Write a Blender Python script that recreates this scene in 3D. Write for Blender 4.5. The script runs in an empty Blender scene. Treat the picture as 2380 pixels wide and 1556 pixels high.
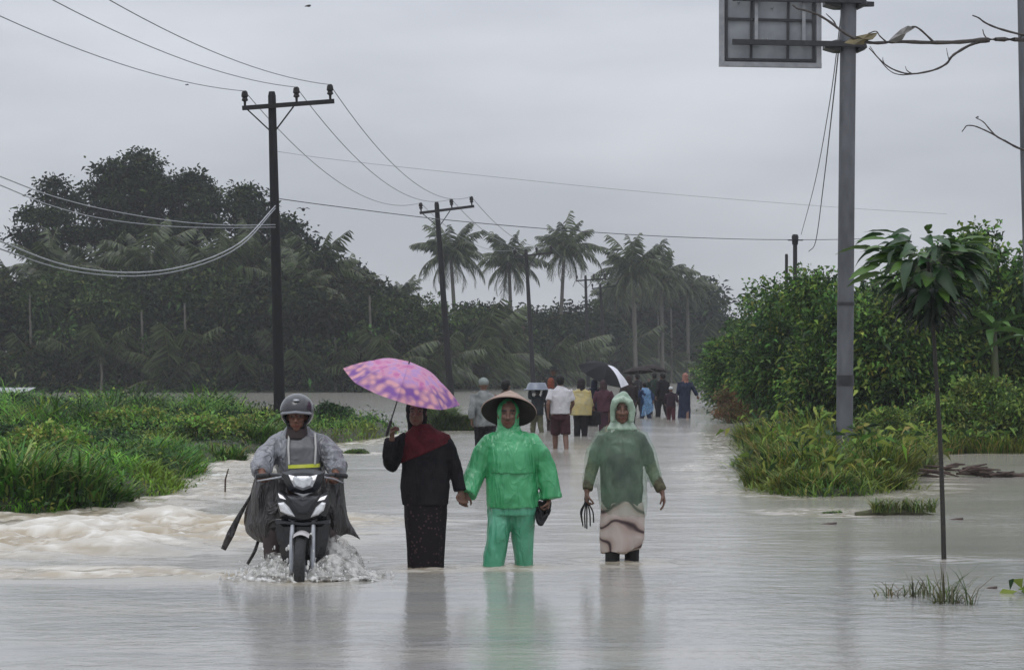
import bpy, bmesh, math, random
import numpy as np
from mathutils import Vector, Matrix, Euler

SEED = 7
random.seed(SEED)
rng = np.random.default_rng(SEED)
scene = bpy.context.scene
col = scene.collection
R = math.radians

# ---------------------------------------------------------------- camera
CAM_H = 1.66                      # eye height above the flood water (water level is z = 0)
F = 5600.0                        # focal length in units of a 2380 wide picture
CX, HY = 1190.0, 849.0            # picture centre column and horizon row
cam_d = bpy.data.cameras.new('camera')
cam_d.sensor_width = 36.0
cam_d.lens = F / 2380.0 * 36.0
cam_d.shift_y = (HY - 778.0) / 2380.0
cam_d.clip_start, cam_d.clip_end = 0.5, 3000.0
cam = bpy.data.objects.new('camera', cam_d)
cam.location = (0, 0, CAM_H)
cam.rotation_euler = (R(90), 0, 0)
col.objects.link(cam)
scene.camera = cam

# ---------------------------------------------------------------- world: overcast rain sky
world = bpy.data.worlds.new('World')
scene.world = world
world.use_nodes = True
wt = world.node_tree
for n_ in list(wt.nodes):
    wt.nodes.remove(n_)
w_out = wt.nodes.new('ShaderNodeOutputWorld')
w_sky = wt.nodes.new('ShaderNodeTexSky')
w_sky.sky_type = 'NISHITA'
w_sky.sun_disc = False
w_sky.sun_elevation = R(58)
w_sky.sun_rotation = R(200)
w_bg1 = wt.nodes.new('ShaderNodeBackground')
w_bg1.inputs['Strength'].default_value = 0.06
wt.links.new(w_sky.outputs[0], w_bg1.inputs['Color'])
w_tc = wt.nodes.new('ShaderNodeTexCoord')
w_map = wt.nodes.new('ShaderNodeMapping')
w_map.inputs['Scale'].default_value = (2.2, 2.2, 9.0)
w_noise = wt.nodes.new('ShaderNodeTexNoise')
w_noise.inputs['Scale'].default_value = 1.3
w_noise.inputs['Detail'].default_value = 5
w_noise.inputs['Roughness'].default_value = 0.5
w_ramp = wt.nodes.new('ShaderNodeValToRGB')
w_ramp.color_ramp.elements[0].position = 0.40
w_ramp.color_ramp.elements[0].color = (0.385, 0.404, 0.448, 1)
w_ramp.color_ramp.elements[1].position = 0.62
w_ramp.color_ramp.elements[1].color = (0.525, 0.545, 0.588, 1)
w_bg2 = wt.nodes.new('ShaderNodeBackground')
w_bg2.inputs['Strength'].default_value = 1.0
w_mix = wt.nodes.new('ShaderNodeMixShader')
w_mix.inputs[0].default_value = 0.9
wt.links.new(w_tc.outputs['Generated'], w_map.inputs[0])
wt.links.new(w_map.outputs[0], w_noise.inputs['Vector'])
wt.links.new(w_noise.outputs['Fac'], w_ramp.inputs[0])
# an overcast sky brightens evenly from horizon to zenith: L = Lh (1 + 2 sin h)
w_sep = wt.nodes.new('ShaderNodeSeparateXYZ')
wt.links.new(w_tc.outputs['Generated'], w_sep.inputs[0])
w_cl = wt.nodes.new('ShaderNodeMath'); w_cl.operation = 'MAXIMUM'; w_cl.inputs[1].default_value = 0.0
wt.links.new(w_sep.outputs['Z'], w_cl.inputs[0])
w_ma = wt.nodes.new('ShaderNodeMath'); w_ma.operation = 'MULTIPLY_ADD'; w_ma.inputs[1].default_value = 2.0; w_ma.inputs[2].default_value = 1.0
wt.links.new(w_cl.outputs[0], w_ma.inputs[0])
w_vm = wt.nodes.new('ShaderNodeVectorMath'); w_vm.operation = 'SCALE'
wt.links.new(w_ramp.outputs[0], w_vm.inputs[0])
wt.links.new(w_ma.outputs[0], w_vm.inputs['Scale'])
wt.links.new(w_vm.outputs[0], w_bg2.inputs['Color'])
wt.links.new(w_bg1.outputs[0], w_mix.inputs[1])
wt.links.new(w_bg2.outputs[0], w_mix.inputs[2])
wt.links.new(w_mix.outputs[0], w_out.inputs['Surface'])

# ---------------------------------------------------------------- sun behind thick cloud
sun_d = bpy.data.lights.new('sun', 'SUN')
sun_d.energy = 0.6
sun_d.angle = R(30)
sun_d.color = (1.0, 0.97, 0.93)
sun = bpy.data.objects.new('sun', sun_d)
sun.rotation_euler = (R(32), 0, R(-20))
col.objects.link(sun)

# ---------------------------------------------------------------- exposure and sampling
scene.view_settings.view_transform = 'Standard'
scene.view_settings.look = 'None'
scene.view_settings.exposure = 0.12
scene.view_settings.gamma = 1.0
scene.view_settings.use_curve_mapping = False
scene.render.engine = 'CYCLES'
scene.cycles.use_denoising = True
scene.cycles.max_bounces = 6
scene.cycles.diffuse_bounces = 2
scene.cycles.glossy_bounces = 3
scene.cycles.transmission_bounces = 4
scene.cycles.transparent_max_bounces = 10
scene.cycles.volume_bounces = 1
scene.cycles.caustics_reflective = False
scene.cycles.caustics_refractive = False

# ================================================================ helpers
def at(px, py, Y):
    """World point seen at picture column px, row py (2380 wide picture) at distance Y."""
    return Vector(((px - CX) / F * Y, Y, CAM_H - (py - HY) / F * Y))

def on_water(px, py):
    Y = CAM_H * F / (py - HY)
    return Vector(((px - CX) / F * Y, Y, 0.0))

def hash3(i, j, k):
    n = (i * 374761393 + j * 668265263 + k * 2147483647) & 0xFFFFFFFF
    n = ((n ^ (n >> 13)) * 1274126177) & 0xFFFFFFFF
    n = n ^ (n >> 16)
    return (n & 0xFFFF) / 65535.0

def vnoise(P):
    P = np.asarray(P, dtype=np.float64)
    i = np.floor(P).astype(np.int64)
    f = P - i
    u = f * f * (3 - 2 * f)
    out = 0
    for a in (0, 1):
        for b in (0, 1):
            for c in (0, 1):
                w = (u[:, 0] if a else 1 - u[:, 0]) * (u[:, 1] if b else 1 - u[:, 1]) * (u[:, 2] if c else 1 - u[:, 2])
                out = out + w * hash3(i[:, 0] + a, i[:, 1] + b, i[:, 2] + c)
    return out

def fbm(P, octaves=3, gain=0.5):
    s, a, t = 0, 1.0, 0
    P = np.asarray(P, dtype=np.float64)
    for o in range(octaves):
        s = s + a * (vnoise(P * (2.03 ** o) + 17.3 * o) - 0.5)
        t += a
        a *= gain
    return s / t * 2.0

def np_mesh(name, V, faces, colours=None, smooth=False):
    """Mesh from arrays. faces: list of (n, k) index arrays."""
    me = bpy.data.meshes.new(name)
    V = np.asarray(V, dtype=np.float32)
    me.vertices.add(len(V))
    me.vertices.foreach_set('co', V.ravel())
    loops = np.concatenate([np.asarray(f).ravel() for f in faces]).astype(np.int32)
    sizes = np.concatenate([np.full(len(f), np.asarray(f).shape[1]) for f in faces])
    starts = np.concatenate([[0], np.cumsum(sizes)[:-1]]).astype(np.int32)
    me.loops.add(len(loops))
    me.loops.foreach_set('vertex_index', loops)
    me.polygons.add(len(sizes))
    me.polygons.foreach_set('loop_start', starts)
    me.update(calc_edges=True)
    me.validate()
    if colours is not None:
        ca = me.attributes.new('Col', 'FLOAT_COLOR', 'POINT')
        c4 = np.ones((len(V), 4), dtype=np.float32)
        c4[:, :3] = colours
        ca.data.foreach_set('color', c4.ravel())
    if smooth:
        me.polygons.foreach_set('use_smooth', np.ones(len(me.polygons), dtype=bool))
    return me

def link(name, me, mat=None, parent=None, loc=(0, 0, 0), rot=(0, 0, 0)):
    o = bpy.data.objects.new(name, me)
    col.objects.link(o)
    o.location = loc
    o.rotation_euler = rot
    if mat is not None and me is not None and len(me.materials) == 0:
        me.materials.append(mat)
    if parent is not None:
        o.parent = parent
    return o

def empty(name, loc=(0, 0, 0), rz=0.0):
    o = bpy.data.objects.new(name, None)
    o.empty_display_size = 0.2
    col.objects.link(o)
    o.location = loc
    o.rotation_euler = (0, 0, rz)
    return o

def tag(o, label, cat, group=None):
    o['label'] = label
    o['category'] = cat
    if group:
        o['group'] = group
    return o

class G:
    """Collects closed shapes; build() makes a plain mesh, remesh() fuses them into one continuous skin."""
    def __init__(s):
        s.v, s.f = [], []
    def ring_faces(s, base, n, m, cap=True):
        for i in range(m - 1):
            for j in range(n):
                a = base + i * n + j
                b = base + i * n + (j + 1) % n
                s.f.append((a, b, b + n, a + n))
        if cap:
            s.f.append(tuple(base + j for j in reversed(range(n))))
            s.f.append(tuple(base + (m - 1) * n + j for j in range(n)))
    def tube(s, pts, rad, n=10, ref=(1, 0, 0), cap=True):
        pts = [Vector(p) for p in pts]
        if not isinstance(rad, (list, tuple)):
            rad = [rad] * len(pts)
        base = len(s.v)
        ref = Vector(ref)
        for i, p in enumerate(pts):
            t = (pts[min(i + 1, len(pts) - 1)] - pts[max(i - 1, 0)])
            t = t.normalized() if t.length > 1e-9 else Vector((0, 0, 1))
            u = ref - t * ref.dot(t)
            if u.length < 0.15:
                alt = Vector((0, 1, 0)) if abs(t.y) < 0.8 else Vector((0, 0, 1))
                u = alt - t * alt.dot(t)
            u.normalize()
            w = t.cross(u)
            r = rad[i]
            a, b = r if isinstance(r, tuple) else (r, r)
            for j in range(n):
                th = 2 * math.pi * j / n
                s.v.append(p + u * (a * math.cos(th)) + w * (b * math.sin(th)))
        s.ring_faces(base, n, len(pts), cap)
        return s
    def loft(s, rings, n=28, cap=True, power=2.0, wob=0.0):
        """rings: (cx, cy, z, rx, ry[, tilt]) stacked bottom-up or top-down."""
        base = len(s.v)
        for i, r in enumerate(rings):
            cx, cy, z, rx, ry = r[:5]
            tilt = r[5] if len(r) > 5 else 0.0
            for j in range(n):
                th = 2 * math.pi * j / n
                c, q = math.cos(th), math.sin(th)
                e = 2.0 / power
                dx = rx * math.copysign(abs(c) ** e, c)
                dy = ry * math.copysign(abs(q) ** e, q)
                k = 1 + wob * math.sin(th * 5 + i * 0.7) + wob * 0.7 * math.sin(th * 9 - i)
                s.v.append(Vector((cx + dx * k, cy + dy * k, z + tilt * dx)))
        s.ring_faces(base, n, len(rings), cap)
        return s
    def ball(s, c, r, n=14, m=9):
        c = Vector(c)
        r = r if isinstance(r, (tuple, list)) else (r, r, r)
        base = len(s.v)
        for i in range(m):
            ph = math.pi * (i + 0.5) / m
            for j in range(n):
                th = 2 * math.pi * j / n
                s.v.append(c + Vector((r[0] * math.sin(ph) * math.cos(th), r[1] * math.sin(ph) * math.sin(th), r[2] * math.cos(ph))))
        s.ring_faces(base, n, m, True)
        return s
    def box(s, c, size, rot=None):
        c = Vector(c)
        base = len(s.v)
        M = rot if rot is not None else Matrix.Identity(3)
        for dz in (-1, 1):
            for dx, dy in ((-1, -1), (1, -1), (1, 1), (-1, 1)):
                s.v.append(c + M @ Vector((dx * size[0] / 2, dy * size[1] / 2, dz * size[2] / 2)))
        b = base
        s.f += [(b + 3, b + 2, b + 1, b), (b + 4, b + 5, b + 6, b + 7)]
        for j in range(4):
            k = (j + 1) % 4
            s.f.append((b + j, b + k, b + 4 + k, b + 4 + j))
        return s
    def bar(s, a, b, w, h=None, n=None):
        """Square bar from a to b."""
        a, b = Vector(a), Vector(b)
        h = h or w
        t = (b - a).normalized()
        up = Vector((0, 0, 1)) if abs(t.z) < 0.9 else Vector((0, 1, 0))
        x = t.cross(up).normalized()
        z = x.cross(t)
        base = len(s.v)
        for p in (a, b):
            for dx, dz in ((-1, -1), (1, -1), (1, 1), (-1, 1)):
                s.v.append(p + x * dx * w / 2 + z * dz * h / 2)
        bb = base
        s.f += [(bb, bb + 1, bb + 2, bb + 3), (bb + 7, bb + 6, bb + 5, bb + 4)]
        for j in range(4):
            k = (j + 1) % 4
            s.f.append((bb + k, bb + j, bb + 4 + j, bb + 4 + k))
        return s
    def slab(s, outline, thick, axis_y, bulge=0.0):
        """Extruded outline in the x-z plane; front face at y = axis_y, bulging towards -y."""
        base = len(s.v)
        n = len(outline)
        cx = sum(p[0] for p in outline) / n
        cz = sum(p[1] for p in outline) / n
        for (x, z) in outline:
            s.v.append(Vector((x, axis_y + thick, z)))
        for (x, z) in outline:
            s.v.append(Vector((x, axis_y, z)))
        for (x, z) in outline:
            s.v.append(Vector((cx + (x - cx) * 0.72, axis_y - bulge, cz + (z - cz) * 0.72)))
        s.v.append(Vector((cx, axis_y - bulge * 1.25, cz)))
        top = base + 3 * n
        s.f.append(tuple(base + j for j in range(n)))
        for j in range(n):
            k = (j + 1) % n
            s.f.append((base + k, base + j, base + n + j, base + n + k))
            s.f.append((base + n + k, base + n + j, base + 2 * n + j, base + 2 * n + k))
            s.f.append((base + 2 * n + k, base + 2 * n + j, top))
        return s
    def build(s, name, smooth=True):
        me = bpy.data.meshes.new(name)
        me.from_pydata([tuple(v) for v in s.v], [], s.f)
        me.update()
        bm = bmesh.new()
        bm.from_mesh(me)
        bmesh.ops.recalc_face_normals(bm, faces=bm.faces)
        bm.to_mesh(me)
        bm.free()
        if smooth:
            me.polygons.foreach_set('use_smooth', np.ones(len(me.polygons), dtype=bool))
            try:
                me.set_sharp_from_angle(angle=R(50))
            except Exception:
                pass
        return me
    def remesh(s, name, voxel=0.008, smooth_it=4, wrinkle=0.0, wscale=(9, 9, 3), seed=0.0, fold=0.0, zlim=None):
        me = bpy.data.meshes.new(name + '_tmp')
        me.from_pydata([tuple(v) for v in s.v], [], s.f)
        me.update()
        o = bpy.data.objects.new('tmp', me)
        col.objects.link(o)
        m = o.modifiers.new('r', 'REMESH')
        m.mode = 'VOXEL'
        m.voxel_size = voxel
        if smooth_it:
            q = o.modifiers.new('s', 'SMOOTH')
            q.iterations = smooth_it
            q.factor = 0.5
        dg = bpy.context.evaluated_depsgraph_get()
        dg.update()
        out = bpy.data.meshes.new_from_object(o.evaluated_get(dg))
        out.name = name
        bpy.data.objects.remove(o)
        bpy.data.meshes.remove(me)
        n = len(out.vertices)
        if wrinkle or fold:
            V = np.empty(n * 3, dtype=np.float32)
            N = np.empty(n * 3, dtype=np.float32)
            out.vertices.foreach_get('co', V)
            out.vertices.foreach_get('normal', N)
            V = V.reshape(-1, 3).astype(np.float64)
            N = N.reshape(-1, 3)
            d = np.zeros(n)
            if wrinkle:
                P = V * np.array(wscale) + seed
                warp = fbm(V * 4 + seed, 2)[:, None] * 1.2
                k = fbm(P + warp, 3)
                r1_ = 0.30 - np.abs(fbm(P * 0.7 + 5 + warp, 2))
                r2_ = 0.25 - np.abs(fbm(P * np.array([1.7, 1.7, 1.2]) + 11 + warp * 1.6, 2))
                d += wrinkle * (0.45 * k + 0.9 * r1_ + 0.55 * r2_)
            if fold:
                d += fold * fbm(np.stack([V[:, 0] * 9 + seed, V[:, 1] * 9, V[:, 2] * 0.8], 1), 2)
            V = V + N * d[:, None]
            out.vertices.foreach_set('co', V.astype(np.float32).ravel())
            out.update()
        out.polygons.foreach_set('use_smooth', np.ones(len(out.polygons), dtype=bool))
        return out

# ---------------------------------------------------------------- materials
MATS = {}
def new_mat(name):
    m = bpy.data.materials.new(name)
    m.use_nodes = True
    return m, m.node_tree, m.node_tree.nodes['Principled BSDF']

def mat(name, c1, c2=None, rough=0.6, scale=8.0, metal=0.0, spec=0.5, bump=0.0, bscale=None, stretch=(1, 1, 1), coat=0.0, detail=4, lo=0.35, hi=0.65):
    """Procedural two-tone material: noise between two colours with fine relief."""
    if name in MATS:
        return MATS[name]
    m, t, b = new_mat(name)
    c2 = c2 or tuple(x * 0.75 for x in c1)
    tc = t.nodes.new('ShaderNodeTexCoord')
    mp = t.nodes.new('ShaderNodeMapping')
    mp.inputs['Scale'].default_value = stretch
    nz = t.nodes.new('ShaderNodeTexNoise')
    nz.inputs['Scale'].default_value = scale
    nz.inputs['Detail'].default_value = detail
    rp = t.nodes.new('ShaderNodeValToRGB')
    rp.color_ramp.elements[0].position = lo
    rp.color_ramp.elements[1].position = hi
    rp.color_ramp.elements[0].color = (*c1, 1)
    rp.color_ramp.elements[1].color = (*c2, 1)
    t.links.new(tc.outputs['Object'], mp.inputs[0])
    t.links.new(mp.outputs[0], nz.inputs['Vector'])
    t.links.new(nz.outputs['Fac'], rp.inputs[0])
    t.links.new(rp.outputs[0], b.inputs['Base Color'])
    b.inputs['Roughness'].default_value = rough
    b.inputs['Metallic'].default_value = metal
    b.inputs['Specular IOR Level'].default_value = spec
    b.inputs['Coat Weight'].default_value = coat
    if bump:
        n2 = t.nodes.new('ShaderNodeTexNoise')
        n2.inputs['Scale'].default_value = bscale or scale * 3
        n2.inputs['Detail'].default_value = 3
        bp = t.nodes.new('ShaderNodeBump')
        bp.inputs['Strength'].default_value = bump
        bp.inputs['Distance'].default_value = 0.02
        t.links.new(mp.outputs[0], n2.inputs['Vector'])
        t.links.new(n2.outputs['Fac'], bp.inputs['Height'])
        t.links.new(bp.outputs[0], b.inputs['Normal'])
    MATS[name] = m
    return m

def leaf_mat(name, rough=0.45, trans=0.3, gain=1.0, spec=0.18, sat=1.1):
    """Foliage: leaf colour from the mesh's own colour attribute, thin and slightly translucent, wet."""
    if name in MATS:
        return MATS[name]
    m, t, b = new_mat(name)
    at_ = t.nodes.new('ShaderNodeAttribute')
    at_.attribute_name = 'Col'
    hs = t.nodes.new('ShaderNodeHueSaturation')
    hs.inputs['Value'].default_value = gain
    hs.inputs['Saturation'].default_value = sat
    t.links.new(at_.outputs['Color'], hs.inputs['Color'])
    t.links.new(hs.outputs[0], b.inputs['Base Color'])
    b.inputs['Roughness'].default_value = rough
    b.inputs['Specular IOR Level'].default_value = spec
    tr = t.nodes.new('ShaderNodeBsdfTranslucent')
    t.links.new(hs.outputs[0], tr.inputs['Color'])
    mx = t.nodes.new('ShaderNodeMixShader')
    mx.inputs[0].default_value = trans
    out = t.nodes['Material Output']
    t.links.new(b.outputs[0], mx.inputs[1])
    t.links.new(tr.outputs[0], mx.inputs[2])
    t.links.new(mx.outputs[0], out.inputs['Surface'])
    MATS[name] = m
    return m

def attr_mat(name, rough=0.55, bump=0.0, bscale=40.0, spec=0.4):
    """Plain material whose colour comes from the mesh's colour attribute."""
    if name in MATS:
        return MATS[name]
    m, t, b = new_mat(name)
    at_ = t.nodes.new('ShaderNodeAttribute')
    at_.attribute_name = 'Col'
    t.links.new(at_.outputs['Color'], b.inputs['Base Color'])
    b.inputs['Roughness'].default_value = rough
    b.inputs['Specular IOR Level'].default_value = spec
    if bump:
        n2 = t.nodes.new('ShaderNodeTexNoise')
        n2.inputs['Scale'].default_value = bscale
        bp = t.nodes.new('ShaderNodeBump')
        bp.inputs['Strength'].default_value = bump
        bp.inputs['Distance'].default_value = 0.01
        t.links.new(n2.outputs['Fac'], bp.inputs['Height'])
        t.links.new(bp.outputs[0], b.inputs['Normal'])
    MATS[name] = m
    return m

def plastic_mat(name, c, opacity=0.5, rough=0.25):
    """Thin translucent rain plastic."""
    if name in MATS:
        return MATS[name]
    m, t, b = new_mat(name)
    tc = t.nodes.new('ShaderNodeTexCoord')
    nz = t.nodes.new('ShaderNodeTexNoise')
    nz.inputs['Scale'].default_value = 6
    nz.inputs['Detail'].default_value = 4
    t.links.new(tc.outputs['Object'], nz.inputs['Vector'])
    rp = t.nodes.new('ShaderNodeValToRGB')
    rp.color_ramp.elements[0].position = 0.35
    rp.color_ramp.elements[1].position = 0.7
    rp.color_ramp.elements[0].color = (opacity * 0.75,) * 3 + (1,)
    rp.color_ramp.elements[1].color = (min(1, opacity * 1.3),) * 3 + (1,)
    t.links.new(nz.outputs['Fac'], rp.inputs[0])
    b.inputs['Base Color'].default_value = (*c, 1)
    b.inputs['Roughness'].default_value = rough
    b.inputs['Specular IOR Level'].default_value = 0.7
    t.links.new(rp.outputs[0], b.inputs['Alpha'])
    MATS[name] = m
    return m

def folds(m, scale=11.0, stretch=(1, 1, 0.4), strength=0.6, dist=0.03, distort=1.4):
    """Sharp crease relief for thin rainwear."""
    t = m.node_tree
    b = t.nodes['Principled BSDF']
    tc = t.nodes.new('ShaderNodeTexCoord')
    mp = t.nodes.new('ShaderNodeMapping')
    mp.inputs['Scale'].default_value = stretch
    nz = t.nodes.new('ShaderNodeTexNoise')
    nz.inputs['Scale'].default_value = scale
    nz.inputs['Detail'].default_value = 2.5
    nz.inputs['Distortion'].default_value = distort
    s1 = t.nodes.new('ShaderNodeMath'); s1.operation = 'SUBTRACT'; s1.inputs[1].default_value = 0.5
    s2 = t.nodes.new('ShaderNodeMath'); s2.operation = 'ABSOLUTE'
    s3 = t.nodes.new('ShaderNodeMath'); s3.operation = 'POWER'; s3.inputs[1].default_value = 0.6
    bp = t.nodes.new('ShaderNodeBump'); bp.invert = True
    bp.inputs['Strength'].default_value = strength
    bp.inputs['Distance'].default_value = dist
    t.links.new(tc.outputs['Object'], mp.inputs[0]); t.links.new(mp.outputs[0], nz.inputs['Vector'])
    t.links.new(nz.outputs['Fac'], s1.inputs[0]); t.links.new(s1.outputs[0], s2.inputs[0]); t.links.new(s2.outputs[0], s3.inputs[0])
    t.links.new(s3.outputs[0], bp.inputs['Height']); t.links.new(bp.outputs[0], b.inputs['Normal'])
    return m

def cable(name, pts, r, m, n=5, parent=None):
    g = G()
    g.tube(pts, r, n=n, ref=(0.3, 0.2, 1))
    return link(name, g.build(name), m, parent)

def sag_line(a, b, sag, n=28):
    a, b = Vector(a), Vector(b)
    return [a.lerp(b, i / n) - Vector((0, 0, sag * 4 * (i / n) * (1 - i / n))) for i in range(n + 1)]

def smooth_path(pts, n=6):
    """Catmull-Rom through points."""
    P = [Vector(p) for p in pts]
    P = [P[0] * 2 - P[1]] + P + [P[-1] * 2 - P[-2]]
    out = []
    for i in range(1, len(P) - 2):
        for k in range(n):
            t = k / n
            p0, p1, p2, p3 = P[i - 1], P[i], P[i + 1], P[i + 2]
            out.append(0.5 * ((2 * p1) + (p2 - p0) * t + (2 * p0 - 5 * p1 + 4 * p2 - p3) * t * t + (3 * p1 - p0 - 3 * p2 + p3) * t ** 3))
    out.append(P[-2])
    return out

def poly_dist(poly, X, Yv):
    """Signed distance to a polygon (positive inside), arrays."""
    n = len(poly)
    d = np.full(X.shape, 1e9)
    inside = np.zeros(X.shape, dtype=bool)
    for i in range(n):
        x1, y1 = poly[i]
        x2, y2 = poly[(i + 1) % n]
        ex, ey = x2 - x1, y2 - y1
        L = ex * ex + ey * ey + 1e-12
        t = np.clip(((X - x1) * ex + (Yv - y1) * ey) / L, 0, 1)
        d = np.minimum(d, np.hypot(X - (x1 + t * ex), Yv - (y1 + t * ey)))
        cond = ((y1 > Yv) != (y2 > Yv)) & (X < (x2 - x1) * (Yv - y1) / (y2 - y1 + 1e-12) + x1)
        inside ^= cond
    return np.where(inside, d, -d)

def line_dist(line, X, Yv):
    d = np.full(X.shape, 1e9)
    for i in range(len(line) - 1):
        x1, y1 = line[i]
        x2, y2 = line[i + 1]
        ex, ey = x2 - x1, y2 - y1
        t = np.clip(((X - x1) * ex + (Yv - y1) * ey) / (ex * ex + ey * ey + 1e-12), 0, 1)
        d = np.minimum(d, np.hypot(X - (x1 + t * ex), Yv - (y1 + t * ey)))
    return d

def smoothstep(a, b, x):
    t = np.clip((x - a) / (b - a), 0, 1)
    return t * t * (3 - 2 * t)

# ================================================================ the setting: ground, road, flood water
LEFT_BANK = [(-90, 24.6), (-7.2, 25.2), (-5.7, 26.3), (-5.1, 26.6), (-4.75, 28.0), (-4.95, 29.2), (-4.35, 30.6), (-4.45, 33.0), (-4.95, 34.2), (-4.8, 37), (-5.2, 39.5), (-4.95, 43), (-5.1, 44.8), (-4.85, 45.5),
             (-4.4, 47.5), (-3.9, 51), (-2.9, 56.0), (-2.75, 60), (-3.6, 66), (-6.5, 69), (-90, 72)]
RIGHT_BANK = [(3.1, 33), (3.15, 31.4), (3.75, 30.3), (4.6, 30.6), (5.5, 32.4), (6.0, 35.5), (6.7, 42), (7.6, 45.2), (10, 45.8), (90, 46), (90, 400),
              (22, 300), (15.6, 200), (14.0, 170), (9.9, 118), (6.1, 69), (5.0, 56), (4.25, 46), (3.6, 39.5)]
FAR_SHORE = [(-400, 147), (-20, 148), (-8, 149), (-3, 155), (2, 182), (9, 222), (15, 236), (24, 250), (400, 252), (400, 520), (-400, 520)]
ISLANDS = [(-1.35, 62.0, 0.75, 0.30), (-1.9, 66.0, 0.6, 0.28), (-2.95, 45.6, 0.42, 0.10), (3.62, 27.3, 0.36, 0.03), (5.02, 27.9, 0.0, 0.0)]

def ground_h(X, Yv):
    X = np.asarray(X, dtype=float)
    Yv = np.asarray(Yv, dtype=float)
    z = np.full(X.shape, -0.42)
    for poly, top in ((LEFT_BANK, 0.24), (RIGHT_BANK, 0.07), (FAR_SHORE, 0.10)):
        d = poly_dist(poly, X, Yv)
        z = np.maximum(z, -0.42 + (top + 0.42) * smoothstep(-0.55, 0.45, d))
    for (ix, iy, ir, iz) in ISLANDS:
        if ir:
            d = ir - np.hypot(X - ix, Yv - iy)
            z = np.maximum(z, -0.42 + (iz + 0.42) * smoothstep(-0.3, 0.3, d))
    n = fbm(np.stack([X.ravel() * 0.6, Yv.ravel() * 0.6, np.zeros(X.size)], 1), 3).reshape(X.shape)
    return z + 0.09 * n * (z > -0.2)

def gz(x, y):
    return float(ground_h(np.array([x]), np.array([y]))[0])

def spaced(segments):
    out = []
    for a, b, st in segments:
        n = max(1, int(round((b - a) / st)))
        out += list(np.linspace(a, b, n, endpoint=False))
    out.append(segments[-1][1])
    return np.array(out)

def grid_mesh(name, xs, ys, zf, colf=None):
    X, Yg = np.meshgrid(xs, ys)
    Z = zf(X, Yg)
    V = np.stack([X.ravel(), Yg.ravel(), Z.ravel()], 1)
    nx, ny = len(xs), len(ys)
    i = np.arange(nx * ny).reshape(ny, nx)
    Fq = np.stack([i[:-1, :-1].ravel(), i[:-1, 1:].ravel(), i[1:, 1:].ravel(), i[1:, :-1].ravel()], 1)
    c = colf(X, Yg, Z) if colf else None
    return np_mesh(name, V, [Fq], c, smooth=True)

gx = spaced([(-340, -60, 14), (-60, -16, 2), (-16, 20, 0.4), (20, 60, 2), (60, 340, 14)])
gy = spaced([(-40, 10, 5), (10, 80, 0.4), (80, 260, 3), (260, 460, 10)])
ground = link('ground', grid_mesh('ground', gx, gy, ground_h),
              mat('mud_soil', (0.045, 0.04, 0.022), (0.02, 0.03, 0.012), rough=0.8, scale=1.2, bump=0.4))
ground['kind'] = 'structure'

# the drowned asphalt road the people stand on
def road_mesh():
    line = [(-0.6, 3), (-0.6, 25), (-0.2, 45), (3.0, 70), (6.8, 110), (11.2, 165), (15, 225)]
    g_v, g_f = [], []
    pts = smooth_path([Vector((x, y, 0)) for x, y in line], 6)
    for i, p in enumerate(pts):
        t = (pts[min(i + 1, len(pts) - 1)] - pts[max(i - 1, 0)]).normalized()
        nrm = Vector((t.y, -t.x, 0))
        for w, z in ((-3.4, -0.36), (-3.3, -0.21), (0, -0.20), (3.3, -0.21), (3.4, -0.36)):
            q = p + nrm * w
            g_v.append((q.x, q.y, z))
    for i in range(len(pts) - 1):
        for j in range(4):
            a = i * 5 + j
            g_f.append((a, a + 1, a + 6, a + 5))
    return np_mesh('road', g_v, [np.array(g_f)], smooth=True)
road = link('road', road_mesh(), mat('wet_asphalt', (0.05, 0.05, 0.05), (0.035, 0.035, 0.035), rough=0.4, scale=30, bump=0.3))
road['kind'] = 'structure'

# flood water: one sheet, real waves where the current breaks over the road edge
RAPIDS = [(-9.5, 21.6), (-5.2, 22.3), (-4.0, 23.4), (-3.2, 24.6)]
WAKE = [(-5.2, 19.6), (-3.2, 19.3), (-1.75, 18.9)]
CREST = [(-4.6, 18.6), (-2.9, 18.55), (-1.0, 19.55), (0.1, 19.75), (1.25, 20.1)]
LEGS = [(-0.70, 19.8, 0.16), (-0.10, 19.95, 0.14), (0.09, 19.95, 0.14), (0.86, 20.5, 0.12), (1.04, 20.5, 0.12), (3.7, 20.6, 0.05), (-1.63, 18.75, 0.2)]

def water_masks(X, Yg):
    wob = fbm(np.stack([X.ravel() * 0.7, Yg.ravel() * 0.7, np.zeros(X.size)], 1), 2).reshape(X.shape)
    r = 1 - smoothstep(0.7, 3.0, line_dist(RAPIDS, X, Yg) + 0.7 * wob)
    w = 1 - smoothstep(0.15, 0.75, line_dist(WAKE, X, Yg) + 0.25 * wob)
    bank = poly_dist(LEFT_BANK, X, Yg)
    e = (1 - smoothstep(0.0, 1.5, np.abs(bank + 0.35) + 0.4 * wob)) * (Yg < 60)
    bank2 = poly_dist(RIGHT_BANK, X, Yg)
    e2 = (1 - smoothstep(0.0, 0.9, np.abs(bank2 + 0.3) + 0.4 * wob)) * (Yg < 60)
    isl = np.zeros_like(X)
    for (ix, iy, ir, iz) in ISLANDS:
        if ir:
            isl = np.maximum(isl, 1 - smoothstep(0.1, 0.7, np.abs(np.hypot(X - ix, Yg - iy) - ir - 0.1)))
    return r, w, e, np.maximum(e2 * 0.5, isl * 0.7)

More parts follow.
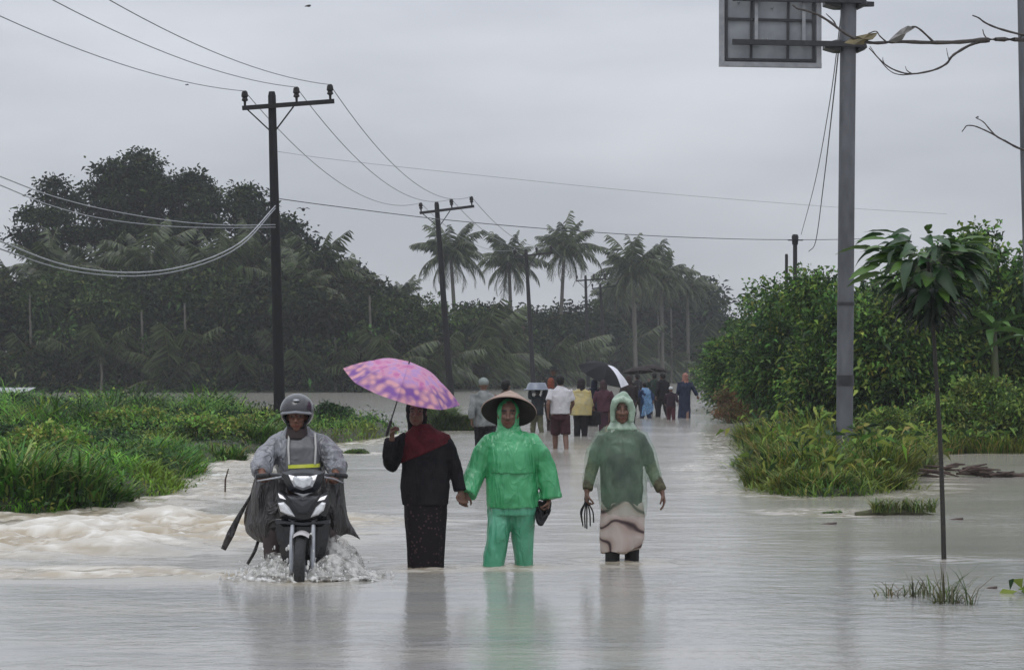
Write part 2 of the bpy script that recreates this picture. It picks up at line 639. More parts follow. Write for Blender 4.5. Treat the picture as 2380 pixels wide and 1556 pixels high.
def water_h(X, Yg):
    near = 1 - smoothstep(36, 60, Yg)
    r, w, e, e2 = water_masks(X, Yg)
    one = np.zeros(X.size)
    def nz(sx, sy, o, seed=0.0):
        return fbm(np.stack([X.ravel() * sx + seed, Yg.ravel() * sy + seed, one], 1), o).reshape(X.shape)
    behind = smoothstep(18.8, 20.4, Yg - 0.16 * X)
    calm = (0.0016 + 0.009 * behind * np.clip(0.35 + 1.8 * nz(0.22, 0.3, 2, 21.0), 0.1, 1.6)) * nz(1.0, 1.5, 4) + (0.0006 + 0.0022 * behind * np.clip(0.4 + 1.5 * nz(0.4, 0.4, 2, 7.0), 0, 1.5)) * nz(4, 6, 2, 3.1)
    turb = 0.30 * np.maximum(r, 0.36 * e) * (0.5 * nz(1.1, 1.8, 5, 9.0) + 0.5 * (0.4 - np.abs(nz(1.4, 2.3, 4, 4.4))))
    turb += 0.055 * np.maximum(r, 0.6 * e) * (0.35 - np.abs(nz(3.2, 5.0, 3, 14.0))) * 2
    turb += 0.07 * w * nz(2.5, 3.5, 3, 2.0) + 0.035 * e2 * nz(2.0, 3.0, 3, 6.0)
    cd = line_dist(CREST, X, Yg + 0.12 * nz(0.9, 0.9, 2, 8.0))
    crest = 0.030 * np.exp(-(cd / 0.10) ** 2) * (0.4 + 0.9 * np.clip(nz(1.1, 0.3, 2, 1.0) + 0.4, 0, 1))
    rings = np.zeros_like(X)
    for lx, ly, lr in LEGS:
        d = np.hypot(X - lx, (Yg - ly))
        rings += 0.013 * min(1.0, lr / 0.16) * np.cos((d - lr) * 26) * np.exp(-np.abs(d - lr) * 3.6) * (1 + 0.6 * nz(2.2, 2.2, 2, 12.0))
    far = (0.012 * nz(0.5, 0.6, 2, 5.0)) * smoothstep(30, 60, Yg) * (Yg < 200)
    return near * (calm + turb + crest + rings) + far

def water_col(X, Yg, Z):
    r, w, e, e2 = water_masks(X, Yg)
    one = np.zeros(X.size)
    n1 = fbm(np.stack([X.ravel() * 2.6, Yg.ravel() * 5.2, one], 1), 5, 0.62).reshape(X.shape)
    n2 = np.abs(fbm(np.stack([X.ravel() * 3.6 + 7, Yg.ravel() * 8.0, one], 1), 4, 0.6)).reshape(X.shape)
    act = np.clip(np.maximum.reduce([r * 1.0, w * 1.15, e * 0.75, e2 * 0.8]), 0, 1)
    for lx, ly, lr in LEGS:
        act = np.maximum(act, min(0.75, 5 * lr) * np.exp(-((np.hypot(X - lx, (Yg - ly) * 0.6) - lr) / 0.16) ** 2))
    foam = np.clip(act * (smoothstep(0.02, 0.5, n1) * 0.75 + smoothstep(0.10, 0.0, n2) * 0.55 + smoothstep(0.03, 0.10, Z) * 0.6), 0, 1)
    act = act * 0.85
    near_crest = np.exp(-(line_dist(CREST, X, Yg - 0.15) / 0.45) ** 2)
    mud = np.clip(0.2 + 0.5 * smoothstep(18.8, 21.0, Yg - 0.16 * X) + 0.5 * n1 + 0.8 * near_crest, 0, 1)
    return np.stack([foam.ravel(), mud.ravel(), act.ravel()], 1)

wx = spaced([(-320, -60, 20), (-60, -14, 2), (-14, -7.5, 0.2), (-7.5, 5.5, 0.055), (5.5, 14, 0.2), (14, 60, 2), (60, 320, 20)])
wy = spaced([(-30, 8, 4), (8, 13, 0.3), (13, 28, 0.055), (28, 48, 0.11), (48, 80, 0.35), (80, 260, 2.5), (260, 440, 10)])
wm, t, b = new_mat('flood_water')
a_ = t.nodes.new('ShaderNodeAttribute'); a_.attribute_name = 'Col'
sep = t.nodes.new('ShaderNodeSeparateColor')
t.links.new(a_.outputs['Color'], sep.inputs[0])
def mixc(fac, c1, c2):
    mx = t.nodes.new('ShaderNodeMix'); mx.data_type = 'RGBA'
    if fac is not None: t.links.new(fac, mx.inputs['Factor'])
    for k, c in ((6, c1), (7, c2)):
        if isinstance(c, tuple): mx.inputs[k].default_value = (*c, 1)
        else: t.links.new(c, mx.inputs[k])
    return mx.outputs[2]
mudc = mixc(sep.outputs[1], (0.285, 0.287, 0.282), (0.315, 0.292, 0.245))
tcw = t.nodes.new('ShaderNodeTexCoord')
mpw = t.nodes.new('ShaderNodeMapping'); mpw.inputs['Scale'].default_value = (0.22, 0.8, 1)
nzw = t.nodes.new('ShaderNodeTexNoise'); nzw.inputs['Scale'].default_value = 1.4; nzw.inputs['Detail'].default_value = 5; nzw.inputs['Distortion'].default_value = 0.6
t.links.new(tcw.outputs['Object'], mpw.inputs[0]); t.links.new(mpw.outputs[0], nzw.inputs['Vector'])
rpw = t.nodes.new('ShaderNodeMapRange'); rpw.inputs['From Min'].default_value = 0.38; rpw.inputs['From Max'].default_value = 0.66; rpw.inputs['To Max'].default_value = 0.7
t.links.new(nzw.outputs['Fac'], rpw.inputs['Value'])
mudc = mixc(rpw.outputs[0], mudc, (0.365, 0.35, 0.31))
mudc = mixc(sep.outputs[2], mudc, (0.33, 0.265, 0.17))
fo = mixc(sep.outputs[0], mudc, (0.66, 0.64, 0.59))
t.links.new(fo, b.inputs['Base Color'])
rm = t.nodes.new('ShaderNodeMapRange')
rm.inputs['To Min'].default_value = 0.13
rm.inputs['To Max'].default_value = 0.65
t.links.new(sep.outputs[0], rm.inputs['Value'])
t.links.new(rm.outputs[0], b.inputs['Roughness'])
b.inputs['IOR'].default_value = 1.33
tc = t.nodes.new('ShaderNodeTexCoord')
mp = t.nodes.new('ShaderNodeMapping'); mp.inputs['Scale'].default_value = (1.0, 1.35, 1.0)
n1 = t.nodes.new('ShaderNodeTexNoise'); n1.inputs['Scale'].default_value = 3.2; n1.inputs['Detail'].default_value = 4; n1.inputs['Roughness'].default_value = 0.55
t.links.new(tc.outputs['Object'], mp.inputs[0]); t.links.new(mp.outputs[0], n1.inputs['Vector'])
vr = t.nodes.new('ShaderNodeTexVoronoi'); vr.inputs['Scale'].default_value = 9.0; vr.feature = 'F1'
t.links.new(mp.outputs[0], vr.inputs['Vector'])
ws = t.nodes.new('ShaderNodeMath'); ws.operation = 'SINE'
wm1 = t.nodes.new('ShaderNodeMath'); wm1.operation = 'MULTIPLY'; wm1.inputs[1].default_value = 30.0
t.links.new(vr.outputs['Distance'], wm1.inputs[0]); t.links.new(wm1.outputs[0], ws.inputs[0])
wadd = t.nodes.new('ShaderNodeMath'); wadd.operation = 'MULTIPLY_ADD'; wadd.inputs[1].default_value = 0.02
t.links.new(ws.outputs[0], wadd.inputs[0]); t.links.new(n1.outputs['Fac'], wadd.inputs[2])
bp = t.nodes.new('ShaderNodeBump'); bp.inputs['Strength'].default_value = 0.6; bp.inputs['Distance'].default_value = 0.014
pm = t.nodes.new('ShaderNodeMapping'); pm.inputs['Scale'].default_value = (0.35, 0.3, 1)
pn = t.nodes.new('ShaderNodeTexNoise'); pn.inputs['Scale'].default_value = 1.1; pn.inputs['Detail'].default_value = 3
t.links.new(tc.outputs['Object'], pm.inputs[0]); t.links.new(pm.outputs[0], pn.inputs['Vector'])
pr_ = t.nodes.new('ShaderNodeMapRange'); pr_.inputs['From Min'].default_value = 0.35; pr_.inputs['From Max'].default_value = 0.65; pr_.inputs['To Min'].default_value = 0.35; pr_.inputs['To Max'].default_value = 1.5
t.links.new(pn.outputs['Fac'], pr_.inputs['Value'])
wmul = t.nodes.new('ShaderNodeMath'); wmul.operation = 'MULTIPLY'
t.links.new(wadd.outputs[0], wmul.inputs[0]); t.links.new(pr_.outputs[0], wmul.inputs[1])
t.links.new(wmul.outputs[0], bp.inputs['Height']); t.links.new(bp.outputs[0], b.inputs['Normal'])
water = link('flood_water', grid_mesh('flood_water', wx, wy, water_h, water_col), wm)
water['kind'] = 'structure'

# ================================================================ vegetation builders
def unit(v):
    return v / np.maximum(np.linalg.norm(v, axis=1, keepdims=True), 1e-9)

def leaves(C, D, L, W, colr, droop=0.25):
    """Folded leaf blades: base, two sides, tip."""
    n = len(C)
    D = unit(D)
    rnd = unit(rng.normal(size=(n, 3)) + np.array([0, 0, 0.9]))
    S = unit(np.cross(D, rnd))
    L = np.broadcast_to(L, (n,))[:, None]
    W = np.broadcast_to(W, (n,))[:, None]
    up = np.cross(S, D)
    mid = C + D * L * 0.45
    tip = C + D * L - np.array([0, 0, 1.0]) * L * droop
    v = np.stack([C, mid + S * W * 0.5 + up * W * 0.18, tip, mid - S * W * 0.5 + up * W * 0.18], 1).reshape(-1, 3)
    i = np.arange(n)[:, None] * 4
    f = np.concatenate([i + np.array([[0, 1, 2]]), i + np.array([[0, 2, 3]])])
    return v, f, np.repeat(colr, 4, axis=0)

def blades(B, H, W, ang, bend, droop, colr):
    """Curved grass blades with four stations."""
    n = len(B)
    d = np.stack([np.cos(ang), np.sin(ang), np.zeros(n)], 1)
    s = np.stack([-np.sin(ang), np.cos(ang), np.zeros(n)], 1)
    H = H[:, None]; W = np.broadcast_to(W, (n,))[:, None]; bend = np.broadcast_to(bend, (n,))[:, None]; droop = np.broadcast_to(droop, (n,))[:, None]
    rows = []
    for tt, wk in ((0, 0.7), (0.4, 1.0), (0.75, 0.7)):
        p = B + d * H * bend * tt ** 2 + np.array([0, 0, 1.0]) * H * (tt - droop * tt ** 2.4)
        rows += [p - s * W * wk / 2, p + s * W * wk / 2]
    rows.append(B + d * H * bend * 1.0 + np.array([0, 0, 1.0]) * H * (1 - droop))
    v = np.stack(rows, 1).reshape(-1, 3)
    i = np.arange(n)[:, None] * 7
    q = np.concatenate([i + np.array([[0, 1, 3, 2]]), i + np.array([[2, 3, 5, 4]])])
    tr = i + np.array([[4, 5, 6]])
    return v, q, tr, np.repeat(colr, 7, axis=0)

def palette(n, cols, weights=None, var=0.25):
    cols = np.array(cols, dtype=float)
    k = rng.choice(len(cols), size=n, p=weights)
    c = cols[k] * (1 + var * rng.normal(size=(n, 1)))
    c = c * (1 + 0.08 * rng.normal(size=(n, 3)))
    return np.clip(c, 0.004, 0.6)

LEAF = leaf_mat('leaf_near', gain=1.55, sat=1.0)
LEAF_FAR = leaf_mat('leaf_far', rough=0.7, trans=0.2, spec=0.1)
GRASS = leaf_mat('grass_blade', rough=0.5, trans=0.3, gain=1.4)
BARK = mat('tree_bark', (0.06, 0.05, 0.04), (0.03, 0.027, 0.022), rough=0.85, scale=9, bump=0.5, stretch=(1, 1, 0.2))
PALE_BARK = mat('pale_palm_bark', (0.13, 0.12, 0.10), (0.07, 0.065, 0.055), rough=0.85, scale=6, bump=0.5, stretch=(1, 1, 6))

GREEN_MID = [(0.035, 0.075, 0.018), (0.065, 0.125, 0.025), (0.018, 0.04, 0.014), (0.11, 0.16, 0.03), (0.15, 0.18, 0.035)]
GREEN_DARK = [(0.018, 0.040, 0.016), (0.028, 0.058, 0.02), (0.012, 0.026, 0.012), (0.045, 0.075, 0.025)]

def crown_points(blobs, n, fill=0.55):
    """Points spread over a set of ellipsoid blobs (x, y, z, rx, ry, rz), denser near their skins."""
    B = np.array(blobs, dtype=float)
    wgt = (B[:, 3] * B[:, 5] + B[:, 4] * B[:, 3])
    k = rng.choice(len(B), size=n, p=wgt / wgt.sum())
    d = unit(rng.normal(size=(n, 3)))
    rad = np.where(rng.random(n) < fill, 0.8 + 0.25 * rng.random(n), rng.random(n) ** 0.5)
    lump = 1 + 0.28 * fbm(d * 2.2 + k[:, None] * 3.7, 2)
    P = B[k, :3] + d * B[k, 3:6] * (rad * lump)[:, None]
    return P, d

def crown_mesh(name, blobs, n, L, W, cols, weights=None, droop=0.25, clump=8, spread=None):
    """Leaf crown: twig clumps of a few leaves each."""
    m = max(1, n // clump)
    P, d = crown_points(blobs, m)
    P = np.repeat(P, clump, axis=0)
    d = np.repeat(d, clump, axis=0)
    sp = spread if spread is not None else L * 1.1
    P = P + rng.normal(size=P.shape) * sp * np.array([1, 1, 0.6])
    D = d * 0.7 + rng.normal(size=P.shape) * 0.6 + np.array([0, 0, 0.1])
    patch = np.clip(1 + 1.1 * fbm(P[::clump] * (1.1 / max(0.25, L * 3)) + 3.3, 2), 0.35, 2.0)[:, None]
    cl = np.repeat(palette(m, cols, weights, 0.22) * patch, clump, axis=0) * (1 + 0.15 * rng.normal(size=(m * clump, 1)))
    v, f, c = leaves(P, D, L * (0.5 + 1.5 * rng.random(len(P)) ** 2.2), W * (0.7 + 0.6 * rng.random(len(P))), np.clip(cl, 0.004, 0.6), droop)
    return np_mesh(name, v, [f], c)

def limb_mesh(name, lines, n=7):
    g = G()
    for pts, r0, r1 in lines:
        P = smooth_path(pts, 4)
        g.tube(P, [r0 + (r1 - r0) * i / (len(P) - 1) for i in range(len(P))], n=n)
    return g.build(name)

def copy_thing(root, loc, rz=0.0, sc=1.0, label=None):
    r = root.copy()
    col.objects.link(r)
    r.location = loc
    r.rotation_euler = (0, 0, rz)
    r.scale = (sc, sc, sc) if not isinstance(sc, tuple) else sc
    if label:
        r['label'] = label
    for ch in root.children:
        c = ch.copy()
        col.objects.link(c)
        c.parent = r
        for g2 in ch.children:
            d = g2.copy()
            col.objects.link(d)
            d.parent = c
    return r

# ---------------------------------------------------------------- left bank grass (uncountable)
def sample_poly(poly, n, ymax=None, xlim=None, bias=1.0):
    P = np.array(poly)
    x0, x1 = (P[:, 0].min(), P[:, 0].max()) if xlim is None else xlim
    y0, y1 = P[:, 1].min(), (P[:, 1].max() if ymax is None else ymax)
    out = np.empty((0, 2))
    while len(out) < n:
        u = rng.random((n * 3, 2))
        X = x0 + (x1 - x0) * u[:, 0]
        Yv = y0 + (y1 - y0) * u[:, 1] ** bias
        ok = (poly_dist(poly, X, Yv) > -0.12) & (X > -0.225 * Yv - 1.0) & (X < 0.225 * Yv + 1.0)
        out = np.concatenate([out, np.stack([X, Yv], 1)[ok]])
    return out[:n]

def grass_mesh(name, XY, hfun, cols, wts, wid=(0.010, 0.032), bendr=(0.3, 1.3), wind=math.pi * 0.9):
    n = len(XY)
    z = ground_h(XY[:, 0], XY[:, 1])
    B = np.stack([XY[:, 0], XY[:, 1], z - 0.04], 1)
    H = hfun(XY) * (0.6 + 0.7 * rng.random(n))
    nf = fbm(np.stack([XY[:, 0] * 0.5, XY[:, 1] * 0.35, np.zeros(n)], 1), 3)
    c = palette(n, cols, wts, 0.2)
    c = c * np.clip(1 + 1.8 * nf[:, None], 0.25, 2.3) * np.array([1, 1, 1])
    yel = smoothstep(0.1, 0.55, fbm(np.stack([XY[:, 0] * 0.9 + 31, XY[:, 1] * 0.5, np.zeros(n)], 1), 2))[:, None]
    c = c * (1 - yel * 0.5) + np.array([0.15, 0.17, 0.035]) * yel * 0.5
    ang = wind + rng.normal(size=n) * 2.0
    v, q, tr, cc = blades(B, H, wid[0] + (wid[1] - wid[0]) * rng.random(n), ang, bendr[0] + (bendr[1] - bendr[0]) * rng.random(n), 0.25 + 0.4 * rng.random(n), np.clip(c, 0.006, 0.5))
    return np_mesh(name, v, [q, tr], cc)

def left_h(XY):
    base = 0.26 + 0.42 * smoothstep(-6.3, -8.5, XY[:, 0]) * smoothstep(40, 55, XY[:, 1])
    base = base + 0.14 * smoothstep(34, 28, XY[:, 1])
    cl = fbm(np.stack([XY[:, 0] * 1.1, XY[:, 1] * 0.6, np.zeros(len(XY))], 1), 3)
    return base * np.clip(1 + 1.7 * cl, 0.3, 2.4)
XY = np.concatenate([sample_poly(LEFT_BANK, 52000, xlim=(-17, -2), bias=1.5), sample_poly(LEFT_BANK[:14] + [(-8, 45.5)], 18000, xlim=(-9, -4), ymax=40, bias=1.2)])
lg = link('bank_grass', grass_mesh('bank_grass', XY, left_h,
          [(0.055, 0.13, 0.022), (0.03, 0.075, 0.02), (0.09, 0.18, 0.03), (0.016, 0.035, 0.013), (0.16, 0.17, 0.05)], [0.34, 0.25, 0.22, 0.14, 0.05]), GRASS)
XYr = sample_poly([(3.05, 33), (3.1, 31.3), (3.7, 30.1), (4.7, 30.4), (5.7, 32.3), (6.4, 35.5), (7.0, 42), (7.6, 44.6), (10, 45.1), (14, 45.3), (14, 58), (5.4, 60), (4.2, 46), (3.55, 39.5)], 22000, bias=1.3)
vg = link('verge_grass', grass_mesh('verge_grass', XYr, lambda q: 0.24 * (1 + 0.9 * fbm(np.stack([q[:, 0] * 1.1, q[:, 1] * 0.8, np.zeros(len(q))], 1), 2)),
          [(0.06, 0.10, 0.025), (0.04, 0.075, 0.02), (0.10, 0.14, 0.03), (0.15, 0.14, 0.05), (0.025, 0.05, 0.016)], [0.3, 0.27, 0.2, 0.1, 0.13], bendr=(0.5, 1.5)), GRASS)
vg['kind'] = 'stuff'
vg['label'] = 'green grass covering the right verge round the sign pole'
vg['category'] = 'grass'
lg['kind'] = 'stuff'
lg['label'] = 'lush tangled green grass covering the left bank beside the flooded road'
lg['category'] = 'grass'

# broad weeds growing through the grass
XYw = sample_poly(LEFT_BANK, 4200, xlim=(-17, -2.5), bias=1.4)
XYw = XYw[fbm(np.stack([XYw[:, 0] * 0.7 + 9, XYw[:, 1] * 0.45, np.zeros(len(XYw))], 1), 2) > 0.0]
nW = len(XYw) * 7
Cw = np.repeat(np.stack([XYw[:, 0], XYw[:, 1], ground_h(XYw[:, 0], XYw[:, 1]) + left_h(XYw) * 0.6], 1), 7, axis=0) + rng.normal(size=(nW, 3)) * np.array([0.12, 0.12, 0.10])
v, f, c = leaves(Cw, rng.normal(size=(nW, 3)) + np.array([0, -0.2, 0.25]), 0.05 + 0.09 * rng.random(nW) ** 1.5, 0.022 + 0.04 * rng.random(nW) ** 1.5,
                 np.repeat(palette(len(XYw), GREEN_MID, [0.34, 0.2, 0.3, 0.1, 0.06]) * np.clip(1 + 1.6 * fbm(np.stack([XYw[:, 0] * 0.9, XYw[:, 1] * 0.4, np.zeros(len(XYw))], 1), 2), 0.3, 2)[:, None], 7, axis=0), 0.3)
wd = link('bank_weeds', np_mesh('bank_weeds', v, [f], c), LEAF)
wd['kind'] = 'stuff'
wd['label'] = 'broad leaved weeds scattered through the grass of the left bank'
wd['category'] = 'weeds'

# grass on the small islands
for (ix, iy, ir, iz), lab in zip(ISLANDS[:4], ('low grassy islet in front of the second utility pole', 'grass fringe behind the islet near the second utility pole',
                                              'round mossy tuft in the water right of the motorcyclist', 'flattened green tuft in the water in front of the sign pole grass')):
    n = 2600 if ir > 0.5 else 1700
    a = rng.random(n) * 2 * math.pi
    rr = ir * 1.15 * np.sqrt(rng.random(n))
    XYi = np.stack([ix + rr * np.cos(a) * 1.25, iy + rr * np.sin(a)], 1)
    hh = {0: 0.34, 1: 0.3, 2: 0.16, 3: 0.17}[ISLANDS.index((ix, iy, ir, iz))]
    o = link('grass_tuft', grass_mesh('grass_tuft', XYi, lambda q: hh * np.clip(0.9 + 1.8 * fbm(np.stack([q[:, 0] * 2.3, q[:, 1] * 1.3, np.zeros(len(q))], 1), 2), 0.3, 2.0), [(0.05, 0.09, 0.02), (0.03, 0.06, 0.02), (0.09, 0.13, 0.03)], [0.4, 0.3, 0.3], bendr=(0.6, 1.6)), GRASS)
    tag(o, lab, 'grass tuft', 'grass tufts in the flood')

# ---------------------------------------------------------------- bushes
def make_bush(name, w, dpt, h, n, L, W, cols, wts=None, lobes=9, droop=0.3):
    blobs = []
    for i in range(lobes):
        a = random.uniform(0, 2 * math.pi)
        r = random.uniform(0.15, 0.62)
        zc = random.uniform(0.22, 0.80) * h
        sc = random.uniform(0.24, 0.42) * (1.1 - 0.35 * zc / h)
        blobs.append((math.cos(a) * r * w / 2, math.sin(a) * r * dpt / 2, zc, sc * w * 0.62, sc * dpt * 0.62, sc * h * 0.45))
    blobs.append((0, 0, h * 0.35, w * 0.42, dpt * 0.42, h * 0.34))
    crown = crown_mesh(name + '_crown', blobs, n, L, W, cols, wts, droop)
    lines = []
    for i in range(6):
        a = i * 1.05 + random.random()
        e = Vector((math.cos(a) * w * 0.3, math.sin(a) * dpt * 0.3, h * random.uniform(0.55, 0.85)))
        lines.append(([Vector((math.cos(a) * 0.08, math.sin(a) * 0.08, -0.2)), e * 0.45 + Vector((0, 0, h * 0.08)), e], 0.035 * h ** 0.5, 0.008))
    stem = limb_mesh(name + '_stem', lines)
    root = empty(name)
    link('crown', crown, LEAF, root)
    link('stem', stem, BARK, root)
    return root

def put_bush(proto, px, Y, w_sc, h_sc, label, cat, group, rz=0.0, first=False, name=None):
    p = at(px, HY, Y)
    z = max(gz(p.x, p.y), 0.0) - 0.05
    o = proto if first else copy_thing(proto, (0, 0, 0))
    o.location = (p.x, Y, z)
    o.rotation_euler = (0, 0, rz)
    o.scale = (w_sc, w_sc, h_sc * (1.1 if cat == 'shrub' else 1.0))
    tag(o, label, cat, group)
    if name:
        o.name = name
    return o

GRP = 'shrubs along the right roadside'
bA = make_bush('roadside_shrub', 3.4, 2.6, 4.0, 21000, 0.105, 0.058, GREEN_MID, [0.34, 0.24, 0.28, 0.10, 0.04], lobes=14)
bB = make_bush('roadside_shrub', 3.2, 2.6, 4.0, 20000, 0.13, 0.07, GREEN_MID, [0.3, 0.3, 0.2, 0.14, 0.06], lobes=12)
put_bush(bA, 1860, 61, 1.15, 1.06, 'tall rounded dark green shrub just left of the sign pole', 'shrub', GRP, 0.4, True)
put_bush(bA, 1745, 71, 1.2, 0.80, 'dense green shrub at the road edge behind the reddish bush', 'shrub', GRP, 2.1)
put_bush(bA, 1700, 98, 1.3, 0.72, 'farthest green shrub beside the end of the flooded road', 'shrub', GRP, 4.0)
put_bush(bB, 1960, 54, 1.0, 0.93, 'leafy yellow green shrub directly behind the sign pole', 'shrub', GRP, 0.7, True)
put_bush(bB, 2090, 52, 1.05, 1.0, 'leafy green shrub behind the young tree trunk', 'shrub', GRP, 3.3)
put_bush(bA, 2215, 56, 1.2, 1.13, 'dark tall shrub right of the young tree crown', 'shrub', GRP, 5.2)
put_bush(bB, 2330, 54, 1.2, 1.17, 'big yellow green shrub at the right picture edge', 'shrub', GRP, 1.2)
put_bush(bA, 2440, 60, 1.3, 1.2, 'tall shrub cut by the right picture edge behind the banana plants', 'shrub', GRP, 2.7)
put_bush(bA, 1800, 84, 1.2, 1.13, 'tall shrub in the second row behind the road edge shrubs', 'shrub', GRP, 5.9)
put_bush(bB, 2000, 72, 1.2, 1.08, 'shrub in the second row behind the sign pole', 'shrub', GRP, 4.4)
bL = make_bush('low_bush', 2.6, 2.0, 1.25, 9000, 0.09, 0.05, [(0.10, 0.155, 0.03), (0.06, 0.11, 0.022), (0.15, 0.18, 0.04), (0.03, 0.06, 0.018)], [0.35, 0.3, 0.2, 0.15], lobes=11)
put_bush(bL, 2310, 47.5, 1.05, 1.25, 'low rounded yellow green bush at the right water edge', 'bush', GRP, 0.0, True)
put_bush(bL, 2190, 47.0, 0.95, 0.95, 'low green bush at the water edge behind the young tree', 'bush', GRP, 2.0)
put_bush(bL, 2420, 47.0, 1.1, 1.35, 'low bush cut by the right picture edge', 'bush', GRP, 4.0)
put_bush(bL, 2080, 44.0, 0.7, 0.8, 'small leafy bush just right of the sign pole foot', 'bush', GRP, 1.0)
bR = make_bush('reddish_bush', 1.5, 1.4, 1.15, 7000, 0.07, 0.035, [(0.11, 0.06, 0.03), (0.075, 0.05, 0.022), (0.06, 0.075, 0.022), (0.14, 0.075, 0.04)], [0.35, 0.25, 0.25, 0.15], lobes=9)
put_bush(bR, 1712, 69.5, 1.0, 1.0, 'reddish brown bush at the right edge of the road', 'bush', GRP, 0.0, True)
bD = make_bush('dark_bush', 1.9, 1.5, 0.85, 8000, 0.11, 0.06, GREEN_DARK, None, lobes=9)
put_bush(bD, 95, 58, 1.0, 1.0, 'dark green bush on the left bank below the tin roof', 'bush', 'bushes on the left bank', 0.0, True)
put_bush(bD, 170, 56, 0.8, 0.8, 'smaller dark bush beside the bush under the tin roof', 'bush', 'bushes on the left bank', 2.2)
put_bush(bD, 400, 54, 0.7, 0.7, 'dark low bush in the middle of the left grass bank', 'bush', 'bushes on the left bank', 4.0)
put_bush(bD, 20, 42, 0.8, 0.62, 'dark leafy mound in the left bank near the picture edge', 'bush', 'bushes on the left bank', 3.0)
put_bush(bD, 250, 40, 0.75, 0.5, 'dark leafy mound in front of the middle bank bush', 'bush', 'bushes on the left bank', 5.0)
put_bush(bD, 330, 33, 0.5, 0.42, 'dark leafy mound nearest the water on the left bank', 'bush', 'bushes on the left bank', 1.7)
put_bush(bD, 560, 57, 0.7, 0.6, 'dark leafy mound left of the tall pole foot', 'bush', 'bushes on the left bank', 0.6)
bY = make_bush('vine_mound', 1.8, 1.5, 0.6, 6500, 0.10, 0.06, [(0.09, 0.17, 0.03), (0.13, 0.18, 0.035), (0.06, 0.12, 0.025), (0.17, 0.17, 0.05)], None, lobes=9)
put_bush(bY, 480, 47, 0.9, 0.8, 'pale green vine mound on the left bank by the water', 'bush', 'bushes on the left bank', 0.0, True)
put_bush(bY, 110, 36, 0.8, 0.9, 'pale green vine mound in the left foreground grass', 'bush', 'bushes on the left bank', 2.0)
put_bush(bY, 300, 50, 1.0, 0.9, 'pale green vine mound in the middle of the left bank', 'bush', 'bushes on the left bank', 4.0)
put_bush(bY, 620, 52, 0.8, 0.7, 'pale green vine mound behind the motorcyclist', 'bush', 'bushes on the left bank', 1.0)
put_bush(bD, 780, 60, 0.55, 0.75, 'brownish dark bush on the bank right of the helmet', 'bush', 'bushes on the left bank', 1.0)

# ---------------------------------------------------------------- reeds and tall grass at the foot of the sign pole
def reed_clump(name, n, rx, ry, h, cols, wts=None, wid=(0.015, 0.034), broad=0):
    a = rng.random(n) * 2 * math.pi
    r = np.sqrt(rng.random(n))
    B = np.stack([r * np.cos(a) * rx, r * np.sin(a) * ry, np.full(n, -0.06)], 1)
    H = h * (0.35 + 0.85 * rng.random(n) ** 1.3) * (1.1 - 0.4 * r)
    ang = np.arctan2(B[:, 1], B[:, 0]) + rng.normal(size=n) * 0.9
    v, q, tr, c = blades(B, H, wid[0] + (wid[1] - wid[0]) * rng.random(n), ang, 0.2 + 0.9 * rng.random(n), 0.1 + 0.5 * rng.random(n), palette(n, cols, wts))
    o = link(name, np_mesh(name, v, [q, tr], c), GRASS)
    if broad:
        P = np.stack([rng.normal(size=broad) * rx * 0.55, rng.normal(size=broad) * ry * 0.55, h * (0.2 + 0.6 * rng.random(broad))], 1)
        v, f, c = leaves(P, rng.normal(size=(broad, 3)) + np.array([0, -0.3, 0.2]), 0.14 + 0.16 * rng.random(broad), 0.04 + 0.05 * rng.random(broad), palette(broad, GREEN_MID[1:], None), 0.35)
        link('broad_leaves', np_mesh('broad_leaves', v, [f], c), LEAF, o)
    return o
REEDC = [(0.08, 0.125, 0.03), (0.05, 0.09, 0.022), (0.20, 0.20, 0.06), (0.14, 0.17, 0.035), (0.22, 0.16, 0.07), (0.018, 0.034, 0.012)]
RW = [0.25, 0.20, 0.18, 0.20, 0.07, 0.10]
for px, Y, rx, h, n, br, lab in (
        (1960, 36.0, 0.75, 0.62, 1500, 260, 'tall mixed weeds wrapped round the foot of the sign pole'),
        (1885, 33.5, 0.62, 0.58, 1300, 120, 'tall yellowing grass clump left of the sign pole foot'),
        (1800, 33.0, 0.42, 0.36, 800, 40, 'leaning pale grass clump at the road edge left of the sign pole'),
        (1820, 38.5, 0.60, 0.62, 1000, 120, 'rust tinged weeds behind the leaning pale grass'),
        (2030, 34.5, 0.62, 0.55, 1300, 220, 'green leafy weeds right of the sign pole foot'),
        (2085, 38.0, 0.60, 0.58, 1000, 200, 'bluish green arching weeds behind the driftwood'),
        (1905, 43.0, 0.80, 0.75, 1000, 200, 'weeds behind the sign pole under the shrubs'),
        (2010, 32.4, 0.55, 0.34, 1000, 60, 'low grass fringe nearest the water below the sign pole'),
        (1890, 31.4, 0.50, 0.34, 1000, 40, 'low grass fringe at the front left of the sign pole island'),
        (2150, 45.5, 0.7, 0.45, 800, 120, 'reedy fringe at the water line behind the young tree'),
        (2300, 46.0, 0.8, 0.4, 800, 120, 'reedy fringe under the low yellow green bush'),
        (1770, 50.0, 0.55, 0.55, 700, 100, 'weeds beside the reddish bush at the road edge')):
    o = reed_clump('weed_clump', int(n * 1.5), rx, rx * 0.8, h * 1.4, REEDC, RW, wid=(0.007, 0.022), broad=int(br * 0.55))
    p = at(px, HY, Y)
    o.location = (p.x, Y, max(gz(p.x, Y), 0.0))
    tag(o, lab, 'weeds', 'weeds on the right verge')

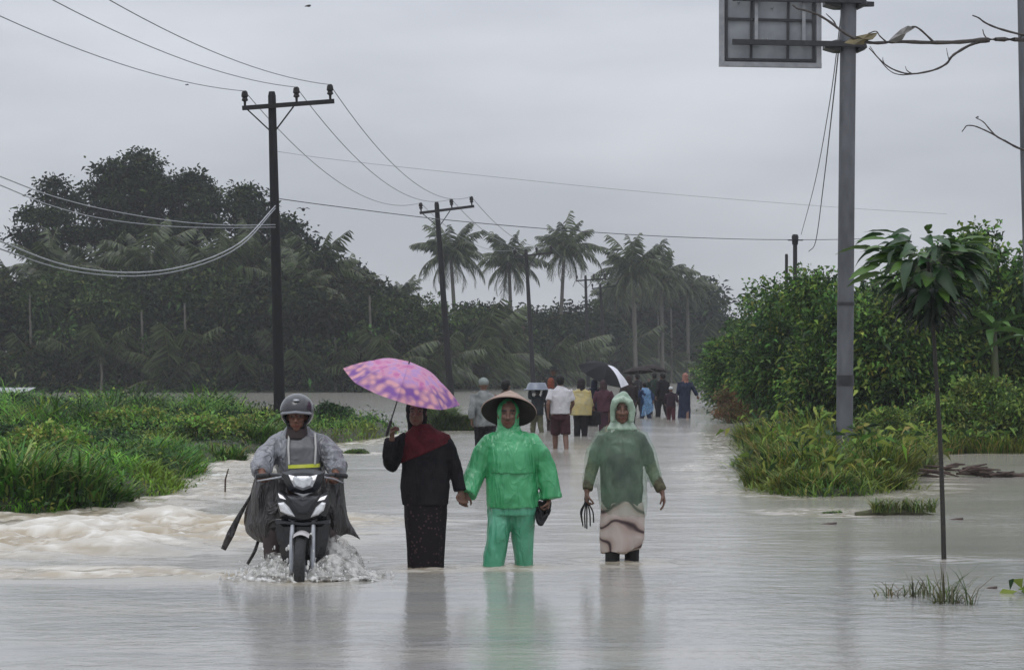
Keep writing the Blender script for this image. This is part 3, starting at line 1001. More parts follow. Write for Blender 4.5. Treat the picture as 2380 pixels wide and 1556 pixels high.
for px, Y, rx, h, lab in ((30, 27.2, 0.5, 0.85, 'tall arching grass clump at the left picture edge'), (150, 27.6, 0.45, 0.8, 'arching grass clump second from the left edge'), (235, 28.6, 0.35, 0.6, 'arching grass clump at the near corner of the left bank'),
                          (420, 34.5, 0.4, 0.5, 'grass clump leaning over the left water edge'), (520, 42.0, 0.4, 0.5, 'yellowish grass clump at the left water edge'), (600, 47.0, 0.4, 0.55, 'upright grass clump just left of the motorcyclist')):
    o = reed_clump('tall_grass_clump', 700, rx, rx * 0.8, h, [(0.06, 0.13, 0.03), (0.10, 0.17, 0.045), (0.035, 0.07, 0.02), (0.17, 0.19, 0.07)], [0.35, 0.25, 0.25, 0.15], wid=(0.018, 0.04), broad=0)
    p = at(px, HY, Y)
    o.location = (p.x, Y, gz(p.x, Y))
    tag(o, lab, 'grass', 'tall grass clumps on the left bank')
for px, py, rx, h, n, lab, cat in (
        (2200, 1400, 0.10, 0.26, 70, 'sparse drowned grass blades in the water at lower right', 'grass'),
        (2150, 1385, 0.20, 0.20, 60, 'thin scattered grass blades left of the drowned grass', 'grass'),
        (2255, 1403, 0.05, 0.28, 14, 'few upright dark stems right of the drowned grass', 'grass'),
        (2070, 1385, 0.16, 0.16, 40, 'faint brown grass tips standing in the lower right water', 'grass'),
        (2376, 1378, 0.08, 0.07, 40, 'small leafy water plant at the right picture edge', 'plant'),
        (1940, 1512, 0.14, 0.05, 26, 'flat brown grass wisps floating near the bottom edge', 'grass'),
        (1830, 1505, 0.03, 0.07, 8, 'tiny lone grass sprout near the bottom edge', 'grass'),
        (1995, 1520, 0.05, 0.05, 10, 'tiny floating sprig right of the brown grass wisps', 'grass')):
    p = on_water(px, py)
    o = reed_clump('drowned_grass', int(n * 1.3), rx, rx * 0.8, h * (1.6 if cat == 'grass' and h > 0.1 else 1.0), [(0.07, 0.085, 0.04), (0.10, 0.09, 0.055), (0.05, 0.06, 0.03)], None, wid=(0.006, 0.014), broad=14 if cat == 'plant' else 0)
    o.location = (p.x, p.y, 0.0)
    tag(o, lab, cat, 'drowned grass in the foreground')

# ---------------------------------------------------------------- far forest
def palm_frond(elev, length, seed):
    """Arching coconut frond: midrib with hanging leaflets."""
    r2 = np.random.default_rng(seed)
    N = 34
    t = np.linspace(0, 1, N)
    a0 = R(elev)
    pts = [np.zeros(3)]
    for i in range(1, N):
        a = a0 - (0.55 + 0.9 * max(0.15, math.cos(a0))) * t[i] ** 1.3
        pts.append(pts[-1] + np.array([math.cos(a), 0.0, math.sin(a)]) * length / N)
    pts = np.array(pts)
    V, Fq, C = [], [], []
    g = G()
    g.tube([Vector(p) for p in pts], [0.035 * (1 - 0.8 * x) for x in t], n=4, ref=(0, 1, 0))
    V = [tuple(v) for v in g.v]
    quads = [f for f in g.f if len(f) == 4]
    colv = [(0.12, 0.12, 0.05)] * len(V)
    tris = []
    for i in range(2, N):
        for sgn in (-1, 1):
            for sub in (0.0,):
                p = pts[i - 1] * (1 - sub) + pts[i] * sub
                tg = pts[i] - pts[i - 1]
                tg = tg / np.linalg.norm(tg)
                L = 0.78 * length / 3.0 * (math.sin(math.pi * min(1, 0.12 + 0.83 * t[i])) ** 0.7 + 0.1) * (0.85 + 0.3 * r2.random())
                d = np.array([0, sgn * (0.55 + 0.35 * r2.random()), 0]) + tg * (0.3 + 0.5 * r2.random()) + np.array([0, 0, -0.5 - 0.5 * r2.random()])
                d = d / np.linalg.norm(d)
                w = tg * 0.030 * length / 3.0
                b0 = len(V)
                V += [tuple(p - w), tuple(p + w), tuple(p + d * L * 0.6 + w * 0.8 + np.array([0, 0, 0.03])), tuple(p + d * L + np.array([0, 0, -0.12 * L]))]
                k = 0.35 + 1.4 * r2.random() ** 1.4
                cc = (0.060 * k, 0.080 * k, 0.034 * k)
                colv += [cc] * 4
                tris += [(b0, b0 + 1, b0 + 2), (b0, b0 + 2, b0 + 3)]
    return np_mesh('frond', np.array(V), [np.array(quads), np.array(tris)], np.array(colv))

FROND = leaf_mat('wet_frond', rough=0.38, trans=0.2, spec=0.5)
FRONDS = {}
for key, (el, ln) in {'up': (82, 2.7), 'high': (58, 3.0), 'mid': (30, 3.1), 'low': (2, 3.0), 'hang': (-38, 2.6)}.items():
    FRONDS[key] = [palm_frond(el + 9 * (i - 1), ln * (0.92 + 0.1 * i), i * 13 + len(key)) for i in range(3)]
    for m_ in FRONDS[key]:
        m_.materials.append(FROND)

def palm(px, py, Y, base_px, label, sc=1.0, nf=32, dead=True):
    top = at(px, py, Y)
    base = at(base_px, HY, Y)
    bz = 0.2
    root = empty('coconut_palm', (base.x, Y, bz))
    tl = top - Vector((base.x, Y, bz))
    g = G()
    P = smooth_path([Vector((0, 0, -0.3)), Vector((tl.x * 0.25, 0.1, tl.z * 0.4)), Vector((tl.x * 0.7, 0, tl.z * 0.8)), tl], 6)
    g.tube(P, [0.19 - 0.07 * i / (len(P) - 1) for i in range(len(P))], n=8)
    link('trunk', g.build('palm_trunk'), PALE_BARK, root)
    for i in range(nf):
        q = i / nf
        key = 'up' if q < 0.12 else 'high' if q < 0.30 else 'mid' if q < 0.52 else 'low' if q < 0.76 else 'hang'
        o = link('frond', random.choice(FRONDS[key]), None, root)
        o.location = tl + Vector((0, 0, random.uniform(-0.1, 0.1)))
        o.rotation_euler = (random.uniform(-0.15, 0.15), random.uniform(-0.2, 0.2), i * 2.399 + random.uniform(-0.25, 0.25))
        k = 1.22 * sc * random.uniform(0.85, 1.15)
        o.scale = (k, k, k)
    g = G()
    for i in range(7):
        a = i * 0.9
        g.ball(tl + Vector((math.cos(a) * 0.2, math.sin(a) * 0.2, -0.25 - 0.08 * (i % 3))), 0.11, n=7, m=5)
    link('coconut_bunch', g.build('coconuts'), mat('coconut_husk', (0.09, 0.10, 0.03), (0.07, 0.05, 0.02), rough=0.6), root)
    tag(root, label, 'palm', 'coconut palms in the rain')
    return root

PALMS = [
    (1047, 592, 196, 1062, 'coconut palm rising just right of the second utility pole', 1.0),
    (1183, 612, 205, 1190, 'coconut palm between the second and third utility poles', 0.95),
    (1312, 580, 205, 1300, 'tallest coconut palm above the crowd right of the third utility pole', 1.0),
    (1468, 632, 205, 1478, 'bushy coconut palm right of the fourth utility pole', 1.05),
    (1537, 650, 220, 1540, 'darker coconut palm right of the bushy one', 0.95),
    (1597, 672, 230, 1600, 'rightmost small coconut palm before the roadside shrubs', 0.75),
    (940, 690, 190, 945, 'short palm at the low gap left of the second utility pole', 0.6),
    (122, 655, 158, 150, 'coconut palm with yellow skirt at the far left', 1.0),
    (235, 640, 160, 240, 'coconut palm second from the left in the grove', 0.9),
    (345, 625, 158, 350, 'coconut palm under the tallest grove tree', 1.0),
    (425, 655, 162, 425, 'coconut palm in the middle of the left grove', 0.85),
    (505, 650, 157, 515, 'coconut palm with pale hanging fronds left of the tall pole', 0.95),
    (585, 630, 160, 590, 'coconut palm just left of the tall pole', 1.0),
    (742, 640, 158, 748, 'coconut palm against the sky right of the tall pole', 0.95),
    (805, 675, 160, 800, 'small coconut palm at the right end of the left grove', 0.7),
    (690, 680, 152, 690, 'low coconut palm right behind the tall pole', 0.8),
    (30, 690, 156, 30, 'low coconut palm at the left picture edge', 0.85),
    (1430, 690, 226, 1428, 'low palm just right of the farthest utility pole', 0.8)]
for px, py, Y, bx, lab, sc in PALMS:
    palm(px, py, Y, bx, lab, sc)

FAR_GREEN = [(0.02, 0.031, 0.014), (0.03, 0.045, 0.019), (0.012, 0.019, 0.010), (0.045, 0.055, 0.022)]
def big_tree(label, Y, trunk_px, blobs, n, L=0.30):
    """Broad tree whose crown is built of flattened leaf masses on limbs."""
    s = Y / F
    base = at(trunk_px, HY, Y)
    root = empty('broadleaf_tree', (base.x, Y, 0.3))
    bl, lines = [], []
    fork = None
    zmax = 0
    for (px, py, r) in blobs:
        p = at(px, py, Y) - Vector((base.x, Y, 0.3))
        dy = random.uniform(-2.5, 2.5)
        bl.append((p.x, dy, p.z, r * s * 0.92, r * s * 1.1, r * s * 0.37))
        lines.append((p.x, dy, p.z))
    zmin = min(l[2] for l in lines)
    fork = Vector((0.15, 0, max(3.0, zmin * 0.6)))
    geo = [([Vector((0, 0, -0.5)), Vector((0.2, 0.1, fork.z * 0.5)), fork], 0.55, 0.38)]
    for (x, y, z) in lines:
        e = Vector((x, y, z))
        geo.append(([fork, fork.lerp(e, 0.5) + Vector((0, 0, 0.12 * e.z)) * 0.3, e], 0.22, 0.05))
    link('trunk', limb_mesh('trunk', geo), BARK, root)
    link('crown', crown_mesh('crown', bl, n, L, L * 0.62, FAR_GREEN, [0.35, 0.2, 0.35, 0.1], 0.2, clump=7, spread=L * 1.3), LEAF_FAR, root)
    tag(root, label, 'tree', 'broadleaf trees in the rain')
big_tree('tallest spreading tree of the left grove with layered crown', 168, 300,
         [(312, 362, 34), (340, 385, 30), (262, 395, 46), (300, 410, 50), (355, 425, 46), (225, 440, 40), (300, 460, 60), (385, 460, 42), (230, 490, 44), (340, 510, 60), (270, 545, 60), (400, 520, 44)], 15000)
big_tree('spreading tree right of the tallest tree in the left grove', 166, 440,
         [(445, 418, 30), (470, 445, 32), (415, 450, 30), (490, 478, 30), (440, 495, 46), (480, 530, 44), (420, 550, 46)], 9000)
big_tree('open crowned tree at the left end of the grove', 165, 120,
         [(122, 428, 22), (100, 455, 24), (150, 462, 34), (80, 500, 28), (135, 510, 44), (52, 545, 22), (45, 572, 18), (100, 560, 40), (170, 545, 46), (130, 600, 50)], 8000)
big_tree('layered tree behind the tall pole', 164, 600,
         [(575, 455, 34), (555, 485, 30), (605, 490, 32), (580, 520, 46), (640, 520, 36), (675, 540, 38), (700, 575, 34), (640, 580, 50), (715, 610, 28), (560, 575, 50), (690, 630, 40)], 11000)
big_tree('rounded tree sloping down at the right end of the left grove', 160, 790,
         [(760, 610, 30), (800, 632, 34), (835, 655, 34), (865, 680, 30), (800, 690, 50), (850, 720, 46), (890, 715, 30)], 8000)

# mid height trees: a few crown meshes, copied as individuals
def mid_tree(cols, seed):
    random.seed(seed)
    blobs = []
    for i in range(9):
        a = random.uniform(0, 6.28)
        r = random.uniform(0.2, 1.5)
        blobs.append((math.cos(a) * r, math.sin(a) * r, random.uniform(2.2, 5.6), random.uniform(0.7, 1.3), random.uniform(0.7, 1.3), random.uniform(0.5, 0.9)))
    root = empty('forest_tree')
    link('crown', crown_mesh('crown', blobs, 4200, 0.30, 0.17, cols, None, 0.25, clump=6, spread=0.3), LEAF_FAR, root)
    link('trunk', limb_mesh('trunk', [([Vector((0, 0, -0.3)), Vector((0.1, 0, 2)), Vector((0.05, 0, 4.8))], 0.13, 0.04)]), PALE_BARK, root)
    return root
MID = [mid_tree(FAR_GREEN, 3), mid_tree([(0.05, 0.08, 0.03), (0.03, 0.05, 0.02), (0.075, 0.10, 0.036)], 4), mid_tree([(0.018, 0.028, 0.015), (0.028, 0.034, 0.018), (0.036, 0.034, 0.02)], 5)]
SHORE_Y = lambda px: float(np.interp(px, [-200, 880, 1000, 1190, 1400, 1600, 1700], [148.2, 149.2, 152.5, 171.5, 217.5, 238.5, 243]))
TOPS = lambda px, Y: (CAM_H + (HY - float(np.interp(px, [-100, 400, 750, 830, 890, 1000, 1200, 1350, 1450, 1560, 1640, 1700], [640, 650, 650, 655, 695, 705, 705, 700, 685, 665, 655, 700]))) / F * Y) / 6.3
random.seed(21)
used = set()
where = []
for i, px in enumerate(list(range(-60, 880, 62))):
    Yf = random.uniform(150, 156)
    where.append((px + random.uniform(-15, 15), Yf, random.uniform(0.86, 1.1) * TOPS(px, Yf)))
for px in range(900, 1660, 60):
    Yf = SHORE_Y(px) + 3 + random.uniform(0, 9)
    where.append((px + random.uniform(-12, 12), Yf, random.uniform(0.88, 1.06) * TOPS(px, Yf)))
    if px > 1380:
        where.append((px + random.uniform(10, 40), Yf + 5, random.uniform(0.95, 1.15) * TOPS(px, Yf)))
nl = [0]
landmarks = ['at the far left', 'below the open crowned tree', 'under the tallest grove tree', 'in the middle of the left grove', 'left of the tall pole', 'right of the tall pole',
             'above the pink umbrella', 'near the second utility pole', 'near the third utility pole', 'near the fourth utility pole', 'behind the crowd', 'before the roadside shrubs']
mids = {}
for px, Y, sc in where:
    k = random.randrange(3)
    p = at(px, HY, Y)
    li = min(len(landmarks) - 1, max(0, int((px + 60) / 145)))
    o = MID[k] if k not in used else copy_thing(MID[k], (0, 0, 0))
    used.add(k)
    o.location = (p.x, Y, 0.3)
    o.rotation_euler = (0, 0, random.uniform(0, 6.28))
    o.scale = (sc * 1.1, sc * 1.1, sc)
    shade = ('grey green', 'lighter green', 'brownish green')[k]
    mids.setdefault((shade, landmarks[li]), []).append((px, o))

for (shade, lm), lst in mids.items():
    lst.sort(key=lambda q: q[0])
    for i, (px, o) in enumerate(lst):
        which = '' if len(lst) == 1 else (', left one', ', right one')[i] if len(lst) == 2 else (', left one', ', middle one', ', right one', ', rightmost one')[min(i, 3)]
        tag(o, 'mid height %s forest tree %s%s' % (shade, lm, which), 'tree', 'mid height forest trees')
# undergrowth along the far shore, one mass
nU = 7500
u = rng.random(nU)
pxs = -80 + u * 1760
Ys = np.interp(pxs, [-200, 880, 1000, 1190, 1400, 1600, 1700], [148.2, 149.2, 152.5, 171.5, 217.5, 238.5, 243]) + 10 * rng.random(nU) ** 1.5
top = (2.6 + 2.0 * smoothstep(900, 1250, pxs)) + 1.9 * (fbm(np.stack([pxs * 0.012, np.zeros(nU), np.zeros(nU)], 1), 3) + 0.3)
zz = 0.0 + top * rng.random(nU) ** 0.95
P = np.stack([(pxs - CX) / F * Ys, Ys, zz], 1)
P = np.repeat(P, 8, axis=0) + rng.normal(size=(nU * 8, 3)) * np.array([0.35, 0.35, 0.22])
nn = len(P)
cl = np.repeat(palette(nU, [(0.026, 0.042, 0.018), (0.05, 0.085, 0.03), (0.014, 0.022, 0.011), (0.075, 0.085, 0.036), (0.045, 0.036, 0.024)], [0.3, 0.22, 0.24, 0.14, 0.1]) * np.clip(1 + 1.6 * fbm(np.stack([pxs * 0.03, zz * 0.6, Ys * 0.2], 1), 2), 0.3, 2.2)[:, None], 8, axis=0)
v, f, c = leaves(P, rng.normal(size=(nn, 3)) + np.array([0, -0.3, 0.3]), 0.28 + 0.3 * rng.random(nn), 0.13 + 0.12 * rng.random(nn), cl, 0.25)
ug = link('undergrowth', np_mesh('undergrowth', v, [f], c), LEAF_FAR)
ug['kind'] = 'stuff'
ug['label'] = 'dense dark undergrowth along the far shore of the flood'
ug['category'] = 'undergrowth'
# young palms and bananas without trunks standing in the undergrowth
random.seed(77)
YP = [(70, 150, 1.0, 'low young palm at the far left shore'), (205, 149.5, 1.15, 'low young palm below the open crowned tree'), (300, 150, 1.05, 'low young palm below the tallest grove tree'), (395, 149, 1.25, 'bright low palm in the middle of the left shore'),
      (455, 151, 1.4, 'taller young palm in the middle of the left shore'), (560, 150, 1.2, 'young palm left of the tall pole foot'), (700, 150, 1.2, 'young palm right of the tall pole'), (775, 150, 0.9, 'low young palm above the helmet'),
      (890, 150, 1.2, 'young palm above the pink umbrella'), (985, 152, 1.3, 'young palm left of the second pole'), (1100, 160, 1.6, 'young palm right of the second pole'), (1150, 168, 1.2, 'low pale young palm above the straw hat'), (1265, 187, 1.7, 'pale young palm right of the third pole'),
      (1320, 199, 1.4, 'young palm above the white vest'), (1440, 221, 2.0, 'broad young palm above the black umbrella'), (1520, 228, 1.8, 'young palm above the dark umbrellas'), (1600, 236, 2.0, 'young palm at the far end of the road'), (1640, 240, 1.8, 'young palm beside the roadside shrubs')]
for px, Y, sc, lab in YP:
    p = at(px, HY, Y)
    root = empty('young_palm', (p.x, Y, 0.1))
    for i in range(13):
        key = ('high', 'mid', 'high', 'mid', 'low')[i % 5]
        o = link('frond', random.choice(FRONDS[key]), None, root)
        o.location = (0, 0, 0.3 + random.uniform(0, 0.5))
        o.rotation_euler = (random.uniform(-0.2, 0.2), random.uniform(-0.25, 0.2), i * 2.399 + random.uniform(-0.3, 0.3))
        k = sc * random.uniform(0.95, 1.35)
        o.scale = (k, k, k)
    tag(root, lab, 'palm', 'young palms in the undergrowth')
# thin pale trunks standing in the forest edge
for px, Y, h, lab in ((70, 149, 6.0, 'slim pale tree stem at the far left forest edge'), (235, 148.0, 2.2, 'short pale stump of a tree on the left far shore'), (330, 149, 5, 'slim pale tree stem under the tallest grove tree'), (430, 149, 5.5, 'slim pale tree stem in the middle of the left forest edge'),
        (780, 149.5, 3.4, 'slim pale tree stem above the helmet at the forest edge'), (860, 150, 6, 'slim pale tree stem above the pink umbrella'), (1530, 224, 6.5, 'slim dark tree stem behind the crowd'), (1560, 226, 7, 'slim tree stem behind the child with the cap'), (1478, 219, 7, 'slim tree stem under the bushy palm')):
    p = at(px, HY, Y)
    g = G()
    g.tube([(0, 0, -0.2), (0.05, 0, h * 0.5), (-0.03, 0, h)], [0.10, 0.085, 0.06], n=6)
    o = link('slender_tree', g.build('slender_tree'), PALE_BARK, None, (p.x, Y, 0.0))
    tag(o, lab, 'tree', 'slender tree stems at the forest edge')

# ================================================================ utility poles and wires
POLE_M = mat('tarred_pole', (0.007, 0.007, 0.008), (0.013, 0.012, 0.013), rough=0.75, scale=14, bump=0.3, stretch=(1, 1, 0.25), spec=0.25)
IRON = mat('dark_iron', (0.008, 0.008, 0.009), (0.016, 0.014, 0.014), rough=0.65, scale=20, spec=0.3)
INSUL = mat('brown_insulator', (0.008, 0.007, 0.007), (0.014, 0.011, 0.011), rough=0.6, scale=10, spec=0.25)
WIRE = mat('grey_conductor', (0.14, 0.145, 0.16), (0.20, 0.205, 0.22), rough=0.5, scale=4)
WIRE_D = mat('dark_cable', (0.05, 0.052, 0.06), (0.08, 0.08, 0.09), rough=0.5, scale=4)
WIRE_W = mat('pale_cable', (0.34, 0.35, 0.37), (0.26, 0.27, 0.29), rough=0.45, scale=4)

def make_pole():
    root = empty('utility_pole')
    g = G()
    g.tube([(0, 0, -0.6), (0, 0, 4), (0, 0, 8.55), (0, 0, 8.66)], [(0.155, 0.14), (0.13, 0.12), (0.10, 0.095), (0.075, 0.07)], n=12)
    pole = link('pole_shaft', g.build('pole_shaft'), POLE_M, root)
    g = G(); g.bar((-0.75, -0.14, 8.24), (1.60, -0.14, 8.36), 0.10, 0.11)
    link('crossarm', g.build('crossarm', False), IRON, root)
    for a, b in (((-0.62, -0.14, 8.2), (-0.07, -0.13, 7.66)), ((0.56, -0.14, 8.25), (0.09, -0.13, 7.66))):
        g = G(); g.bar(a, b, 0.035, 0.035)
        link('brace', g.build('brace', False), IRON, root)
    for x in (-0.68, 0.64, 1.50):
        g = G()
        z0 = 8.30 + 0.051 * (x + 0.75)
        g.loft([(x, -0.14, z0, 0.03, 0.03), (x, -0.14, z0 + 0.10, 0.035, 0.035), (x, -0.14, z0 + 0.13, 0.085, 0.085), (x, -0.14, z0 + 0.20, 0.06, 0.06),
                (x, -0.14, z0 + 0.23, 0.09, 0.09), (x, -0.14, z0 + 0.34, 0.075, 0.075), (x, -0.14, z0 + 0.38, 0.04, 0.04)], n=12)
        link('insulator', g.build('insulator'), INSUL, root)
    return root
INS = [Vector((x, -0.14, 8.30 + 0.051 * (x + 0.75) + 0.37)) for x in (-0.68, 0.64, 1.50)]
POLES = [(651, 61.6, 1.4, 'nearest tall black utility pole with crossarm behind the motorcyclist'), (1049, 103, 4.2, 'second utility pole leaning behind the pink umbrella'),
         (1241, 145, 3.2, 'third utility pole among the palms above the straw hat'), (1368, 187, 1.6, 'fourth utility pole above the crowd'), (1409, 205, 3.4, 'farthest leaning utility pole in the palms')]
proto = make_pole()
pole_pts = []
for i, (px, Y, lean, lab) in enumerate(POLES):
    p = at(px, HY, Y)
    loc = Vector((p.x, Y, 0.0))
    o = proto if i == 0 else copy_thing(proto, loc)
    o.location = loc
    o.rotation_euler = (0, R(-lean), 0)
    tag(o, lab, 'utility pole', 'utility poles beside the road')
    M = Matrix.Translation(loc) @ Euler((0, R(-lean), 0)).to_matrix().to_4x4()
    pole_pts.append([M @ q for q in INS])
    if i == 0:
        M1 = M
WG = 'power lines between the utility poles'
wname = ('left', 'middle', 'right')
for i in range(4):
    for k in range(3):
        o = cable('power_line', sag_line(pole_pts[i][k], pole_pts[i + 1][k], (1.05, 0.75, 0.6, 0.5)[i], 24), 0.011 if i == 0 else 0.013, WIRE)
        tag(o, '%s power line from the %s to the %s utility pole' % (wname[k], ('nearest', 'second', 'third', 'fourth')[i], ('second', 'third', 'fourth', 'farthest')[i]), 'power line', WG)
# lines running towards the viewer, out of the top left of the view
for k, (ex, ey, ez) in enumerate(((-11.0, 22.0, 8.7), (-9.7, 22.0, 8.75), (-8.85, 22.0, 8.8))):
    o = cable('power_line', sag_line(pole_pts[0][k], (ex, ey, ez), 0.95, 30), 0.010, WIRE)
    tag(o, '%s power line rising from the nearest pole out of the top left corner' % ('lowest', 'middle', 'highest')[k], 'power line', WG)
# low cables drooping to the left from the nearest pole
def px_cable(name, spec, r, m, label, group=None):
    P = smooth_path([at(*q) for q in spec], 5)
    o = cable(name, P, r, m)
    tag(o, label, 'cable', group)
    return o
CG = 'drooping cables left of the nearest pole'
px_cable('cable', [(640, 478, 61.4), (560, 562, 59), (450, 612, 56), (320, 633, 52), (160, 618, 47), (0, 560, 42), (-80, 520, 40)], 0.016, WIRE_W, 'upper of two pale cables drooping from the nearest pole to the left', CG)
px_cable('cable', [(640, 484, 61.4), (560, 570, 59), (450, 620, 56), (320, 641, 52), (160, 628, 47), (0, 578, 42), (-80, 545, 40)], 0.014, WIRE_W, 'lower of two pale cables drooping from the nearest pole to the left', CG)
px_cable('cable', [(640, 522, 61.4), (525, 523, 60), (400, 513, 58), (250, 488, 55), (120, 455, 51), (0, 410, 47), (-80, 380, 45)], 0.012, WIRE_W, 'upper thin cable across the grove trees at left', CG)
px_cable('cable', [(640, 528, 61.4), (525, 529, 60), (400, 526, 58), (250, 510, 55), (120, 478, 51), (0, 430, 47), (-80, 398, 45)], 0.011, WIRE_W, 'lower thin cable across the grove trees at left', CG)
# the cable over the road to the short pole on the right
px_cable('cable', [(650, 462, 61.5), (760, 477, 62.5), (1010, 508, 66), (1250, 530, 69), (1500, 547, 73), (1700, 555, 77), (1846, 557, 80), (1960, 556, 84), (2100, 552, 90)], 0.012, WIRE_D, 'long dark cable crossing the sky from the nearest pole to the short pole')
px_cable('cable', [(645, 352, 61.5), (780, 371, 63), (1100, 406, 66), (1500, 446, 70), (1950, 482, 76), (2200, 497, 80)], 0.005, WIRE, 'very thin faint wire crossing the sky above the palms')
px_cable('cable', [(1965, -60, 34.5), (1948, 90, 38), (1928, 240, 44), (1895, 420, 58), (1862, 545, 79)], 0.009, WIRE_D, 'left of two cables hanging behind the sign pole')
px_cable('cable', [(1972, -60, 34.5), (1955, 60, 38), (1938, 220, 46), (1915, 420, 60), (1896, 560, 74), (1880, 584, 78)], 0.013, WIRE_D, 'right thicker of two cables hanging behind the sign pole')

def short_pole(px, py_top, Y, r, label, cap=True):
    p = at(px, py_top, Y)
    root = empty('short_pole', (p.x, Y, 0.2))
    g = G()
    h = p.z - 0.2
    g.tube([(0, 0, -0.4), (0, 0, h - 0.05), (0, 0, h)], [r, r * 0.95, r * 0.7], n=10)
    link('pole_shaft', g.build('short_pole_shaft'), IRON, root)
    if cap:
        g = G(); g.loft([(0, 0, h - 0.32, r * 1.3, r * 1.3), (0, 0, h - 0.05, r * 1.55, r * 1.55), (0, 0, h + 0.02, r * 1.1, r * 1.1)], n=10)
        link('pole_cap', g.build('pole_cap'), IRON, root)
        g = G(); g.bar((-0.25, -0.1, h - 0.18), (0.25, -0.1, h - 0.18), 0.03)
        link('bracket', g.build('bracket', False), IRON, root)
    tag(root, label, 'pole')
short_pole(1848, 546, 80, 0.075, 'short black pole standing above the right roadside shrubs')
short_pole(1828, 590, 88, 0.06, 'small grey post beside the short black pole', False)

# ================================================================ road sign seen from behind, on its steel pole
STEEL = mat('weathered_galvanised', (0.13, 0.135, 0.15), (0.075, 0.078, 0.086), rough=0.55, scale=5, metal=0.3, bump=0.15, stretch=(1, 1, 0.3))
DARKSTEEL = mat('dark_sign_steel', (0.014, 0.014, 0.017), (0.026, 0.026, 0.03), rough=0.5, scale=12)
PANEL = mat('sign_back_sheet', (0.27, 0.285, 0.30), (0.19, 0.20, 0.215), rough=0.45, scale=3, metal=0.3, bump=0.08, bscale=4)
FRAMEM = mat('sign_frame', (0.30, 0.305, 0.32), (0.22, 0.225, 0.24), rough=0.45, scale=8, metal=0.3)
SY = 35.6
sp = at(1962, 1110, SY)
sp_top = at(1974, -160, SY)
root = empty('road_sign', (sp.x, SY, 0.0))
def SL(px, py, dy=0.0):
    q = at(px, py, SY) - Vector((sp.x, SY, 0))
    return Vector((q.x, dy, q.z))
g = G(); g.tube([SL(1960, 1180), SL(1962, 1090), SL(1968, 400), SL(1974, -170)], [0.125, 0.124, 0.12, 0.118], n=20)
link('sign_pole', g.build('sign_pole'), STEEL, root)
for py, hgt in ((706, 0.05), (884, 0.16)):
    g = G()
    c = SL(1964.5 if py > 800 else 1966, py)
    g.loft([(c.x, 0, c.z - hgt / 2, 0.131, 0.131), (c.x, 0, c.z + hgt / 2, 0.131, 0.131)], n=20)
    link('pole_band', g.build('pole_band', False), DARKSTEEL, root)
# arms with flared clamps
for arm_py, x_far in ((107, 1700), (6, 1700)):
    g = G()
    g.bar(SL(x_far, arm_py - 6, -0.17), SL(2000, arm_py, -0.17), 0.07, 0.075)
    link('sign_arm', g.build('sign_arm', False), DARKSTEEL, root)
    g = G()
    c = SL(1972, arm_py)
    def outl(a): return [(c.x + x, c.z + z) for x, z in a]
    g.slab(outl([(-0.36, 0.03), (-0.20, 0.075), (0.14, 0.075), (0.24, 0.04), (0.40 if arm_py < 50 else 0.22, 0.03), (0.40 if arm_py < 50 else 0.22, -0.035), (0.24, -0.04), (0.16, -0.085), (-0.20, -0.085), (-0.36, -0.04)]), 0.06, 0.128, 0.01)
    link('pole_clamp', g.build('pole_clamp', False), DARKSTEEL, root)
    g = G(); g.slab(outl([(-0.36, 0.03), (-0.20, 0.075), (-0.125, 0.075), (-0.125, -0.085), (-0.20, -0.085), (-0.36, -0.04)]), 0.30, -0.13, 0.012)
    link('pole_clamp', g.build('pole_clamp', False), DARKSTEEL, root)
    g = G(); g.slab(outl([(0.125, 0.075), (0.24, 0.04), (0.26, -0.04), (0.16, -0.085), (0.125, -0.085)]), 0.30, -0.13, 0.012)
    link('pole_clamp', g.build('pole_clamp', False), DARKSTEEL, root)
# panel: sheet, edge frame, ribs, uprights
pl, pr, pt, pb = 1676, 1903, -130, 150
cxm, czm = SL((pl + pr) / 2, 0).x, SL(0, (pt + pb) / 2).z
wpan, hpan = (pr - pl) * SY / F, (pb - pt) * SY / F
tiltm = Matrix.Rotation(R(1.2), 3, 'Y')
g = G(); g.box((cxm, -0.02, czm), (wpan * 0.985, 0.006, hpan * 0.985), tiltm)
sheet = link('sign_sheet', g.build('sign_sheet', False), PANEL, root)
for (a, b) in (((pl, pt), (pl, pb)), ((pr, pt), (pr, pb)), ((pl, pt), (pr, pt)), ((pl, pb), (pr, pb))):
    g = G()
    k = 0.0
    A, B = SL(a[0] + (0.5 if a[0] == pl else -1), a[1] + (4 if a[0] == pr else 0), -0.045), SL(b[0] + (0.5 if b[0] == pl else -1), b[1] + (4 if b[0] == pr else 0), -0.045)
    if a[0] == b[0]:
        A.z -= 0.01; B.z += 0.01
    else:
        A.x -= 0.04; B.x += 0.04
    g.bar(A, B, 0.075, 0.07)
    link('edge_frame', g.build('edge_frame', False), FRAMEM, root)
ribs = [((pl + 12, pt + 8), (pl + 12, pb - 12)), ((pr - 13, pt + 8), (pr - 13, pb - 10)), ((pl + 10, pb - 11), (pr - 10, pb - 8)), ((1748, pt + 8), (1745, pb - 10)), ((1833, pt + 8), (1830, pb - 9)),
        ((pl + 10, 45), (pr - 10, 50)), ((pl + 10, -48), (pr - 10, -43))]
for i, (a, b) in enumerate(ribs):
    g = G(); g.bar(SL(a[0], a[1], -0.045 - 0.004 * (i % 3)), SL(b[0], b[1], -0.045 - 0.004 * (i % 3)), 0.035, 0.035)
    link('rib', g.build('rib', False), DARKSTEEL, root)
for px in (1757, 1867):
    g = G(); g.bar(SL(px, pt + 8, -0.09), SL(px - 1, 104, -0.09), 0.05, 0.05)
    link('upright', g.build('upright', False), FRAMEM, root)
g = G()
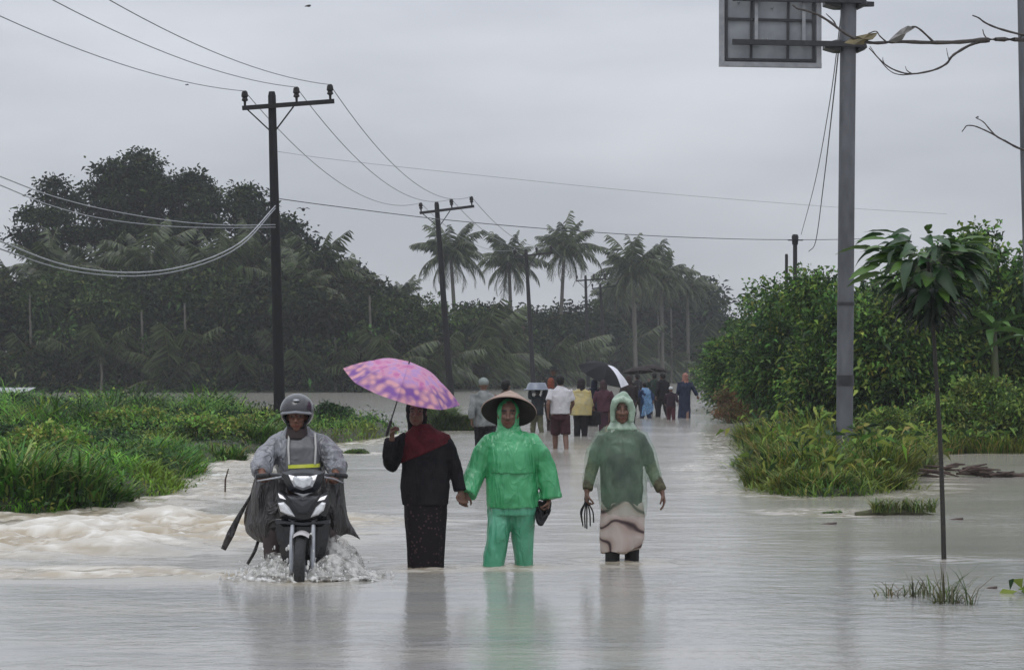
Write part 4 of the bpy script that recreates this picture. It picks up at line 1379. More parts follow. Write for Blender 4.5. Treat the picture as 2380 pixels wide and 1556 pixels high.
for px, py in ((1794, 20), (1783, 92), (1716, 6), (1790, -70)):
    q = SL(px, py, -0.03)
    g.ball(q, 0.018, n=8, m=5)
link('bolts', g.build('bolts'), FRAMEM, root)
tag(root, 'grey steel pole carrying a square road sign seen from behind', 'road sign')

# the second post at the right edge
root = empty('steel_post', (at(2392, HY, 40).x, 40, 0.2))
def RL(px, py):
    q = at(px, py, 40) - root.location
    return Vector((q.x, 0, q.z))
g = G(); g.tube([RL(2405, 1080), RL(2386, 400), RL(2377, -80)], [0.10, 0.10, 0.10], n=14)
link('post_shaft', g.build('post_shaft'), STEEL, root)
g = G(); g.loft([(RL(2375, -80).x, 0, RL(0, -80).z, 0.11, 0.11), (RL(2375, -80).x, 0, RL(0, -80).z + 0.06, 0.08, 0.08)], n=12)
link('post_cap', g.build('post_cap'), STEEL, root)
tag(root, 'grey steel post at the right picture edge', 'post')

# ================================================================ bare branches reaching in from a tree on the right
TWIG = mat('wet_twig', (0.030, 0.022, 0.020), (0.05, 0.04, 0.034), rough=0.6, scale=20, bump=0.3)
BY = 30.0
tb = at(2560, HY, BY)
root = empty('bare_tree', (tb.x, BY, gz(tb.x, BY) - 0.1))
def BL(px, py, dy=0.0):
    q = at(px, py, BY + dy) - root.location
    return q
g = G()
P = smooth_path([Vector((0, 0, -0.3)), BL(2575, 700), BL(2590, 350), BL(2570, 80), BL(2600, -150)], 6)
g.tube(P, [0.11 - 0.07 * i / (len(P) - 1) for i in range(len(P))], n=10)
link('trunk', g.build('bare_trunk_main'), BARK, root)
TW = [([(2580, 130), (2480, 100), (2380, 93), (2295, 92), (2230, 98), (2160, 99), (2085, 97), (2040, 100), (2005, 96), (1968, 80), (1930, 52), (1900, 34), (1870, 24), (1853, 20), (1842, 12)], 0.032, 0.010),
      ([(2300, 95), (2262, 102), (2225, 122), (2210, 134), (2200, 148), (2170, 163), (2120, 172), (2085, 165), (2055, 148), (2020, 112)], 0.020, 0.007),
      ([(2125, 172), (2095, 174), (2070, 166), (2045, 140), (2022, 108)], 0.008, 0.004),
      ([(2170, 98), (2140, 70), (2125, 62), (2112, 66)], 0.014, 0.009),
      ([(2060, 98), (2045, 84), (2036, 73), (2018, 78)], 0.010, 0.006),
      ([(2480, 100), (2380, 82), (2320, 66), (2290, 53), (2275, 42), (2260, 36)], 0.017, 0.008),
      ([(2295, 92), (2287, 80), (2284, 68)], 0.010, 0.005),
      ([(1945, 66), (1938, 50), (1920, 32)], 0.012, 0.005),
      ([(2370, 92), (2374, 84), (2379, 80)], 0.010, 0.006),
      ([(2206, 142), (2202, 125), (2200, 112)], 0.006, 0.003),
      ([(2055, 148), (2052, 140), (2052, 133)], 0.008, 0.003),
      ([(2120, 172), (2108, 164), (2104, 154)], 0.009, 0.003),
      ([(2590, 400), (2480, 375), (2400, 355), (2365, 343), (2335, 327), (2315, 316), (2300, 300), (2285, 283), (2268, 274)], 0.020, 0.005),
      ([(2318, 317), (2290, 303), (2265, 293), (2248, 292), (2242, 298), (2236, 306)], 0.010, 0.006)]
for i, (pts, r0, r1) in enumerate(TW):
    g = G()
    P = smooth_path([BL(px, py, 0.06 * math.sin(j * 1.3 + i)) for j, (px, py) in enumerate(pts)], 4)
    g.tube(P, [(r0 + (r1 - r0) * j / (len(P) - 1)) * (1.0 + 0.12 * math.sin(j * 2.1)) for j in range(len(P))], n=7)
    link('branch', g.build('branch'), TWIG, root)
DRY = mat('dry_leaf', (0.16, 0.13, 0.06), (0.10, 0.085, 0.045), rough=0.7, scale=12, bump=0.4)
DRYG = mat('grey_dry_leaf', (0.22, 0.21, 0.20), (0.15, 0.145, 0.14), rough=0.7, scale=12, bump=0.4)
def dry_leaf(outline, dy, m, fold):
    vs, fs = [], []
    n = len(outline)
    c = Vector((sum(p[0] for p in outline) / n, sum(p[1] for p in outline) / n))
    g = G()
    for k, th in ((0, -0.006), (1, 0.006)):
        for j, (px, py) in enumerate(outline):
            q = BL(px, py, dy + fold * math.sin(j * 1.9) + th)
            g.v.append(q)
        g.v.append(BL(c.x, c.y, dy - fold * 1.2 + th))
    for k in (0, 1):
        b0 = k * (n + 1)
        for j in range(n):
            g.f.append((b0 + j, b0 + (j + 1) % n, b0 + n))
    for j in range(n):
        g.f.append((j, (j + 1) % n, n + 1 + (j + 1) % n, n + 1 + j))
    o = link('dry_leaf', g.build('dry_leaf', False), m, root)
dry_leaf([(1962, 100), (1975, 90), (1992, 84), (2020, 78), (2040, 76), (2036, 84), (2028, 92), (2018, 94), (2008, 104), (1985, 104)], -0.05, DRY, 0.05)
dry_leaf([(2064, 96), (2078, 82), (2094, 68), (2110, 60), (2128, 64), (2116, 72), (2106, 78), (2098, 92), (2082, 100)], -0.03, DRYG, 0.05)
tag(root, 'bare dripping branches with two curled dry leaves reaching in from the right', 'tree')

# ================================================================ young tree with a mop of large leaves
SYG = 20.6
st = at(2195, HY, SYG)
root = empty('young_tree', (st.x, SYG, -0.25))
def YL(px, py, dy=0.0):
    return at(px, py, SYG + dy) - root.location
g = G()
P = smooth_path([YL(2196, 1360), YL(2194, 1300), YL(2190, 1150), YL(2184, 1000), YL(2175, 860), YL(2168, 745), YL(2160, 650), YL(2155, 575)], 5)
g.tube(P, [0.024 - 0.012 * i / (len(P) - 1) for i in range(len(P))], n=10)
link('trunk', g.build('sapling_trunk'), mat('dark_sapling_bark', (0.016, 0.014, 0.012), (0.03, 0.026, 0.02), rough=0.7, scale=30, bump=0.4), root)
def big_leaf_mesh(name, curl, colr, width=0.36):
    """Long broad leaf along +x, unit length, bending downwards."""
    N = 9
    V, Q, C = [], [], []
    for i in range(N):
        t_ = i / (N - 1)
        w = width * 0.5 * (math.sin(math.pi * min(1.0, 0.06 + 0.94 * t_) ** 0.85) + 0.02)
        x, z = t_, -curl * t_ ** 2
        for s_ in (-1, 0, 1):
            V.append((x, s_ * w, z + abs(s_) * w * 0.32 + 0.012 * math.sin(i * 2.4) * abs(s_)))
            k = 0.85 + 0.3 * (s_ == 0)
            C.append(tuple(q * k for q in colr))
    for i in range(N - 1):
        for j in range(2):
            a = i * 3 + j
            Q.append((a, a + 3, a + 4, a + 1))
    return np_mesh(name, np.array(V), [np.array(Q)], np.array(C), smooth=True)
GLOSS = leaf_mat('glossy_leaf', rough=0.4, trans=0.15, spec=0.25)
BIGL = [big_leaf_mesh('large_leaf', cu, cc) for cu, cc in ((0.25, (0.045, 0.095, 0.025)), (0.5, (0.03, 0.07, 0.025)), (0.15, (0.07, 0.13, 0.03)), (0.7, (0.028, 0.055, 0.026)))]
for m_ in BIGL:
    m_.materials.append(GLOSS)
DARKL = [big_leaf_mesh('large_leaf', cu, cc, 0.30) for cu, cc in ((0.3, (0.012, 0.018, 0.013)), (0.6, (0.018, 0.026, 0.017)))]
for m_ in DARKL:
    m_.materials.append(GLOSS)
random.seed(5)
tiers = [(2148, 572, 56, (-0.1, 0.45), 150), (2160, 605, 80, (-0.3, 0.3), 175), (2163, 645, 56, (-0.5, 0.1), 135), (2167, 685, 64, (-0.6, 0.05), 108), (2167, 720, 40, (-0.9, -0.15), 85)]
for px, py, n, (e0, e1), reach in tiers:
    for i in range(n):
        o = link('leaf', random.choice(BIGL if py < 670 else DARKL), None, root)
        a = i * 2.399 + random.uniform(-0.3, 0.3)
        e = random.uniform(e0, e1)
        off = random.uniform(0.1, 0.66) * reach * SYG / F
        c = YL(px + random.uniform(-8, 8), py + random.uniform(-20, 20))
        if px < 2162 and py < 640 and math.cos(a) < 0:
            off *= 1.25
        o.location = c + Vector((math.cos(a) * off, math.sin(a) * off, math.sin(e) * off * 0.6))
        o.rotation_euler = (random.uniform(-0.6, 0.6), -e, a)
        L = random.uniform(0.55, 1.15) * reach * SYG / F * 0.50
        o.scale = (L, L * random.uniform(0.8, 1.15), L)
# long stray leaves
for px, py, a, e, L in ((2060, 556, 3.1, 0.06, 0.27), (2200, 590, 0.1, 0.2, 0.36), (2225, 598, -0.1, -0.1, 0.32), (2080, 640, 2.9, -0.7, 0.25), (2100, 580, 2.6, 0.9, 0.2)):
    o = link('leaf', BIGL[2], None, root)
    o.location = YL(px, py)
    o.rotation_euler = (random.uniform(-0.4, 0.4), -e, a)
    o.scale = (L, L * 0.8, L)
tag(root, 'young tree with thin dark trunk and mop of large leaves in the water at right', 'tree')

# papaya like tops and banana plants behind, right
def banana(px, Y, hgt, n, label, sc):
    p = at(px, HY, Y)
    r_ = empty('banana_plant', (p.x, Y, gz(p.x, Y) - 0.1))
    g = G(); g.tube([(0, 0, -0.2), (0.03, 0, hgt * 0.5), (0, 0, hgt)], [0.12, 0.10, 0.05], n=9)
    link('stem', g.build('banana_stem'), mat('banana_stem', (0.09, 0.11, 0.04), (0.06, 0.06, 0.03), rough=0.5, stretch=(1, 1, 0.2)), r_)
    for i in range(n):
        o = link('leaf', BANL[i % 2], None, r_)
        a = i * 2.399
        e = random.uniform(0.1, 0.9)
        o.location = (0, 0, hgt - 0.1)
        o.rotation_euler = (random.uniform(-0.4, 0.4), -e, a)
        L = sc * random.uniform(0.8, 1.15)
        o.scale = (L, L * 0.75, L)
    tag(r_, label, 'banana plant', 'banana plants at right')
BANL = [big_leaf_mesh('banana_leaf', 0.55, (0.09, 0.17, 0.05), 0.3), big_leaf_mesh('banana_leaf', 0.9, (0.06, 0.12, 0.035), 0.3)]
for m_ in BANL:
    m_.materials.append(GLOSS)
banana(2400, 47.5, 2.3, 9, 'banana plant with broad pale leaf at the right picture edge', 1.15)
banana(2310, 52, 2.6, 8, 'banana plant half hidden right of the young tree', 1.0)
banana(2240, 60, 3.9, 9, 'tall banana plant poking above the shrubs behind the young tree', 0.95)

# ================================================================ driftwood, log and floating bits
DRIFT = mat('wet_driftwood', (0.07, 0.04, 0.028), (0.035, 0.022, 0.017), rough=0.7, scale=18, bump=0.4)
p = on_water(2240, 1107)
root = empty('driftwood_heap', (p.x, p.y, 0.0))
s_ = p.y / F
random.seed(9)
for i in range(34):
    g = G()
    x = random.uniform(-110, 150) * s_
    hmax = max(0.03, 0.20 - 0.26 * abs(x + 0.1))
    a = random.uniform(-0.5, 0.5)
    L = random.uniform(0.2, 0.7)
    z = random.uniform(0.0, hmax)
    c = Vector((x, random.uniform(-0.25, 0.35), z))
    d = Vector((math.cos(a), math.sin(a) * 0.6, random.uniform(-0.2, 0.25)))
    g.tube([c - d * L / 2, c + Vector((0, 0, 0.02)), c + d * L / 2], [0.018, 0.024, 0.010], n=6)
    link('stick', g.build('stick'), DRIFT, root)
tag(root, 'brown heap of driftwood and dead leaves stranded behind the young tree', 'driftwood')
p = on_water(2078, 1196)
root = empty('mossy_log', (p.x, p.y, 0.0))
s_ = p.y / F
g = G(); g.tube([(-90 * s_, 0, 0.0), (-40 * s_, 0.03, 0.02), (20 * s_, 0, 0.03), (92 * s_, -0.02, -0.01)], [0.035, 0.05, 0.05, 0.02], n=9)
link('log_trunk', g.build('log_trunk'), mat('mossy_bark', (0.07, 0.08, 0.03), (0.04, 0.035, 0.02), rough=0.8, scale=14, bump=0.4), root)
nb = 260
B = np.stack([(rng.random(nb) * 150 - 55) * s_, rng.normal(size=nb) * 0.05, np.full(nb, 0.03)], 1)
v, q, tr, c = blades(B, 0.10 + 0.16 * rng.random(nb), 0.014, rng.random(nb) * 6.28, 0.8, 0.3, palette(nb, [(0.06, 0.09, 0.03), (0.10, 0.12, 0.04)]))
link('moss_grass', np_mesh('moss_grass', v, [q, tr], c), GRASS, root)
tag(root, 'mossy log with grass floating left of the young tree', 'log')
for px, py, w, lab in ((1925, 1217, 40, 'dark flat board lying in the water below the mossy log'), (2222, 1206, 34, 'dark floating leaf right of the young tree trunk'), (2305, 1366, 26, 'dark floating leaves beside the drowned grass')):
    p = on_water(px, py)
    sw = w * p.y / F / 2
    g = G(); g.loft([(0, 0, -0.02, sw, sw * 0.8, 0.10), (0, 0, 0.006, sw, sw * 0.75, 0.12), (0.01, 0, 0.012, sw * 0.8, sw * 0.5, 0.12)], n=10)
    o = link('floating_scrap', g.build('floating_scrap'), DRIFT, None, (p.x, p.y, 0))
    tag(o, lab, 'debris', 'floating scraps')
# stake in the left rapids and litter in the grass
p = on_water(522, 1150)
g = G(); g.tube([(0, 0, -0.3), (0.01, 0, 0.2), (0.05, 0, 0.34)], [0.012, 0.011, 0.007], n=6)
tag(link('thin_stake', g.build('thin_stake'), DRIFT, None, (p.x, p.y, 0)), 'thin bent stake standing in the water by the left grass', 'stake')
WHITEBAG = mat('pale_plastic_bag', (0.62, 0.62, 0.58), (0.45, 0.46, 0.42), rough=0.4, scale=9)
for px, py, Y, w, lab in ((505, 1113, 36, 0.16, 'crumpled pale plastic bag at the left grass edge'), (574, 1118, 38, 0.11, 'small white litter hanging in the left grass edge'), (460, 1132, 33, 0.12, 'pale litter at the water line of the left bank')):
    p = at(px, py, Y)
    g = G(); g.ball((0, 0, 0), (w, w * 0.6, w * 0.5)); g.ball((w * 0.7, 0, w * 0.2), (w * 0.5, w * 0.4, w * 0.35)); g.ball((-w * 0.5, -0.02, -w * 0.3), (w * 0.5, w * 0.4, w * 0.3))
    tag(link('plastic_bag', g.remesh('plastic_bag', 0.012, 2, wrinkle=0.03, wscale=(14, 14, 14)), WHITEBAG, None, p), lab, 'bag', 'litter on the left bank')

# tin roof of a field hut at the far left
p = at(18, 922, 74)
root = empty('field_hut', (p.x, 74, 0.1))
ROOF = mat('pale_tin_roof', (0.36, 0.37, 0.39), (0.22, 0.225, 0.235), rough=0.4, scale=5, metal=0.2)
s_ = 74 / F
V, Q = [], []
nx = 60
for j, (y, z) in enumerate(((-0.9, 0.74), (0.9, 0.88))):
    for i in range(nx):
        V.append((-1.6 + 2.3 * i / (nx - 1), y, z + 0.006 * math.sin(i * 1.7)))
for i in range(nx - 1):
    Q.append((i, i + 1, nx + i + 1, nx + i))
rm_ = np_mesh('roof_sheet', np.array(V), [np.array(Q)], smooth=True)
link('roof_sheet', rm_, ROOF, root)
for x in (-1.4, 0.55):
    for y in (-0.8, 0.8):
        g = G(); g.tube([(x, y, -0.4), (x, y, 0.73 if y < 0 else 0.86)], 0.04, n=6)
        link('post', g.build('hut_post'), BARK, root)
tag(root, 'pale tin roof of a low field hut at the left picture edge', 'hut')

# white framed board at the far end of the road
p = at(1637, 900, 178)
root = empty('roadside_board', (p.x, 178, 0.0))
g = G(); g.box((0.1, 0, 0.62), (0.42, 0.03, 0.62)); link('board_panel', g.build('board_panel', False), mat('white_board', (0.75, 0.74, 0.73), (0.6, 0.6, 0.6), rough=0.5), root)
g = G(); g.bar((-0.22, -0.03, -0.3), (-0.22, -0.03, 1.0), 0.14); link('post', g.build('board_post', False), IRON, root)
g = G(); g.bar((-0.2, -0.04, 0.2), (0.42, -0.04, 0.16), 0.12); link('board_rail', g.build('board_rail', False), IRON, root)
g = G(); g.bar((0.0, -0.04, 0.98), (0.45, -0.04, 0.92), 0.12); link('board_rail', g.build('board_rail', False), IRON, root)
tag(root, 'small white board with black posts at the far end of the road', 'board')

# birds
BIRDM = mat('dark_feathers', (0.03, 0.03, 0.035), (0.06, 0.06, 0.065), rough=0.7, scale=20)
def bird(px, py, Y, span, flap, label, rz):
    p = at(px, py, Y)
    root = empty('bird', p, rz)
    g = G()
    g.tube([(0, -span * 0.30, 0.0), (0, -span * 0.2, 0.01), (0, 0, 0), (0, span * 0.22, 0), (0, span * 0.42, -0.01)], [0.004, span * 0.10, span * 0.14, span * 0.08, span * 0.07 if False else 0.012], n=8)
    link('bird_body', g.remesh('bird_body', span * 0.018, 2), BIRDM, root)
    for s2 in (-1, 1):
        V = [(0, -span * 0.1, 0.01), (0, span * 0.14, 0.01), (s2 * span * 0.26, -span * 0.14, flap * span * 0.22), (s2 * span * 0.26, span * 0.08, flap * span * 0.2), (s2 * span * 0.5, span * 0.06, flap * span * 0.1)]
        g = G(); g.v = [Vector(q) for q in V] + [Vector(q) + Vector((0, 0, -0.012)) for q in V]
        g.f = [(0, 1, 3, 2), (2, 3, 4), (6, 5, 7, 8), (8, 7, 9), (0, 2, 7, 5), (2, 4, 9, 7), (4, 3, 8, 9), (3, 1, 6, 8)]
        link('wing', g.build('wing', False), BIRDM, root)
    tag(root, label, 'bird', 'birds in the sky')
bird(705, 487, 58, 0.32, 0.75, 'dark bird with spread wings just under the long cable', 0.2)
bird(717, 14, 60, 0.22, 0.0, 'tiny bird near the top edge of the sky', 1.4)
bird(435, 197, 60, 0.12, 0.2, 'tiny speck of a bird under the left power line', 0.8)
bird(2272, 272, 32, 0.05, 0.1, 'tiny speck of a bird left of the lower bare twig', 0.8)

# ================================================================ people
SKIN = attr_mat('skin', rough=0.5, bump=0.1, bscale=60)

def add_hand(g, wrist, d, normal, thumb, curl=0.6, k=1.0, spread=0.0):
    """Palm and five fingers. d: direction of the hand, normal: palm side, thumb: side the thumb leaves from."""
    w = Vector(wrist); d = Vector(d).normalized()
    n = Vector(normal); n = (n - d * n.dot(d)).normalized()
    x = d.cross(n).normalized()
    if x.dot(Vector(thumb)) < 0:
        x = -x                                   # x points to the thumb side
    g.tube([w - d * 0.02 * k, w + d * 0.02 * k, w + d * 0.055 * k, w + d * 0.088 * k], [(0.024 * k, 0.02 * k), (0.032 * k, 0.018 * k), (0.041 * k, 0.016 * k), (0.040 * k, 0.013 * k)], n=10, ref=x)
    for i, (off, L) in enumerate(((0.030, 0.074), (0.010, 0.083), (-0.011, 0.077), (-0.031, 0.060))):
        p = w + d * 0.080 * k + x * off * k
        ang = 0.15
        dirn = (d + x * (off * spread * 12)).normalized()
        pts = [p]
        for s_ in range(3):
            ang += curl * (0.75 if s_ == 0 else 0.9)
            q = dirn * math.cos(ang) + n * math.sin(ang)
            p = p + q * L * k * (0.42, 0.32, 0.26)[s_]
            pts.append(p)
        g.tube(pts, [0.0098 * k, 0.0092 * k, 0.0085 * k, 0.0072 * k], n=7)
    p0 = w + d * 0.028 * k + x * 0.026 * k
    p1 = p0 + (x * 0.8 + d * 0.65 + n * 0.25).normalized() * 0.038 * k
    p2 = p1 + (x * 0.15 + d * 0.8 + n * (0.3 + 0.5 * curl)).normalized() * 0.030 * k
    p3 = p2 + (d * 0.7 - x * 0.25 + n * (0.3 + 0.6 * curl)).normalized() * 0.024 * k
    g.tube([p0 - x * 0.01, p0, p1, p2, p3], [0.012 * k, 0.014 * k, 0.011 * k, 0.010 * k, 0.0085 * k], n=7)

def add_head(g, c, fy, k=1.0):
    c = Vector(c)
    V = lambda x, y, z: c + Vector((x * k, y * k * fy, z * k))
    # fy = -1 looks towards the viewer: +y argument means forward
    g.ball(V(0, -0.012, 0.022), (0.074 * k, 0.092 * k, 0.092 * k))
    g.ball(V(0, 0.022, -0.045), (0.058 * k, 0.062 * k, 0.070 * k))
    g.ball(V(0, 0.052, -0.092), (0.030 * k, 0.026 * k, 0.022 * k), 10, 7)
    g.tube([V(0, 0.078, 0.012), V(0, 0.094, -0.012), V(0, 0.106, -0.032), V(0, 0.088, -0.042)], [0.009 * k, 0.011 * k, 0.015 * k, 0.010 * k], n=8)
    for s_ in (-1, 1):
        g.ball(V(s_ * 0.017, 0.090, -0.036), 0.010 * k, 8, 5)
        g.ball(V(s_ * 0.034, 0.060, -0.022), (0.024 * k, 0.024 * k, 0.020 * k), 8, 6)
        g.tube([V(s_ * 0.012, 0.080, 0.026), V(s_ * 0.034, 0.076, 0.030), V(s_ * 0.054, 0.056, 0.022)], [0.009 * k, 0.010 * k, 0.008 * k], n=7)
        g.ball(V(s_ * 0.075, -0.012, -0.012), (0.012 * k, 0.020 * k, 0.030 * k), 8, 6)
    g.tube([V(-0.022, 0.074, -0.064), V(0, 0.086, -0.062), V(0.022, 0.074, -0.064)], [0.006 * k, 0.009 * k, 0.006 * k], n=7)
    g.tube([V(-0.020, 0.072, -0.075), V(0, 0.082, -0.076), V(0.020, 0.072, -0.075)], [0.006 * k, 0.0095 * k, 0.006 * k], n=7)

def paint_skin(me, head, fy, k=1.0, tone=(0.125, 0.065, 0.045)):
    n = len(me.vertices)
    V = np.empty(n * 3, dtype=np.float32)
    me.vertices.foreach_get('co', V)
    V = V.reshape(-1, 3).astype(np.float64)
    q = (V - np.array(head)) / k
    q[:, 1] *= fy
    c = np.tile(np.array(tone), (n, 1)) * (1 + 0.18 * fbm(V * 14, 3))[:, None]
    front = q[:, 1] > 0.03
    lips = front & (np.abs(q[:, 0]) < 0.026) & (np.abs(q[:, 2] + 0.070) < 0.011)
    c[lips] = np.array(tone) * np.array([0.95, 0.6, 0.62])
    brow = front & (np.abs(np.abs(q[:, 0]) - 0.034) < 0.022) & (np.abs(q[:, 2] - 0.030) < 0.006)
    c[brow] = (0.012, 0.010, 0.010)
    ex = np.abs(np.abs(q[:, 0]) - 0.033)
    eye = front & (ex < 0.014) & (np.abs(q[:, 2] - 0.006) < 0.0055)
    c[eye] = (0.10, 0.085, 0.08)
    iris = eye & (ex < 0.0065)
    c[iris] = (0.012, 0.008, 0.007)
    ca = me.attributes.new('Col', 'FLOAT_COLOR', 'POINT')
    c4 = np.ones((n, 4), dtype=np.float32)
    c4[:, :3] = c
    ca.data.foreach_set('color', c4.ravel())

def body_mesh(J, fy, voxel, k=1.0, tone=(0.125, 0.065, 0.045), hands=True):
    """One continuous body surface from joints."""
    g = G()
    add_head(g, J['head'], fy, k)
    nk, ch, wa, pe = (Vector(J[q]) for q in ('neck', 'chest', 'waist', 'pelvis'))
    hd = Vector(J['head'])
    g.tube([nk - Vector((0, 0, 0.06 * k)), nk, hd + Vector((0, -0.012 * fy * k, -0.05 * k))], [0.066 * k, 0.054 * k, 0.05 * k], n=12)
    sl, sr = Vector(J['sh'][0]), Vector(J['sh'][1])
    sw = abs(sr.x - sl.x) / 2
    g.loft([(pe.x, pe.y, pe.z - 0.10 * k, 0.145 * k, 0.115 * k), (pe.x, pe.y, pe.z, 0.165 * k, 0.12 * k), (wa.x, wa.y, wa.z, 0.135 * k, 0.10 * k),
            (ch.x, ch.y, ch.z, 0.155 * k, 0.115 * k), (nk.x, nk.y, (sl.z + sr.z) / 2, sw * 0.95, 0.075 * k), (nk.x, nk.y, nk.z - 0.015 * k, 0.07 * k, 0.06 * k)], n=22)
    for i in (0, 1):
        s0, e0, w0 = Vector(J['sh'][i]), Vector(J['el'][i]), Vector(J['wr'][i])
        g.tube([s0 + (ch - s0) * 0.2, s0, s0.lerp(e0, 0.45), e0, e0.lerp(w0, 0.35), w0], [0.055 * k, 0.055 * k, 0.046 * k, 0.038 * k, 0.037 * k, 0.025 * k], n=12)
        if hands:
            hdir, hn, ht, cu, spd = J['hand'][i]
            add_hand(g, w0, hdir, hn, ht, cu, k, spd)
        h0, k0, a0 = Vector(J['hip'][i]), Vector(J['kn'][i]), Vector(J['an'][i])
        g.tube([h0 + Vector((0, 0, 0.05 * k)), h0.lerp(k0, 0.35), k0, k0.lerp(a0, 0.3), a0], [0.092 * k, 0.082 * k, 0.055 * k, 0.054 * k, 0.036 * k], n=12)
        toe = Vector(J['toe'][i]) if 'toe' in J else a0 + Vector((0, fy * 0.16 * k, -0.05 * k))
        g.tube([a0 + Vector((0, -fy * 0.045 * k, -0.035 * k)), a0 + Vector((0, fy * 0.03 * k, -0.035 * k)), toe.lerp(a0, 0.25) - Vector((0, 0, 0.01)), toe], [0.034 * k, 0.038 * k, (0.042 * k, 0.026 * k), (0.036 * k, 0.016 * k)], n=10)
    me = g.remesh('person_body', voxel, 3)
    paint_skin(me, J['head'], fy, k, tone)
    return me

ROADZ = -0.20
class Fig:
    """Maps picture columns and rows to a local frame standing in the water at distance Y."""
    def __init__(s, px, Y):
        s.px, s.Y, s.s = px, Y, Y / F
        s.loc = Vector(((px - CX) * s.s, Y, 0))
    def P(s, px, py, y=0.0):
        k = (s.Y + y) / F
        return Vector(((px - CX) * k - s.loc.x, y, CAM_H - (py - HY) * k))
    def ring(s, l, r, py, ry, y=0.0, tilt=0.0):
        a, b = s.P(l, py, y), s.P(r, py, y)
        return ((a.x + b.x) / 2, y, a.z, (b.x - a.x) / 2, ry, tilt)
    def ringz(s, l, r, z, ry, y=0.0):
        a, b = s.P(l, HY, y), s.P(r, HY, y)
        return ((a.x + b.x) / 2, y, z, (b.x - a.x) / 2, ry)

def cloth(name, g, m, parent, voxel=0.009, wrinkle=0.012, fold=0.0, wscale=(9, 9, 3), seed=0.0, sm=3):
    return link(name, g.remesh(name, voxel, sm, wrinkle, wscale, seed, fold), m, parent)

BLACK_CLOTH = mat('black_fabric', (0.010, 0.010, 0.012), (0.017, 0.015, 0.017), rough=0.9, scale=12, bump=0.25, bscale=60, spec=0.15)
RED_CLOTH = mat('maroon_fabric', (0.095, 0.014, 0.02), (0.055, 0.009, 0.013), rough=0.9, scale=14, bump=0.25, bscale=60, spec=0.2)

folds(BLACK_CLOTH, 6, (1, 1, 0.3), 0.7, 0.05)
folds(RED_CLOTH, 7, (1, 1, 0.7), 0.7, 0.04)
# ---------------------------------------------------------------- woman in black with red shawl
A = Fig(988, 19.8)
P = A.P
J = dict(head=P(968, 957, -0.02), neck=P(974, 1000), chest=P(986, 1050), waist=P(988, 1110), pelvis=P(988, 1160),
         sh=[P(941, 1018), P(1034, 1018)], el=[P(906, 1078, -0.06), P(1058, 1092, 0.02)], wr=[P(911, 1018, -0.20), P(1071, 1140, 0.0)],
         hip=[P(970, 1175), P(1006, 1175)], kn=[P(968, 1270, -0.02), P(1006, 1270)], an=[P(968, 1352), P(1006, 1352, -0.02)],
         hand=[((0.05, -0.15, 1), (0.9, -0.3, 0), (0.2, -1, 0.2), 1.15, 0), ((0.1, -0.05, -1), (0.6, -0.8, 0), (0, -1, 0), 0.8, 0)])
wom = link('person', body_mesh(J, -1, 0.0065, 1.0), SKIN, None, A.loc)
tag(wom, 'person in long black tunic and red shawl holding up the pink umbrella', 'person', 'four people at the front')
g = G(); g.loft([A.ring(936, 1043, 1172, 0.15), A.ring(932, 1045, 1130, 0.155), A.ring(936, 1040, 1085, 0.15), A.ring(932, 1044, 1045, 0.14), A.ring(936, 1041, 1020, 0.11), A.ring(954, 1010, 1000, 0.08), A.ring(960, 996, 990, 0.06)], n=30)
g.tube([P(950, 1022), P(930, 1035, -0.02), P(905, 1082, -0.07), P(905, 1060, -0.12), P(909, 1022, -0.19)], [0.075, 0.078, 0.072, 0.058, 0.052], n=14)
g.tube([P(1026, 1022), P(1045, 1050), P(1060, 1095, 0.02), P(1069, 1140, 0.0)], [0.075, 0.07, 0.058, 0.05], n=14)
cloth('tunic', g, BLACK_CLOTH, wom, wrinkle=0.016, seed=1.0)
g = G(); g.loft([A.ring(952, 1028, 1345, 0.13), A.ring(946, 1031, 1318, 0.14), A.ring(943, 1034, 1260, 0.14), A.ring(938, 1040, 1190, 0.14), A.ring(938, 1041, 1150, 0.14)], n=30)
sk, t, b = new_mat('spotted_skirt')
tc = t.nodes.new('ShaderNodeTexCoord'); vo = t.nodes.new('ShaderNodeTexVoronoi'); vo.inputs['Scale'].default_value = 30; vo.inputs['Randomness'].default_value = 1.0
t.links.new(tc.outputs['Object'], vo.inputs['Vector'])
rp = t.nodes.new('ShaderNodeValToRGB')
rp.color_ramp.elements[0].position = 0.10; rp.color_ramp.elements[0].color = (0.07, 0.042, 0.042, 1)
rp.color_ramp.elements[1].position = 0.34; rp.color_ramp.elements[1].color = (0.012, 0.010, 0.012, 1)
t.links.new(vo.outputs['Distance'], rp.inputs[0]); t.links.new(rp.outputs[0], b.inputs['Base Color']); b.inputs['Roughness'].default_value = 0.9; b.inputs['Specular IOR Level'].default_value = 0.15
cloth('skirt', g, sk, wom, wrinkle=0.006, fold=0.025, seed=2.0)
g = G(); g.loft([A.ring(929, 1046, 1052, 0.155, -0.005, 0.42), A.ring(929, 1047, 1030, 0.155, -0.005, 0.22), A.ring(932, 1046, 1014, 0.125, -0.004, 0.05), A.ring(950, 1014, 998, 0.095), A.ring(957, 1000, 984, 0.08)], n=34)
cloth('shawl', g, RED_CLOTH, wom, wrinkle=0.012, seed=3.0)
hd = P(968, 957, -0.02)
g = G(); g.ball(hd + Vector((0, 0.028, 0.026)), (0.089, 0.098, 0.100)); g.loft([(hd.x + 0.012, 0.02, hd.z - 0.16, 0.085, 0.085), (hd.x + 0.004, 0.02, hd.z - 0.10, 0.078, 0.075), (hd.x, 0.02, hd.z - 0.02, 0.088, 0.088)], n=24)
cloth('headscarf', g, BLACK_CLOTH, wom, voxel=0.007, wrinkle=0.006, seed=4.0)

